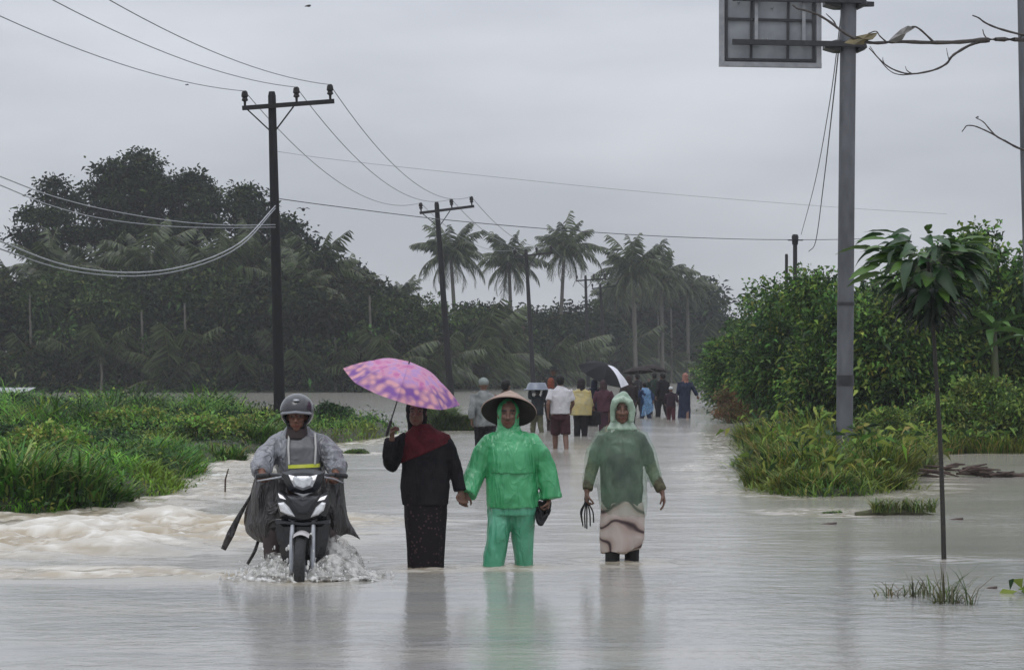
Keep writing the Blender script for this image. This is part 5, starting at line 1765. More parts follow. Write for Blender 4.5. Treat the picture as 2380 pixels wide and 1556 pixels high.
# the pink umbrella
def umbrella(name, apex, axis, R_, hgt, shaft_len, canopy_m, rib_m, label, panels=8, alt=None, ruffle=0.02, group=None, tips=True):
    """apex: top of canopy; axis: unit vector pointing up along the shaft."""
    root = empty(name, apex)
    ax = Vector(axis).normalized()
    root.rotation_euler = Vector((0, 0, 1)).rotation_difference(ax).to_euler()
    N, Mr = 10, 9
    V, Q, C = [], [], []
    half = math.pi / panels
    for j in range(Mr):
        rr = j / (Mr - 1)
        for i in range(N + 1):
            th = -half + 2 * half * i / N
            edge = abs(th) / half
            sag = 1 - 0.10 * rr * (1 - edge ** 2)
            r = R_ * rr * sag
            z = -hgt * (rr ** 2.1) + 0.014 * R_ * math.sin(th * 40) * (rr ** 6) * (ruffle / 0.02)
            V.append((r * math.cos(th), r * math.sin(th), z - (0.03 * (1 - edge ** 2) * rr ** 2 * R_)))
            C.append((rr, edge, 0.5))
    for j in range(Mr - 1):
        for i in range(N):
            a = j * (N + 1) + i
            Q.append((a, a + 1, a + N + 2, a + N + 1))
    me = np_mesh('canopy_panel', np.array(V), [np.array(Q)], np.array(C), smooth=True)
    me.materials.append(canopy_m)
    me2 = None
    if alt is not None:
        me2 = me.copy(); me2.materials.clear(); me2.materials.append(alt[0])
    gr = G()
    gr.tube([(0.01, 0, -0.004), (R_ * 0.5, 0, -hgt * 0.25 - 0.01), (R_ * 0.99, 0, -hgt - 0.012)], 0.004, n=5, ref=(0, 1, 0))
    rib_me = gr.build('rib')
    gs = G(); gs.tube([(0.012, 0, -hgt * 1.5), (R_ * 0.5, 0, -hgt * 0.27 - 0.014)], 0.003, n=5, ref=(0, 1, 0))
    strut_me = gs.build('strut')
    for i in range(panels):
        a = 2 * math.pi * i / panels
        use = me2 if (alt is not None and i in alt[1]) else me
        o = link('canopy_panel', use, None, root); o.rotation_euler = (0, 0, a + half)
        o = link('rib', rib_me, rib_m, root); o.rotation_euler = (0, 0, a)
        s2 = link('strut', strut_me, rib_m, root); s2.rotation_euler = (0, 0, a)
    g = G(); g.tube([(0, 0, 0.045), (0, 0, -shaft_len)], 0.006, n=8); link('shaft', g.build('shaft'), rib_m, root)
    g = G(); g.tube([(0, 0, -shaft_len + 0.11), (0, 0, -shaft_len), (0, 0, -shaft_len - 0.03)], [0.013, 0.014, 0.009], n=10); link('handle', g.build('handle'), rib_m, root)
    tag(root, label, 'umbrella', group)
    return root
um, t, b = new_mat('pink_flower_canopy')
a_ = t.nodes.new('ShaderNodeAttribute'); a_.attribute_name = 'Col'
sp_ = t.nodes.new('ShaderNodeSeparateColor'); t.links.new(a_.outputs['Color'], sp_.inputs[0])
tc = t.nodes.new('ShaderNodeTexCoord')
gm = t.nodes.new('ShaderNodeNewGeometry')
vo = t.nodes.new('ShaderNodeTexVoronoi'); vo.inputs['Scale'].default_value = 17; vo.feature = 'SMOOTH_F1'
nz = t.nodes.new('ShaderNodeTexNoise'); nz.inputs['Scale'].default_value = 14; nz.inputs['Detail'].default_value = 3
t.links.new(gm.outputs['Position'], nz.inputs['Vector'])
t.links.new(gm.outputs['Position'], vo.inputs['Vector'])
r1 = t.nodes.new('ShaderNodeValToRGB')
for e, (ps, cc) in zip([r1.color_ramp.elements[0], r1.color_ramp.elements[1]], ((0.36, (0.60, 0.17, 0.42)), (0.64, (0.52, 0.30, 0.62)))):
    e.position = ps; e.color = (*cc, 1)
e = r1.color_ramp.elements.new(0.5); e.color = (0.70, 0.33, 0.50, 1)
t.links.new(nz.outputs['Fac'], r1.inputs[0])
r2 = t.nodes.new('ShaderNodeValToRGB')
r2.color_ramp.elements[0].position = 0.25; r2.color_ramp.elements[0].color = (0.75, 0.38, 0.42, 1)
r2.color_ramp.elements[1].position = 0.6; r2.color_ramp.elements[1].color = (0.22, 0.08, 0.36, 1)
t.links.new(vo.outputs['Distance'], r2.inputs[0])
def mix2(fac, c1, c2, tt):
    mx = tt.nodes.new('ShaderNodeMix'); mx.data_type = 'RGBA'
    if isinstance(fac, float): mx.inputs['Factor'].default_value = fac
    else: tt.links.new(fac, mx.inputs['Factor'])
    for k, c in ((6, c1), (7, c2)):
        if isinstance(c, tuple): mx.inputs[k].default_value = (*c, 1)
        else: tt.links.new(c, mx.inputs[k])
    return mx.outputs[2]
bd = t.nodes.new('ShaderNodeMapRange'); bd.inputs['From Min'].default_value = 0.62; bd.inputs['From Max'].default_value = 0.74
t.links.new(sp_.outputs[0], bd.inputs['Value'])
cc_ = mix2(bd.outputs[0], r1.outputs[0], r2.outputs[0], t)
rb = t.nodes.new('ShaderNodeMapRange'); rb.inputs['From Min'].default_value = 0.90; rb.inputs['From Max'].default_value = 1.0; rb.inputs['To Max'].default_value = 0.3
t.links.new(sp_.outputs[1], rb.inputs['Value'])
cc_ = mix2(rb.outputs[0], cc_, (0.22, 0.10, 0.34), t)
t.links.new(cc_, b.inputs['Base Color']); b.inputs['Roughness'].default_value = 0.45
tr = t.nodes.new('ShaderNodeBsdfTranslucent'); t.links.new(cc_, tr.inputs['Color'])
mx = t.nodes.new('ShaderNodeMixShader'); mx.inputs[0].default_value = 0.35
t.links.new(b.outputs[0], mx.inputs[1]); t.links.new(tr.outputs[0], mx.inputs[2]); t.links.new(mx.outputs[0], t.nodes['Material Output'].inputs['Surface'])
RIBM = mat('umbrella_steel', (0.04, 0.035, 0.04), (0.06, 0.05, 0.055), rough=0.4, scale=20)
hand_pt = A.loc + P(914, 1000, -0.22)
apex = at(950, 845, 19.62)
axis = (apex - hand_pt).normalized()
umbrella('pink_umbrella', apex, Vector((0.30, -0.22, 0.93)), 0.50, 0.20, (apex - hand_pt).length + 0.05, um, RIBM, 'pink and purple flowered umbrella held over the person in black')

# ---------------------------------------------------------------- person in green rain suit with cone hat
GREEN_PL, t, b = new_mat('green_rain_plastic')
tc = t.nodes.new('ShaderNodeTexCoord'); nz = t.nodes.new('ShaderNodeTexNoise'); nz.inputs['Scale'].default_value = 5
t.links.new(tc.outputs['Object'], nz.inputs['Vector'])
rp = t.nodes.new('ShaderNodeValToRGB'); rp.color_ramp.elements[0].position = 0.35; rp.color_ramp.elements[1].position = 0.65
rp.color_ramp.elements[0].color = (0.035, 0.30, 0.105, 1); rp.color_ramp.elements[1].color = (0.09, 0.47, 0.20, 1)
t.links.new(nz.outputs['Fac'], rp.inputs[0]); t.links.new(rp.outputs[0], b.inputs['Base Color'])
b.inputs['Roughness'].default_value = 0.22; b.inputs['Specular IOR Level'].default_value = 0.75
tr = t.nodes.new('ShaderNodeBsdfTranslucent'); t.links.new(rp.outputs[0], tr.inputs['Color'])
mx = t.nodes.new('ShaderNodeMixShader'); mx.inputs[0].default_value = 0.2
t.links.new(b.outputs[0], mx.inputs[1]); t.links.new(tr.outputs[0], mx.inputs[2]); t.links.new(mx.outputs[0], t.nodes['Material Output'].inputs['Surface'])
TROUS = folds(mat('green_rain_trousers', (0.045, 0.27, 0.15), (0.10, 0.38, 0.24), rough=0.28, scale=5, spec=0.7), 9, (1, 1, 0.22), 0.65)
folds(GREEN_PL, 8.5, (1, 1, 0.36), 0.65)
B_ = Fig(1187, 19.95)
P = B_.P
J = dict(head=P(1181, 962, -0.03), neck=P(1183, 1006), chest=P(1187, 1060), waist=P(1188, 1110), pelvis=P(1188, 1165),
         sh=[P(1136, 1024), P(1238, 1024)], el=[P(1108, 1092, 0.02), P(1268, 1095, 0.02)], wr=[P(1082, 1143, -0.08), P(1277, 1157, -0.02)],
         hip=[P(1165, 1180), P(1210, 1180)], kn=[P(1156, 1262, -0.05), P(1215, 1262, 0.035)], an=[P(1147, 1350, -0.05), P(1218, 1350, 0.06)],
         hand=[((-0.25, -0.03, -1), (0.3, 0.9, 0), (0, -1, 0), 0.75, 0), ((-0.2, -0.1, -1), (-0.9, 0, 0), (0, -1, 0), 1.0, 0)])
grn = link('person', body_mesh(J, -1, 0.0065, 1.03), SKIN, None, B_.loc)
tag(grn, 'person in bright green rain jacket and trousers wearing a straw cone hat', 'person', 'four people at the front')
g = G(); g.loft([B_.ring(1129, 1252, 1178, 0.17), B_.ring(1129, 1251, 1150, 0.17), B_.ring(1132, 1248, 1100, 0.165), B_.ring(1127, 1249, 1060, 0.155), B_.ring(1124, 1250, 1036, 0.13), B_.ring(1136, 1238, 1018, 0.11), B_.ring(1155, 1212, 1000, 0.085), B_.ring(1158, 1208, 988, 0.075)], n=34)
g.tube([P(1166, 1012), P(1140, 1026), P(1124, 1050), P(1108, 1094, 0.02), P(1092, 1130, -0.04), P(1084, 1147, -0.07)], [0.05, 0.075, 0.088, 0.086, 0.08, 0.085], n=16)
g.tube([P(1206, 1012), P(1234, 1026), P(1250, 1050), P(1268, 1095, 0.02), P(1278, 1135, 0.0), P(1281, 1158, -0.01)], [0.05, 0.075, 0.090, 0.092, 0.086, 0.092], n=16)
cloth('rain_jacket', g, GREEN_PL, grn, voxel=0.008, wrinkle=0.022, wscale=(10, 10, 2.4), seed=5.0, fold=0.012, sm=1)
# chest flap seam
g = G(); g.loft([B_.ring(1133, 1247, 1098, 0.178), B_.ring(1126, 1250, 1072, 0.168), B_.ring(1126, 1249, 1046, 0.15), B_.ring(1140, 1234, 1024, 0.12)], n=34)
cloth('storm_flap', g, GREEN_PL, grn, voxel=0.008, wrinkle=0.016, wscale=(10, 10, 2.4), seed=6.0, sm=1)
g = G()
g.loft([B_.ring(1132, 1246, 1195, 0.15), B_.ring(1132, 1248, 1160, 0.155)], n=28)
g.tube([P(1163, 1185), P(1157, 1250, -0.05), P(1148, 1310, -0.05), P(1146, 1340, -0.05)], [0.112, 0.095, 0.090, 0.088], n=18)
g.tube([P(1215, 1185), P(1215, 1250, 0.03), P(1218, 1310, 0.06), P(1219, 1340, 0.06)], [0.112, 0.092, 0.076, 0.070], n=18)
cloth('rain_trousers', g, TROUS, grn, voxel=0.008, wrinkle=0.020, wscale=(11, 11, 2), seed=7.0, fold=0.014, sm=1)
hd = P(1181, 962, -0.03)
g = G(); g.ball(hd + Vector((0, 0.030, 0.022)), (0.093, 0.098, 0.104)); g.loft([(hd.x + 0.006, 0.02, hd.z - 0.16, 0.12, 0.10), (hd.x, 0.018, hd.z - 0.10, 0.088, 0.082), (hd.x, 0.03, hd.z - 0.02, 0.092, 0.09)], n=24)
cloth('hood', g, GREEN_PL, grn, voxel=0.007, wrinkle=0.012, seed=8.0)
STRAW = mat('weathered_straw', (0.40, 0.29, 0.24), (0.28, 0.20, 0.16), rough=0.75, scale=4, stretch=(1, 1, 14), bump=0.4, bscale=30)
g = G()
Rh, Hh = 0.232, 0.20
n = 40
prof = [(0.004, Hh), (0.03, Hh * 0.9), (0.10, Hh * 0.62), (0.17, Hh * 0.28), (Rh, -0.005), (Rh * 0.99, -0.014), (0.165, Hh * 0.22), (0.095, Hh * 0.55), (0.028, Hh * 0.82), (0.003, Hh * 0.9)]
g.loft([(0, 0, z, r, r) for r, z in prof], n=n)
hat = link('straw_hat', g.build('straw_hat'), STRAW, grn)
hat.location = hd + Vector((0.006, 0.05, 0.028))
hat.rotation_euler = (R(-34), R(4), 0)
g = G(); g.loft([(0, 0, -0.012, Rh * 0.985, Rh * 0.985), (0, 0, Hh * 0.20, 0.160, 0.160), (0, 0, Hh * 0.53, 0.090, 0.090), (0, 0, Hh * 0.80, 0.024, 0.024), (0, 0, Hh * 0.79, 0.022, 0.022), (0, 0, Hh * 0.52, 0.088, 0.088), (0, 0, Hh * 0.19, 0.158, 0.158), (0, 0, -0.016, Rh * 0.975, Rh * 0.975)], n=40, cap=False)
link('hat_underside_shade', g.build('hat_underside_shade'), mat('painted_hat_shade', (0.025, 0.018, 0.018), (0.04, 0.03, 0.028), rough=0.85), hat)  # added dark cone: shade under the brim put in as colour

SANDM = mat('black_rubber', (0.008, 0.008, 0.009), (0.015, 0.015, 0.015), rough=0.65, scale=12, spec=0.3)
def sandal(loc, rot, label):
    root = empty('sandal', loc)
    root.rotation_euler = rot
    g = G(); g.loft([(0, 0, -0.012, 0.045, 0.13), (0, 0, 0.0, 0.048, 0.135), (0, 0, 0.012, 0.046, 0.13)], n=22, power=2.4)
    link('sole', g.build('sandal_sole'), SANDM, root)
    for s2 in (-1, 1):
        g = G(); g.tube([(0, -0.08, 0.012), (s2 * 0.03, -0.03, 0.05), (s2 * 0.044, 0.04, 0.012)], [0.007, 0.010, 0.007], n=7)
        link('strap', g.build('sandal_strap'), SANDM, root)
    tag(root, label, 'sandal', 'black sandals carried by the green suited person')
q = B_.loc + P(1256, 1192, -0.03)
sandal(q, (R(50), R(25), R(25)), 'outer of the two black sandals hanging from the green suited hand')
sandal(q + Vector((0.03, 0.055, 0.012)), (R(62), R(30), R(15)), 'inner of the two black sandals hanging from the green suited hand')

# ---------------------------------------------------------------- person in pale translucent poncho
C_ = Fig(1447, 20.5)
P = C_.P
J = dict(head=P(1446, 952, -0.03), neck=P(1446, 996), chest=P(1440, 1060), waist=P(1440, 1115), pelvis=P(1444, 1165),
         sh=[P(1402, 1022), P(1486, 1022)], el=[P(1374, 1085, 0.03), P(1514, 1085, 0.03)], wr=[P(1364, 1142, -0.05), P(1539, 1143, -0.04)],
         hip=[P(1424, 1180), P(1468, 1180)], kn=[P(1424, 1262, -0.04), P(1470, 1262, 0.03)], an=[P(1423, 1345, -0.04), P(1468, 1340, 0.06)],
         hand=[((-0.05, -0.05, -1), (0.9, 0.2, 0), (0, -1, 0), 0.9, 0), ((0.22, -0.1, -1), (-0.9, 0.1, 0), (0, -1, 0), 0.35, 0.1)])
pon = link('person', body_mesh(J, -1, 0.0065, 1.02), SKIN, None, C_.loc)
tag(pon, 'person in pale green see-through poncho and patterned skirt', 'person', 'four people at the front')
SHIRT = mat('dark_patterned_shirt', (0.016, 0.02, 0.024), (0.035, 0.036, 0.034), rough=0.8, scale=18, bump=0.2)
SLEEVE = mat('olive_patterned_sleeve', (0.035, 0.035, 0.02), (0.09, 0.08, 0.04), rough=0.8, scale=34)
g = G(); g.loft([C_.ring(1400, 1490, 1185, 0.135), C_.ring(1396, 1494, 1130, 0.145), C_.ring(1394, 1492, 1070, 0.14), C_.ring(1398, 1490, 1032, 0.11), C_.ring(1410, 1480, 1014, 0.09), C_.ring(1428, 1466, 1000, 0.07)], n=28)
g.tube([P(1424, 1010), P(1402, 1024), P(1388, 1050), P(1380, 1076, 0.02)], [0.055, 0.070, 0.070, 0.063], n=14)
g.tube([P(1466, 1010), P(1486, 1024), P(1500, 1050), P(1508, 1076, 0.02)], [0.055, 0.070, 0.068, 0.060], n=14)
cloth('shirt', g, SHIRT, pon, wrinkle=0.016, seed=9.0)
g = G()
g.tube([P(1385, 1060, 0.01), P(1374, 1090, 0.03), P(1365, 1138, -0.045)], [0.058, 0.055, 0.044], n=14)
cloth('sleeve', g, SLEEVE, pon, wrinkle=0.014, seed=10.0)
g = G()
g.tube([P(1504, 1060, 0.01), P(1514, 1090, 0.03), P(1537, 1139, -0.035)], [0.055, 0.052, 0.042], n=14)
cloth('sleeve', g, SLEEVE, pon, wrinkle=0.014, seed=10.5)
PONCHO, t, b = new_mat('pale_green_poncho')
tc = t.nodes.new('ShaderNodeTexCoord'); nz = t.nodes.new('ShaderNodeTexNoise'); nz.inputs['Scale'].default_value = 3.5; nz.inputs['Detail'].default_value = 2
t.links.new(tc.outputs['Object'], nz.inputs['Vector'])
mr = t.nodes.new('ShaderNodeMapRange'); mr.inputs['From Min'].default_value = 0.35; mr.inputs['From Max'].default_value = 0.7; mr.inputs['To Min'].default_value = 0.12; mr.inputs['To Max'].default_value = 0.42
t.links.new(nz.outputs['Fac'], mr.inputs['Value'])
b.inputs['Base Color'].default_value = (0.25, 0.40, 0.26, 1); b.inputs['Roughness'].default_value = 0.28; b.inputs['Specular IOR Level'].default_value = 0.8
t.links.new(mr.outputs[0], b.inputs['Alpha'])
folds(PONCHO, 9, (1, 1, 0.28), 0.65)
g = G()
g.loft([C_.ring(1398, 1502, 1196, 0.16, 0, -0.06), C_.ring(1392, 1504, 1160, 0.175, 0, -0.1), C_.ring(1386, 1504, 1110, 0.18, 0, -0.05), C_.ring(1386, 1502, 1060, 0.165), C_.ring(1388, 1500, 1026, 0.135), C_.ring(1406, 1486, 1006, 0.11), C_.ring(1422, 1472, 990, 0.085)], n=34)
g.tube([P(1424, 1004), P(1400, 1016), P(1384, 1050), P(1375, 1092, 0.02), P(1372, 1128, 0.0)], [0.055, 0.079, 0.080, 0.076, 0.070], n=16)
g.tube([P(1468, 1004), P(1490, 1016), P(1504, 1050), P(1516, 1095, 0.02), P(1528, 1126, 0.0)], [0.055, 0.079, 0.078, 0.069, 0.062], n=16)
cloth('poncho', g, PONCHO, pon, voxel=0.008, wrinkle=0.020, wscale=(10, 10, 2), seed=11.0, fold=0.016, sm=1)
hd = P(1446, 952, -0.03)
HOODM = folds(mat('pale_green_hood', (0.33, 0.43, 0.34), (0.19, 0.28, 0.20), rough=0.3, scale=6, spec=0.7), 12, (1, 1, 0.6), 0.5)
g = G(); g.ball(hd + Vector((0.004, 0.030, 0.026)), (0.096, 0.10, 0.118)); g.ball(hd + Vector((0.012, 0.02, 0.10)), (0.05, 0.06, 0.055))
g.loft([(hd.x, 0.015, hd.z - 0.165, 0.13, 0.11), (hd.x, 0.02, hd.z - 0.10, 0.096, 0.09), (hd.x, 0.03, hd.z - 0.02, 0.096, 0.092)], n=24)
g.tube([hd + Vector((-0.080, -0.045, -0.10)), hd + Vector((-0.086, -0.050, 0.0)), hd + Vector((-0.06, -0.070, 0.075)), hd + Vector((0.0, -0.085, 0.095)), hd + Vector((0.06, -0.075, 0.07)), hd + Vector((0.080, -0.055, 0.0)), hd + Vector((0.072, -0.045, -0.10))], [0.018, 0.022, 0.03, 0.032, 0.036, 0.032, 0.022], n=10)
cloth('hood', g, HOODM, pon, voxel=0.007, wrinkle=0.012, seed=12.0)
skm, t, b = new_mat('patterned_skirt')
tc = t.nodes.new('ShaderNodeTexCoord')
wv = t.nodes.new('ShaderNodeTexWave'); wv.wave_type = 'RINGS'; wv.inputs['Scale'].default_value = 2.1; wv.inputs['Distortion'].default_value = 14.0; wv.inputs['Detail'].default_value = 1.5
t.links.new(tc.outputs['Object'], wv.inputs['Vector'])
rp = t.nodes.new('ShaderNodeValToRGB')
rp.color_ramp.elements[0].position = 0.0; rp.color_ramp.elements[0].color = (0.035, 0.018, 0.022, 1)
rp.color_ramp.elements[1].position = 0.17; rp.color_ramp.elements[1].color = (0.33, 0.255, 0.225, 1)
e = rp.color_ramp.elements.new(0.85); e.color = (0.42, 0.36, 0.33, 1)
t.links.new(wv.outputs['Fac'], rp.inputs[0]); t.links.new(rp.outputs[0], b.inputs['Base Color']); b.inputs['Roughness'].default_value = 0.8
g = G(); g.loft([C_.ring(1397, 1492, 1279, 0.165, 0, 0.12), C_.ring(1395, 1500, 1250, 0.165, 0, 0.05), C_.ring(1396, 1500, 1200, 0.155), C_.ring(1398, 1496, 1165, 0.14)], n=30)
cloth('skirt', g, skm, pon, wrinkle=0.008, fold=0.035, seed=13.0)
g = G()
for (a, bb) in ((P(1424, 1255, -0.04), P(1423, 1350, -0.04)), (P(1469, 1255, 0.03), P(1468, 1350, 0.06))):
    g.tube([a, a.lerp(bb, 0.5), bb], [0.066, 0.062, 0.058], n=14)
cloth('boots', g, SANDM, pon, voxel=0.009, wrinkle=0.004, seed=14.0)
# bundle of dark straps in the left hand
root = empty('strap_bundle', C_.loc + P(1364, 1168, -0.06))
sb = C_.s
for i, (x0, x1, x2, y2) in enumerate(((-4, -12, -9, 54), (-2, -5, -4, 58), (0, 0, 0, 60), (2, 7, 8, 54), (4, 14, 16, 46), (-5, -14, -11, 44))):
    g = G()
    pts = smooth_path([Vector((x0 * sb, 0, 0.045)), Vector((x0 * sb, -0.005, 0)), Vector((x1 * sb, 0.004 * i, -0.45 * y2 * sb)), Vector((x2 * sb, 0.006 * i, -y2 * sb))], 5)
    g.tube(pts, [(0.006, 0.004)] * len(pts), n=6)
    link('strap', g.build('loose_strap'), SANDM, root)
tag(root, 'bundle of thin black straps dangling from the poncho wearer\'s hand', 'straps')

# ================================================================ motorcycle and rider
MX = Fig(700, 18.74)
P = MX.P
mroot = empty('motorcycle', MX.loc + Vector((0, 0, ROADZ)))
def ML(name, me, m, parent=None):
    o = link(name, me, m, mroot if parent is None else parent)
    if parent is None:
        o.location = (0, 0, -ROADZ)
    return o
PLASTIC_B = mat('glossy_black_fairing', (0.010, 0.010, 0.012), (0.014, 0.014, 0.016), rough=0.25, scale=6, coat=0.3)
PLASTIC_D = mat('satin_dark_panel', (0.035, 0.037, 0.042), (0.028, 0.03, 0.034), rough=0.4, scale=6)
RUBBER = mat('tyre_rubber', (0.012, 0.012, 0.013), (0.02, 0.02, 0.021), rough=0.7, scale=30, bump=0.5, bscale=60)
CHROME = mat('brushed_alloy', (0.42, 0.43, 0.45), (0.32, 0.33, 0.35), rough=0.35, metal=0.7, scale=10)
LENS = mat('headlight_lens', (0.80, 0.81, 0.83), (0.55, 0.56, 0.58), rough=0.12, scale=22, coat=0.6)
LENS_W = mat('bright_white_lens', (0.86, 0.86, 0.88), (0.78, 0.78, 0.82), rough=0.15, scale=8, coat=0.5)
LENS_W.node_tree.nodes['Principled BSDF'].inputs['Emission Color'].default_value = (1, 0.98, 1, 1)
LENS_W.node_tree.nodes['Principled BSDF'].inputs['Emission Strength'].default_value = 0.5
SILV = mat('silver_fender', (0.62, 0.59, 0.58), (0.52, 0.50, 0.50), rough=0.3, scale=6, coat=0.3)
wz = ROADZ + 0.275
def wheel(yc, nm):
    root_w = empty(nm); root_w.parent = mroot; root_w.location = (0.006, yc, 0.275)
    V, Q = [], []
    g = G()
    n, m = 40, 12
    for i in range(n):
        a = 2 * math.pi * i / n
        for j in range(m):
            b_ = 2 * math.pi * j / m
            r = 0.238 + 0.038 * math.cos(b_)
            tread = 0.004 if (i % 2 == 0 and abs(b_) < 1) else 0
            g.v.append(Vector((0.042 * math.sin(b_), (r - tread) * math.cos(a), (r - tread) * math.sin(a))))
    for i in range(n):
        for j in range(m):
            g.f.append((i * m + j, ((i + 1) % n) * m + j, ((i + 1) % n) * m + (j + 1) % m, i * m + (j + 1) % m))
    link('tyre', g.build('tyre'), RUBBER, root_w)
    g = G()
    for s2 in (-1, 1):
        for i in range(10):
            a = 2 * math.pi * i / 10
            g.tube([(s2 * 0.02, 0.03 * math.cos(a), 0.03 * math.sin(a)), (0.0, 0.205 * math.cos(a + 0.2 * s2), 0.205 * math.sin(a + 0.2 * s2))], 0.006, n=5)
    g.tube([(-0.05, 0, 0), (0.05, 0, 0)], 0.035, n=12, ref=(0, 1, 0))
    link('spoked_rim', g.build('spoked_rim'), CHROME, root_w)
wheel(0.0, 'front_wheel'); wheel(1.22, 'rear_wheel')
g = G()   # fender over the front tyre
n = 20
for i in range(n):
    a = R(66) + R(90) * i / (n - 1)
    for j in range(9):
        b_ = -1 + 2 * j / 8
        r = 0.305 - 0.03 * b_ * b_
        g.v.append(Vector((0.006 + 0.062 * b_, -r * math.cos(a) + 0.0, wz + r * math.sin(a))))
for i in range(n - 1):
    for j in range(8):
        a0 = i * 9 + j
        g.f.append((a0, a0 + 1, a0 + 10, a0 + 9))
ML('fender', g.build('fender'), SILV)
for s2 in (-1, 1):
    g = G(); g.tube([(0.006 + s2 * 0.083, 0.0, wz - 0.02), (0.006 + s2 * 0.083, 0.03, wz + 0.22), (0.006 + s2 * 0.080, 0.12, wz + 0.42)], [0.019, 0.019, 0.017], n=10)
    ML('fork_leg', g.build('fork_leg'), CHROME)
g = G(); g.box((0.006, 0.10, wz + 0.40), (0.22, 0.06, 0.05)); ML('fork_yoke', g.build('fork_yoke', False), PLASTIC_D)
def S2(pts, y):
    out = []
    for px, py in pts:
        q = P(px, py, y); out.append((q.x, q.z))
    return out
# lower legshield
g = G(); g.slab(S2([(640, 1205), (766, 1205), (764, 1250), (752, 1300), (738, 1318), (726, 1290), (728, 1262), (704, 1236), (680, 1262), (684, 1290), (672, 1318), (656, 1300), (643, 1250)], 0.20), 0.10, 0.20, 0.03)
ML('leg_shield', g.build('leg_shield', False), PLASTIC_B)
# beak / front cowl
g = G(); g.slab(S2([(646, 1140), (664, 1150), (704, 1152), (744, 1150), (762, 1140), (765, 1170), (757, 1200), (735, 1212), (704, 1216), (673, 1212), (651, 1200), (643, 1170)], 0.10), 0.22, 0.10, 0.06)
ML('front_cowl', g.build('front_cowl', False), PLASTIC_B)
g = G(); g.slab(S2([(668, 1152), (704, 1160), (740, 1152), (722, 1186), (714, 1194), (694, 1194), (686, 1186)], 0.02), 0.05, 0.02, 0.03)
ML('centre_panel', g.build('centre_panel', False), PLASTIC_D)
g = G(); g.slab(S2([(684, 1144), (704, 1148), (726, 1144), (704, 1156)], 0.0), 0.03, 0.0, 0.01)
ML('badge', g.build('badge', False), CHROME)
for pts in ([(646, 1168), (660, 1166), (672, 1178), (686, 1200), (668, 1196), (652, 1188)], [(757, 1168), (748, 1166), (734, 1178), (722, 1201), (740, 1196), (752, 1186)]):
    g = G(); g.slab(S2(pts, 0.015), 0.06, 0.015, 0.02)
    ML('indicator_lamp', g.build('indicator_lamp', False), LENS)
for pts in ([(646, 1146), (656, 1152), (664, 1160), (650, 1156)], [(760, 1150), (744, 1156), (738, 1164), (754, 1160)]):
    g = G(); g.slab(S2(pts, 0.01), 0.05, 0.01, 0.008)
    ML('position_lamp', g.build('position_lamp', False), LENS_W)
g = G(); g.slab(S2([(640, 1208), (704, 1214), (766, 1208), (766, 1216), (704, 1221), (640, 1216)], 0.08), 0.1, 0.08, 0.015)
ML('cowl_lip', g.build('cowl_lip', False), PLASTIC_D)
# handlebar cowl with headlight
g = G(); g.slab(S2([(655, 1098), (680, 1092), (704, 1090), (728, 1092), (752, 1098), (748, 1118), (735, 1140), (704, 1150), (673, 1140), (660, 1118)], 0.24), 0.16, 0.24, 0.04)
ML('handlebar_cowl', g.build('handlebar_cowl', False), PLASTIC_D)
g = G(); g.slab(S2([(670, 1102), (687, 1106), (704, 1107), (721, 1106), (738, 1102), (733, 1116), (726, 1131), (704, 1139), (684, 1131), (676, 1116)], 0.185), 0.08, 0.185, 0.03)
hl = ML('headlight', g.build('headlight', False), LENS)
g = G(); g.slab(S2([(671, 1103), (684, 1106), (680, 1116), (676, 1114)], 0.16), 0.03, 0.16, 0.006); g.slab(S2([(737, 1103), (724, 1106), (728, 1116), (732, 1114)], 0.16), 0.03, 0.16, 0.006)
g.slab(S2([(690, 1106), (718, 1106), (714, 1111), (694, 1111)], 0.158), 0.03, 0.158, 0.005)
link('lamp_wing', g.build('lamp_wing', False), LENS_W, hl)
for s2, pxs in ((-1, (660, 630, 598)), (1, (748, 776, 806))):
    ys = (0.30, 0.36, 0.42)
    g = G(); g.tube([P(pxs[0], 1104, 0.30), P(pxs[1], 1102, 0.36), P(pxs[2], 1106, 0.42)], 0.014, n=8); ML('handlebar', g.build('handlebar'), PLASTIC_D)
    g = G(); g.tube([P(pxs[1] + s2 * 2, 1103, 0.36), P(pxs[2], 1106, 0.42)], 0.019, n=10); ML('grip', g.build('grip'), RUBBER)
    g = G(); g.tube([P(pxs[0] + s2 * 5, 1108, 0.27), P(pxs[1], 1112, 0.29), P(pxs[2] + (0 if s2 < 0 else -6), 1117 if s2 < 0 else 1122, 0.36)], [0.009, 0.007, 0.006], n=6); ML('brake_lever', g.build('brake_lever'), CHROME)
g = G(); g.loft([(0.0, 0.95, 0.36, 0.10, 0.55), (0.0, 0.95, 0.48, 0.13, 0.58), (0.0, 0.98, 0.55, 0.12, 0.55)], n=20, power=2.5); ML('body_shell', g.build('body_shell'), PLASTIC_B)
g = G(); g.loft([(0.0, 0.98, 0.55, 0.12, 0.45), (0.0, 0.98, 0.62, 0.13, 0.44), (0.0, 0.98, 0.645, 0.10, 0.40)], n=20, power=2.5); ML('seat', g.build('seat'), SANDM)
g = G(); g.box((0, 0.62, 0.06), (0.20, 0.30, 0.22)); ML('engine', g.build('engine', False), PLASTIC_D)
g = G(); g.tube([(-0.30, 0.52, 0.03), (0.30, 0.52, 0.03)], 0.02, n=8, ref=(0, 1, 0)); ML('foot_bar', g.build('foot_bar'), RUBBER)
g = G(); g.tube([(0, 0.28, 0.30), (0, 0.45, 0.20), (0, 0.62, 0.15)], 0.05, n=10); ML('frame_tube', g.build('frame_tube'), PLASTIC_D)
tag(mroot, 'black motorcycle with pale headlight ploughing through the flood', 'motorcycle')

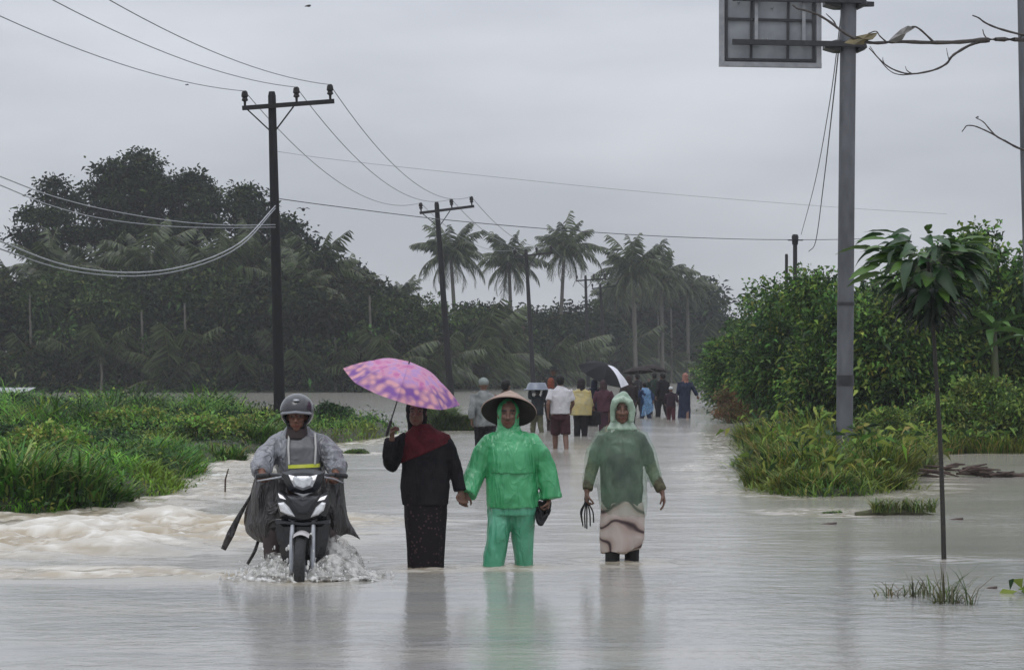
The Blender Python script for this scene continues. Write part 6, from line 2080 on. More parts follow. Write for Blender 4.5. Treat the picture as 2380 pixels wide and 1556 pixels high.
# rider
RD = Fig(697, 19.55)
P = RD.P
J = dict(head=P(690, 968, -0.10), neck=P(692, 1006, -0.03), chest=P(696, 1050, 0.0), waist=P(698, 1100, 0.08), pelvis=P(700, 1148, 0.16),
         sh=[P(636, 1030, 0.0), P(752, 1030, 0.0)], el=[P(608, 1080, -0.14), P(776, 1080, -0.14)], wr=[P(609, 1100, -0.30), P(782, 1104, -0.30)],
         hip=[P(668, 1165, 0.1), P(732, 1165, 0.1)], kn=[P(630, 1192, -0.22), P(772, 1192, -0.22)], an=[P(634, 1300, -0.26), P(762, 1302, -0.26)],
         toe=[P(630, 1312, -0.42), P(766, 1314, -0.42)],
         hand=[((0.15, -0.9, -0.1), (0.1, 0, -1), (1, 0, 0), 1.15, 0), ((-0.15, -0.9, -0.1), (-0.1, 0, -1), (-1, 0, 0), 1.15, 0)])
rid = link('person', body_mesh(J, -1, 0.0065, 1.03, (0.14, 0.065, 0.042)), SKIN, None, RD.loc)
tag(rid, 'motorcyclist in shiny grey rain cape and dark helmet', 'person', 'four people at the front')
GREYP = mat('shiny_grey_rain_fabric', (0.16, 0.165, 0.18), (0.25, 0.255, 0.28), rough=0.3, scale=4, spec=0.7)
folds(GREYP, 8, (1, 1, 0.7), 0.9, 0.04)
g = G(); g.loft([RD.ring(648, 748, 1120, 0.17, 0.05), RD.ring(640, 756, 1085, 0.17, 0.03), RD.ring(630, 762, 1050, 0.15, 0.0), RD.ring(634, 756, 1026, 0.12, 0.0), RD.ring(660, 724, 1006, 0.09, -0.02), RD.ring(668, 716, 994, 0.075, -0.04)], n=30)
g.tube([P(672, 1012, 0), P(644, 1030, 0), P(622, 1056, -0.05), P(606, 1084, -0.14), P(606, 1098, -0.25)], [0.05, 0.082, 0.092, 0.088, 0.064], n=16)
g.tube([P(714, 1012, 0), P(744, 1030, 0), P(768, 1056, -0.05), P(781, 1084, -0.14), P(784, 1100, -0.25)], [0.05, 0.082, 0.092, 0.088, 0.064], n=16)
cloth('rain_jacket', g, GREYP, rid, voxel=0.008, wrinkle=0.034, wscale=(8, 8, 5), seed=15.0, sm=2)
DARKP = mat('dark_rain_fabric', (0.020, 0.018, 0.019), (0.036, 0.031, 0.031), rough=0.4, scale=4, spec=0.6)
folds(DARKP, 7, (1.2, 1.2, 0.35), 0.9, 0.05)
OLIVE = mat('olive_brown_lining', (0.085, 0.072, 0.058), (0.055, 0.045, 0.038), rough=0.5, scale=5)
# front bib with yellow reflective band
g = G(); g.loft([RD.ring(662, 742, 1112, 0.06, -0.14), RD.ring(662, 742, 1080, 0.06, -0.14), RD.ring(664, 740, 1040, 0.06, -0.13), RD.ring(670, 730, 1012, 0.05, -0.09)], n=24, power=3)
cloth('vest', g, mat('grey_vest', (0.09, 0.092, 0.10), (0.14, 0.142, 0.15), rough=0.45, scale=6), rid, voxel=0.008, wrinkle=0.012, seed=16.0)
g = G(); g.loft([RD.ring(664, 744, 1086, 0.066, -0.143, 0.04), RD.ring(664, 744, 1078, 0.066, -0.143, 0.04)], n=24, power=3)
link('reflective_band', g.build('reflective_band', False), mat('yellow_reflective', (0.62, 0.68, 0.06), (0.72, 0.74, 0.14), rough=0.35, scale=12), rid)
for x in (672, 732):
    g = G(); g.tube([P(x, 1006, -0.125), P(x + (1 if x > 700 else -1) * 2, 1040, -0.195), P(x, 1078, -0.208)], [(0.008, 0.004)] * 3, n=6, ref=(1, 0, 0))
    link('piping', g.build('piping'), mat('pale_piping', (0.45, 0.45, 0.43), (0.38, 0.38, 0.36), rough=0.4), rid)
# cape skirt draped over thighs to both sides
def drape(name, rows, m, seed, thick=0.006, amp=0.035):
    """Cloth sheet from rows of points (each row left to right), given real thickness."""
    g = G()
    nr, nc = len(rows), len(rows[0])
    fine = []
    colsP = [smooth_path([r[j] for r in rows], 5) for j in range(nc)]
    nr2 = len(colsP[0])
    grid = []
    for i in range(nr2):
        grid.append(smooth_path([colsP[j][i] for j in range(nc)], 5))
    nc2 = len(grid[0])
    V = np.array([[tuple(q) for q in r] for r in grid]).reshape(-1, 3)
    V[:, 1] += amp * fbm(np.stack([V[:, 0] * 22 + seed, V[:, 2] * 5, V[:, 1] * 4], 1), 3) * 2
    W = V + np.array([0, thick, 0])
    idx = np.arange(nr2 * nc2).reshape(nr2, nc2)
    q1 = np.stack([idx[:-1, :-1].ravel(), idx[:-1, 1:].ravel(), idx[1:, 1:].ravel(), idx[1:, :-1].ravel()], 1)
    q2 = q1[:, ::-1] + nr2 * nc2
    edge = []
    border = list(idx[0, :]) + list(idx[1:, -1]) + list(idx[-1, -2::-1]) + list(idx[-2:0:-1, 0])
    for a0, b0 in zip(border, border[1:] + border[:1]):
        edge.append((b0, a0, a0 + nr2 * nc2, b0 + nr2 * nc2))
    return link(name, np_mesh(name, np.concatenate([V, W]), [q1, q2, np.array(edge)], smooth=True), m, rid)
drape('cape_side', [[P(600, 1098, -0.20), P(618, 1100, -0.26), P(650, 1110, -0.24), P(672, 1120, -0.14)],
                    [P(586, 1140, -0.10), P(606, 1142, -0.26), P(640, 1150, -0.32), P(668, 1158, -0.26)],
                    [P(574, 1190, -0.02), P(592, 1192, -0.22), P(622, 1186, -0.34), P(660, 1180, -0.34)],
                    [P(570, 1232, 0.02), P(584, 1226, -0.18), P(612, 1222, -0.32), P(655, 1220, -0.34)],
                    [P(590, 1254, 0.0), P(604, 1258, -0.15), P(622, 1262, -0.28), P(650, 1262, -0.30)]], DARKP, 1.0)
drape('cape_side', [[P(726, 1120, -0.14), P(748, 1110, -0.24), P(776, 1100, -0.26), P(796, 1098, -0.20)],
                    [P(736, 1158, -0.26), P(762, 1150, -0.32), P(786, 1142, -0.26), P(800, 1140, -0.10)],
                    [P(742, 1182, -0.34), P(772, 1184, -0.34), P(796, 1192, -0.22), P(808, 1196, -0.05)],
                    [P(746, 1220, -0.34), P(776, 1222, -0.32), P(804, 1224, -0.18), P(822, 1228, -0.02)],
                    [P(748, 1266, -0.30), P(774, 1258, -0.28), P(806, 1240, -0.12), P(838, 1253, 0.0)]], DARKP, 2.0)
drape('cape_lining', [[P(592, 1110, 0.0), P(604, 1112, -0.02), P(640, 1112, -0.02)],
                      [P(578, 1160, 0.06), P(598, 1162, 0.02), P(640, 1160, 0.0)],
                      [P(566, 1212, 0.10), P(590, 1212, 0.05), P(640, 1212, 0.02)],
                      [P(580, 1240, 0.08), P(604, 1258, 0.06), P(645, 1272, 0.03)]], OLIVE, 3.0)
drape('cape_lining', [[P(740, 1112, -0.02), P(780, 1112, -0.02), P(798, 1110, 0.0)],
                      [P(740, 1160, 0.0), P(785, 1160, 0.02), P(802, 1158, 0.06)],
                      [P(740, 1210, 0.02), P(785, 1205, 0.05), P(806, 1200, 0.08)],
                      [P(742, 1270, 0.03), P(770, 1250, 0.06), P(806, 1228, 0.08)]], DARKP, 4.0)
for nm, pts, w in (('cape_strap', [(596, 1128, 0.02), (572, 1170, 0.05), (552, 1206, 0.06), (536, 1240, 0.06), (519, 1276, 0.06)], (0.008, 0.012, 0.022, 0.032, 0.022)),
                   ('cape_strap', [(602, 1250, 0.05), (592, 1280, 0.05), (575, 1310, 0.05)], (0.012, 0.014, 0.012))):
    g = G(); Pp = smooth_path([P(*q) for q in pts], 4)
    k_ = [np.interp(i / (len(Pp) - 1), np.linspace(0, 1, len(w)), w) for i in range(len(Pp))]
    g.tube(Pp, [(float(q), 0.006) for q in k_], n=8, ref=(1, 0, 0))
    link(nm, g.build('cape_strap'), DARKP, rid)
g = G()
for s2, pts in ((0, [P(662, 1165, 0.1), P(640, 1185, -0.20), P(634, 1240, -0.26), P(634, 1302, -0.27)]), (1, [P(736, 1165, 0.1), P(764, 1185, -0.20), P(764, 1240, -0.26), P(762, 1302, -0.27)])):
    g.tube(pts, [0.11, 0.095, 0.075, 0.07], n=14)
cloth('trousers', g, mat('dark_brown_trousers', (0.035, 0.022, 0.022), (0.05, 0.034, 0.032), rough=0.7, scale=8), rid, voxel=0.011, wrinkle=0.018, seed=17.0)
g = G()
for q in (P(633, 1306, -0.34), P(764, 1308, -0.34)):
    g.ball(q, (0.05, 0.13, 0.045))
cloth('shoes', g, SANDM, rid, voxel=0.010, wrinkle=0.0)
# helmet: shell, peak, chin strap, visor-dark lining
hd = P(690, 962, -0.10)
HELM = mat('grey_black_helmet', (0.018, 0.019, 0.023), (0.03, 0.031, 0.038), rough=0.2, scale=3, coat=0.5)
g = G(); g.ball(hd + Vector((0.0, 0.018, 0.028)), (0.140, 0.150, 0.140), 26, 16)
hm = g.build('helmet')
bm = bmesh.new(); bm.from_mesh(hm)
kill = [f for f in bm.faces if (f.calc_center_median() - hd).z < 0.012 and (f.calc_center_median() - hd).y < -0.035 and abs((f.calc_center_median() - hd).x) < 0.108]
kill += [f for f in bm.faces if (f.calc_center_median() - hd).z < -0.115]
bmesh.ops.delete(bm, geom=list(set(kill)), context='FACES'); bm.to_mesh(hm); bm.free()
helm = link('helmet', hm, HELM, rid)
so = helm.modifiers.new('thick', 'SOLIDIFY'); so.thickness = 0.022; so.offset = -1
ss = helm.modifiers.new('sub', 'SUBSURF'); ss.levels = 1; ss.render_levels = 2
g = G()
for i in range(15):
    a = R(214) + R(112) * i / 14
    for r, z in ((0.138, 0.030), (0.156, 0.012), (0.154, 0.004), (0.136, 0.018)):
        g.v.append(hd + Vector((r * math.cos(a), r * math.sin(a) * 1.05 + 0.02, z + 0.018 * abs(math.cos(a)) * -1 + 0.006)))
for i in range(14):
    for j in range(4):
        g.f.append((i * 4 + j, i * 4 + (j + 1) % 4, i * 4 + 4 + (j + 1) % 4, i * 4 + 4 + j))
link('helmet_peak', g.build('helmet_peak'), mat('grey_peak', (0.16, 0.165, 0.18), (0.12, 0.125, 0.135), rough=0.3), helm)
g = G(); g.ball(hd + Vector((0.004, -0.105, 0.112)), (0.028, 0.02, 0.012), 12, 8)
link('helmet_badge', g.build('helmet_badge'), CHROME, helm)
g = G(); g.tube([hd + Vector((-0.09, -0.02, -0.05)), hd + Vector((-0.06, -0.05, -0.105)), hd + Vector((0, -0.065, -0.122)), hd + Vector((0.06, -0.05, -0.105)), hd + Vector((0.09, -0.02, -0.05))], 0.010, n=8)
link('chin_strap', g.build('chin_strap'), SANDM, helm)
g = G(); g.loft([(hd.x, hd.y + 0.03, hd.z - 0.20, 0.10, 0.10), (hd.x, hd.y + 0.02, hd.z - 0.13, 0.085, 0.085), (hd.x, hd.y + 0.02, hd.z - 0.09, 0.078, 0.08)], n=22)
cloth('neck_scarf', g, mat('dark_brown_scarf', (0.028, 0.018, 0.018), (0.04, 0.026, 0.026), rough=0.8), rid, voxel=0.008, wrinkle=0.008, seed=18.0)

# ================================================================ splash at the front wheel
SPL, t, b = new_mat('splashing_water')
b.inputs['Base Color'].default_value = (0.55, 0.54, 0.51, 1)
b.inputs['Roughness'].default_value = 0.12
b.inputs['IOR'].default_value = 1.33
tc = t.nodes.new('ShaderNodeTexCoord'); nz = t.nodes.new('ShaderNodeTexNoise'); nz.inputs['Scale'].default_value = 16; nz.inputs['Detail'].default_value = 4
t.links.new(tc.outputs['Object'], nz.inputs['Vector'])
rp = t.nodes.new('ShaderNodeValToRGB'); rp.color_ramp.elements[0].position = 0.38; rp.color_ramp.elements[1].position = 0.66
rp.color_ramp.elements[0].color = (0.10, 0.10, 0.10, 1); rp.color_ramp.elements[1].color = (0.9, 0.9, 0.9, 1)
t.links.new(nz.outputs['Fac'], rp.inputs[0]); t.links.new(rp.outputs[0], b.inputs['Alpha'])
random.seed(33)
spl = empty('wheel_splash', (MX.loc.x, MX.loc.y, 0.0))
spl['kind'] = 'stuff'
def sheet(sgn, reach, height, y0, y1, seed):
    nu, nv = 36, 22
    V = np.zeros((nu * nv, 3))
    for i in range(nu):
        u_ = i / (nu - 1)
        for j in range(nv):
            v_ = j / (nv - 1)
            rad = 0.035 + reach * v_
            z = height * math.sin(math.pi * (0.10 + 0.78 * v_)) * (0.45 + 0.8 * abs(math.sin(u_ * 5.1 + seed))) * (0.4 + 0.6 * math.sin(math.pi * u_))
            V[i * nv + j] = (sgn * rad, y0 + (y1 - y0) * u_ + 0.12 * v_, max(-0.02, z - 0.02))
    nz_ = fbm(np.stack([V[:, 0] * 14 + seed, V[:, 1] * 12, V[:, 2] * 12], 1), 3)
    vv = (np.arange(nu * nv) % nv) / (nv - 1)
    V[:, 2] += 0.05 * nz_ * vv
    V[:, 0] += sgn * 0.05 * fbm(V * 11 + seed + 3, 3) * vv
    idx = np.arange(nu * nv).reshape(nu, nv)
    q = np.stack([idx[:-1, :-1].ravel(), idx[1:, :-1].ravel(), idx[1:, 1:].ravel(), idx[:-1, 1:].ravel()], 1)
    return link('spray_sheet', np_mesh('spray_sheet', V, [q], smooth=True), SPL, spl)
sheet(-1, 0.42, 0.15, -0.26, 0.30, 1.0)
sheet(1, 0.44, 0.17, -0.26, 0.30, 2.4)
sheet(-1, 0.34, 0.22, 0.10, 0.75, 4.0)
sheet(1, 0.40, 0.26, 0.10, 0.75, 5.2)
sheet(-1, 0.60, 0.07, -0.30, 0.5, 6.6)
sheet(1, 0.60, 0.08, -0.30, 0.5, 8.1)
g = G()
for i in range(420):
    s2 = random.choice((-1, 1))
    x = s2 * (0.05 + abs(random.gauss(0, 0.22)))
    z = abs(random.gauss(0, 0.10)) * (1.3 - min(1, abs(x) * 1.6))
    r = random.choice((0.004, 0.006, 0.008, 0.011))
    g.ball((x, random.uniform(-0.3, 0.6), z), (r, r, r * random.uniform(1, 2.4)), 6, 4)
DROP = mat('water_drops', (0.55, 0.55, 0.53), (0.66, 0.66, 0.64), rough=0.1, scale=20)
link('droplets', g.build('droplets'), DROP, spl)
# ragged foam ridge thrown up round the wheel
g = G()
for i in range(120):
    s2 = -1 if i % 2 else 1
    x = s2 * random.uniform(0.03, 0.5)
    g.ball((x, random.uniform(-0.30, 0.25) + abs(x) * 0.2, random.uniform(-0.012, 0.02)), (random.uniform(0.015, 0.05), random.uniform(0.015, 0.05), random.uniform(0.006, 0.022)), 8, 6)
link('foam_ridge', g.remesh('foam_ridge', 0.008, 1, wrinkle=0.03, wscale=(20, 20, 20)), mat('white_foam', (0.70, 0.70, 0.68), (0.42, 0.41, 0.38), rough=0.25, scale=14), spl)
spl['label'] = 'splash of water and foam thrown up round the motorcycle front wheel'
spl['category'] = 'splash'

# ================================================================ the crowd walking away
def cmat(nm, c, rough=0.85, c2=None):
    return mat('cloth_' + nm, c, c2 or tuple(x * 0.6 for x in c), rough=rough, scale=7, bump=0.4, bscale=16, spec=0.2)
CROWD = 'people wading away along the flooded road'
def walker(px, pw, top, label, shirt, bottom=('trousers', 'black'), head=('hair', None), fy=1, wide=1.0, sleeves=1.0, arms=None, stride=0.11, hem=0.78, long=None, Y=None, hz=None):
    """A wading person; px: column, pw: row of the water line at the legs, top: row of the head top."""
    Y = Y or CAM_H * F / (pw - HY)
    f_ = Fig(px, Y)
    h = CAM_H - (top - HY) * f_.s
    H = h - ROADZ
    k = H / 1.60
    z = lambda q: ROADZ + q * k
    V = lambda x, q, y=0.0: Vector((x * k, y * k * fy, z(q)))
    J = dict(head=V(0, 1.485, 0.02), neck=V(0, 1.36), chest=V(0, 1.18), waist=V(0, 1.02), pelvis=V(0, 0.88), sh=[V(-0.165, 1.30), V(0.165, 1.30)],
             el=[V(-0.215, 1.05, -0.03), V(0.215, 1.05, -0.03)], wr=[V(-0.225, 0.83, 0.06), V(0.225, 0.83, 0.06)],
             hip=[V(-0.085, 0.82), V(0.085, 0.82)], kn=[V(-0.09, 0.45, stride), V(0.09, 0.45, -stride * 0.5)], an=[V(-0.09, 0.07, stride), V(0.09, 0.09, -stride * 2.2)],
             hand=[((0, fy * 0.2, -1), (1, 0, 0), (0, fy, 0), 0.5, 0), ((0, fy * 0.2, -1), (-1, 0, 0), (0, fy, 0), 0.5, 0)])
    sw = random.uniform(-0.14, 0.14)
    J['el'][0] += V(-random.uniform(0, 0.05), 0, sw) - V(0, 0); J['wr'][0] += V(-random.uniform(0, 0.06), random.uniform(0, 0.14), sw * 2) - V(0, 0)
    J['el'][1] += V(random.uniform(0, 0.05), 0, -sw) - V(0, 0); J['wr'][1] += V(random.uniform(0, 0.06), random.uniform(0, 0.14), -sw * 2) - V(0, 0)
    if arms:
        for i, (e, w, hdir) in arms.items():
            J['el'][i] = V(*e); J['wr'][i] = V(*w)
            J['hand'][i] = (hdir, (0, fy, 0), (1 if i == 0 else -1, 0, 0), 1.0, 0)
    o = link('person', body_mesh(J, fy, 0.0115, k), SKIN, None, f_.loc)
    o.rotation_euler = (0.0, random.uniform(-0.035, 0.035), random.uniform(-0.55, 0.55) if not long else 0.0)
    tag(o, label, 'person', CROWD)
    sm = cmat(*shirt) if isinstance(shirt, tuple) else shirt
    g = G()
    w_ = wide
    rings = [(0, 0, z(hem), 0.185 * k * w_, 0.145 * k * w_), (0, 0, z(1.0), 0.180 * k * w_, 0.14 * k * w_), (0, 0, z(1.18), 0.19 * k * (0.5 + 0.5 * w_), 0.14 * k), (0, 0, z(1.30), 0.195 * k, 0.105 * k), (0, 0, z(1.355), 0.09 * k, 0.08 * k), (0, 0, z(1.39), 0.065 * k, 0.065 * k)]
    if long:
        rings = [(0, 0, z(long), 0.20 * k * w_, 0.17 * k), (0, 0, z((long + 0.9) / 2), 0.185 * k * w_, 0.15 * k), (0, 0, z(0.88), 0.18 * k * w_, 0.145 * k)] + rings[1:]
    g.loft(rings, n=24)
    for i in (0, 1):
        s0, e0, w0 = J['sh'][i], J['el'][i], J['wr'][i]
        if sleeves >= 1:
            g.tube([s0 * 0.85 + J['chest'] * 0.15, s0, e0, e0.lerp(w0, 0.85)], [0.07 * k, 0.075 * k, 0.06 * k, 0.048 * k], n=12)
        else:
            g.tube([s0 * 0.85 + J['chest'] * 0.15, s0, s0.lerp(e0, 0.75)], [0.07 * k, 0.072 * k, 0.065 * k], n=12)
    link('robe' if long else 'jacket', g.remesh('crowd_top', 0.013, 2, 0.022, (8, 8, 4), px * 0.37), sm, o)
    kind, cname = bottom[0], bottom[1]
    if kind in ('trousers', 'shorts') and not long:
        bmt = cmat(*bottom[1]) if isinstance(bottom[1], tuple) else BLACK_CLOTH
        g = G(); g.loft([(0, 0, z(0.74), 0.16 * k, 0.13 * k), (0, 0, z(0.95), 0.165 * k, 0.13 * k)], n=20)
        for i in (0, 1):
            h0, k0, a0 = J['hip'][i], J['kn'][i], J['an'][i]
            end = a0 if kind == 'trousers' else k0 + Vector((0, 0, 0.02))
            g.tube([h0, k0 if kind == 'trousers' else h0.lerp(k0, 0.5), end], [0.105 * k, 0.085 * k if kind == 'trousers' else 0.10 * k, 0.068 * k if kind == 'trousers' else 0.095 * k], n=14)
        link('trousers' if kind == 'trousers' else 'shorts', g.remesh('crowd_trousers', 0.013, 2, 0.015, (8, 8, 4), px * 0.5), bmt, o)
    elif kind == 'skirt':
        g = G(); g.loft([(0, 0, z(0.10), 0.17 * k, 0.16 * k), (0, 0, z(0.5), 0.16 * k, 0.14 * k), (0, 0, z(0.92), 0.165 * k, 0.135 * k)], n=24)
        link('skirt', g.remesh('crowd_skirt', 0.013, 2, 0.01, fold=0.03), cmat(*bottom[1]), o)
    hc = J['head']
    if head[0] == 'hair':
        g = G(); g.ball(hc + Vector((0, -0.018 * k * fy, 0.03 * k)), (0.084 * k, 0.095 * k, 0.095 * k)); g.ball(hc + Vector((0, -0.05 * k * fy, -0.02 * k)), (0.07 * k, 0.055 * k, 0.06 * k))
        link('hair', g.remesh('hair', 0.011, 2, 0.012, (30, 30, 12)), cmat('black_hair', (0.010, 0.009, 0.009), 0.5), o)
    elif head[0] in ('hood', 'hijab'):
        g = G(); g.ball(hc + Vector((0, -0.020 * k * fy, 0.028 * k)), (0.098 * k, 0.105 * k, 0.108 * k))
        g.loft([(hc.x, 0, hc.z - 0.19 * k, 0.15 * k if head[0] == 'hijab' else 0.11 * k, 0.11 * k), (hc.x, 0, hc.z - 0.12 * k, 0.10 * k, 0.09 * k), (hc.x, -0.01 * fy, hc.z - 0.02 * k, 0.098 * k, 0.098 * k)], n=20)
        link('headscarf' if head[0] == 'hijab' else 'hood', g.remesh('hood', 0.011, 2, 0.012), cmat(*head[1]), o)
    elif head[0] == 'cap':
        g = G(); g.ball(hc + Vector((0, -0.015 * k * fy, 0.045 * k)), (0.090 * k, 0.102 * k, 0.082 * k))
        g.loft([(hc.x, hc.y + 0.10 * k * fy, hc.z + 0.022 * k, 0.07 * k, 0.07 * k), (hc.x, hc.y + 0.10 * k * fy, hc.z + 0.034 * k, 0.07 * k, 0.07 * k)], n=16)
        link('cap', g.remesh('cap', 0.010, 2), cmat(*head[1]), o)
    elif head[0] == 'brim':
        g = G(); g.loft([(0, 0, 0.0, 0.26, 0.26), (0, 0, 0.02, 0.26, 0.26), (0, 0, 0.035, 0.13, 0.13), (0, 0, 0.12, 0.09, 0.09), (0, 0, 0.135, 0.05, 0.05)], n=24)
        hb = link('hat', g.build('brim_hat'), cmat(*head[1]), o); hb.location = hc + Vector((0, 0, 0.05 * k))
    return o, f_, J, k

up_r = lambda: {1: ((0.24, 1.12, 0.10), (0.14, 1.28, 0.20), (0, 0, 1))}
up_l = lambda: {0: ((-0.24, 1.12, 0.10), (-0.14, 1.28, 0.20), (0, 0, 1))}
w1 = walker(1130, 1070, 878, 'person with pale cap and grey striped shirt left of the straw hat', ('grey_stripe', (0.24, 0.25, 0.25), 0.8, (0.10, 0.11, 0.11)), ('trousers', 'black'), ('cap', ('pale_cap', (0.24, 0.27, 0.26))), wide=1.05)
w2 = walker(1178, 1062, 882, 'dark haired person in black half hidden behind the straw hat', ('black_top', (0.012, 0.012, 0.014)), ('trousers', 'black'), ('hair', None))
w3 = walker(1248, 1004, 902, 'small person in dark clothes under the grey blue basin', ('dark_teal', (0.025, 0.03, 0.034)), ('trousers', ('olive_leg', (0.10, 0.10, 0.06))), ('hair', None), wide=1.1,
            arms={0: ((-0.26, 1.30, 0.0), (-0.24, 1.56, 0.02), (0.2, 0, 1)), 1: ((0.26, 1.30, 0.0), (0.24, 1.56, 0.02), (-0.2, 0, 1))})
w4 = walker(1281, 1000, 879, 'person in black jacket with orange red headscarf beside the white vest', ('black_jacket', (0.016, 0.017, 0.02)), ('trousers', ('brown_leg', (0.035, 0.02, 0.02))), ('hijab', ('orange_scarf', (0.20, 0.06, 0.035))))
w5 = walker(1303, 1042, 871, 'person in white vest and maroon shorts wading with bare legs', ('white_vest', (0.52, 0.51, 0.53), 0.7, (0.42, 0.41, 0.43)), ('shorts', ('maroon_short', (0.045, 0.016, 0.02))), ('hair', None), sleeves=0.4, stride=0.10, hem=0.86)
w6 = walker(1282, 972, 855, 'farther person under a wide dark hat behind the white vest', ('charcoal', (0.035, 0.036, 0.036)), ('trousers', 'black'), ('brim', ('dark_hat', (0.02, 0.022, 0.02))))
w7 = walker(1350, 1013, 880, 'person in yellow raincoat and black trousers', ('yellow_coat', (0.42, 0.34, 0.14), 0.3, (0.33, 0.29, 0.17)), ('trousers', 'black'), ('hood', ('dark_hood', (0.03, 0.025, 0.028))), wide=1.45, hem=0.72, stride=0.02)
w8 = walker(1406, 1006, 884, 'person in maroon coat with dark headscarf beside the poncho wearer', ('maroon_coat', (0.075, 0.030, 0.042)), ('skirt', ('maroon_skirt', (0.045, 0.02, 0.03))), ('hijab', ('plum_scarf', (0.05, 0.03, 0.033))), wide=1.1)
w9 = walker(1378, 990, 882, 'person in navy jacket carrying the big black umbrella', ('navy', (0.022, 0.026, 0.05)), ('trousers', 'black'), ('hood', ('navy_hood', (0.03, 0.034, 0.06))), arms=up_r())
w10 = walker(1500, 972, 888, 'person wrapped in blue plastic sheet near the road end', ('deep_blue', (0.018, 0.035, 0.085)), ('trousers', ('navy_leg', (0.02, 0.03, 0.06))), ('hair', None))
w11 = walker(1540, 968, 866, 'tall thin person all in black with long legs', ('black_shirt', (0.014, 0.013, 0.015)), ('trousers', 'black'), ('hair', None), stride=0.12)
w12 = walker(1560, 975, 898, 'child with white cap and maroon trousers', ('dark_violet', (0.035, 0.022, 0.032)), ('trousers', ('maroon_leg', (0.07, 0.022, 0.03))), ('cap', ('white_cap', (0.55, 0.56, 0.57))))
w13 = walker(1590, 971, 867, 'woman in long dark blue robe with peach headscarf and arm held out', ('blue_robe', (0.022, 0.03, 0.06)), ('none', None), ('hijab', ('peach_scarf', (0.30, 0.15, 0.12))), long=0.14, arms={1: ((0.29, 1.08, 0.0), (0.40, 0.90, 0.0), (0.5, 0, -1))})
w14 = walker(1462, 985, 874, 'person in dark brown behind the poncho wearer', ('brown_coat', (0.03, 0.022, 0.022)), ('trousers', 'black'), ('hijab', ('brown_scarf', (0.045, 0.03, 0.03))))
w15 = walker(1520, 962, 866, 'farther person in dark green under the low dark umbrellas', ('forest_green', (0.02, 0.035, 0.028)), ('trousers', 'black'), ('hair', None), arms=up_l())
w16 = walker(1483, 966, 868, 'farther person in dark grey sheltering beside the blue sheet', ('slate', (0.03, 0.03, 0.034)), ('trousers', 'black'), ('hair', None), arms=up_l())

# blue plastic sheet round one of them
g = G(); f10, J10, k10 = w10[1], w10[2], w10[3]
g.loft([(0.10 * k10, 0, ROADZ + 0.45 * k10, 0.26 * k10, 0.20 * k10, 0.5), (0.07, 0, ROADZ + 0.9 * k10, 0.24 * k10, 0.19 * k10, 0.2), (0.03, 0, ROADZ + 1.25 * k10, 0.21 * k10, 0.15 * k10), (0, 0, ROADZ + 1.40 * k10, 0.10 * k10, 0.10 * k10)], n=26)
link('plastic_sheet', g.remesh('plastic_sheet', 0.014, 2, 0.03, (7, 7, 3)), plastic_mat('blue_plastic', (0.22, 0.42, 0.70), 0.45), w10[0])
# basin on the head
hc = w3[1].loc + w3[2]['head']
root = empty('plastic_basin', hc + Vector((0, 0, 0.085)))
BASIN = mat('grey_blue_plastic', (0.20, 0.225, 0.275), (0.15, 0.17, 0.215), rough=0.35, scale=5)
g = G(); g.loft([(0, 0, -0.03, 0.33, 0.33), (0, 0, -0.015, 0.335, 0.335), (0, 0, 0.0, 0.27, 0.27), (0, 0, 0.13, 0.22, 0.22), (0, 0, 0.15, 0.19, 0.19), (0, 0, 0.13, 0.19, 0.19), (0, 0, 0.0, 0.25, 0.25)], n=30)
link('basin_wall', g.build('basin_wall'), BASIN, root)
g = G(); g.loft([(0, 0, 0.132, 0.20, 0.20), (0, 0, 0.142, 0.20, 0.20)], n=30); link('basin_base', g.build('basin_base'), BASIN, root)
tag(root, 'upturned grey blue basin carried on the small person\'s head', 'basin')
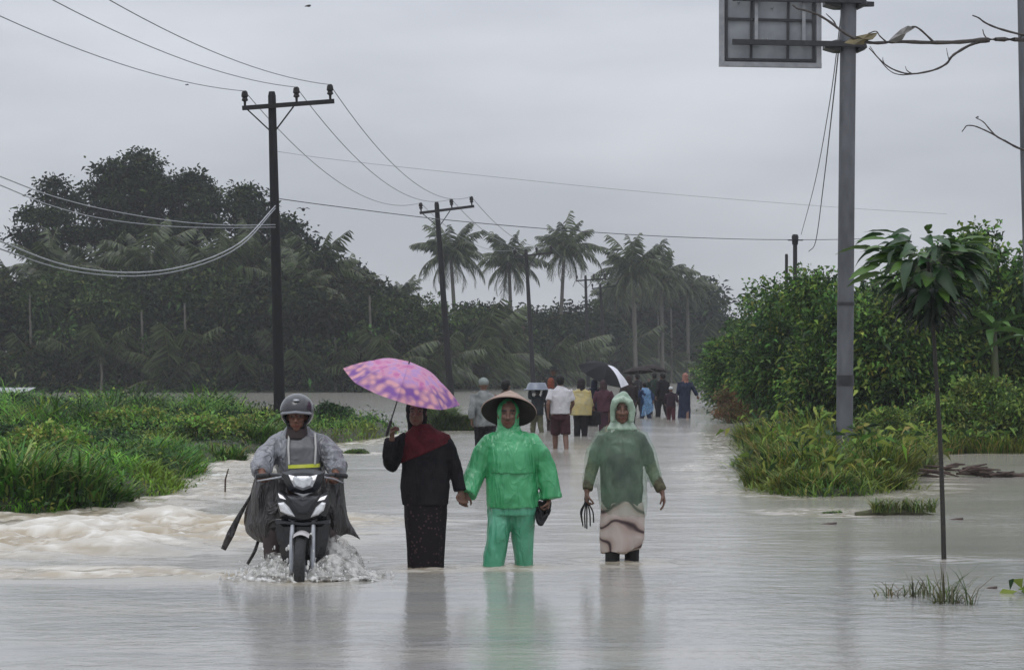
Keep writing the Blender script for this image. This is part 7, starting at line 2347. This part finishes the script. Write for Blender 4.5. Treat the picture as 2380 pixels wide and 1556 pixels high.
# bag in the yellow coat's hand
hw = w7[1].loc + w7[2]['wr'][1]
root = empty('carry_bag', hw + Vector((0.06, 0, -0.10)))
g = G(); g.loft([(0, 0, -0.34, 0.15, 0.09), (0, 0, -0.30, 0.17, 0.10), (0, 0, -0.05, 0.15, 0.07), (0, 0, -0.02, 0.10, 0.04)], n=20)
link('bag_body', g.remesh('bag_body', 0.014, 2, 0.02), BLACK_CLOTH, root)
g = G(); g.tube(smooth_path([(-0.08, 0, -0.04), (-0.04, 0, 0.06), (0.04, 0, 0.06), (0.08, 0, -0.04)], 4), 0.008, n=6); link('bag_handle', g.build('bag_handle'), BLACK_CLOTH, root)
tag(root, 'black bag hanging beside the yellow raincoat', 'bag')

# crowd umbrellas
BLKU = mat('black_canopy', (0.008, 0.008, 0.010), (0.013, 0.013, 0.016), rough=0.8, scale=6, spec=0.2)
WHTU = mat('white_canopy_panel', (0.72, 0.72, 0.78), (0.62, 0.62, 0.68), rough=0.5, scale=6)
BRNU = mat('brown_black_canopy', (0.016, 0.012, 0.012), (0.028, 0.02, 0.02), rough=0.8, scale=6, spec=0.2)
UG = 'umbrellas in the crowd'
hp = w9[1].loc + w9[2]['wr'][1]
umbrella('black_umbrella', at(1412, 848, 65.6), Vector((0.36, -0.30, 0.88)), 0.74, 0.30, 0.75, BLKU, RIBM, 'big black umbrella with one white panel in the crowd', alt=(WHTU, (0, 7)), group=UG)
umbrella('dark_umbrella', at(1483, 852, 78.5), Vector((-0.05, 0.12, 0.98)), 0.52, 0.17, 0.72, BRNU, RIBM, 'low brown black umbrella left of the tall person in black', group=UG)
umbrella('dark_umbrella', at(1520, 848, 81.0), Vector((0.12, 0.1, 0.98)), 0.50, 0.16, 0.72, BRNU, RIBM, 'dark umbrella just above the tall person in black', group=UG)

# ================================================================ rain haze: one even body of air round everything
g = G(); g.box((0, 200, 12), (760, 560, 28))
hz_m = bpy.data.materials.new('rain_haze')
hz_m.use_nodes = True
ht = hz_m.node_tree
ht.nodes.remove(ht.nodes['Principled BSDF'])
pv = ht.nodes.new('ShaderNodeVolumePrincipled')
pv.inputs['Color'].default_value = (0.93, 0.95, 1.0, 1)
pv.inputs['Density'].default_value = 0.00042
pv.inputs['Anisotropy'].default_value = 0.3
ht.links.new(pv.outputs[0], ht.nodes['Material Output'].inputs['Volume'])
hz = link('haze', g.build('haze', False), hz_m)
hz['kind'] = 'stuff'
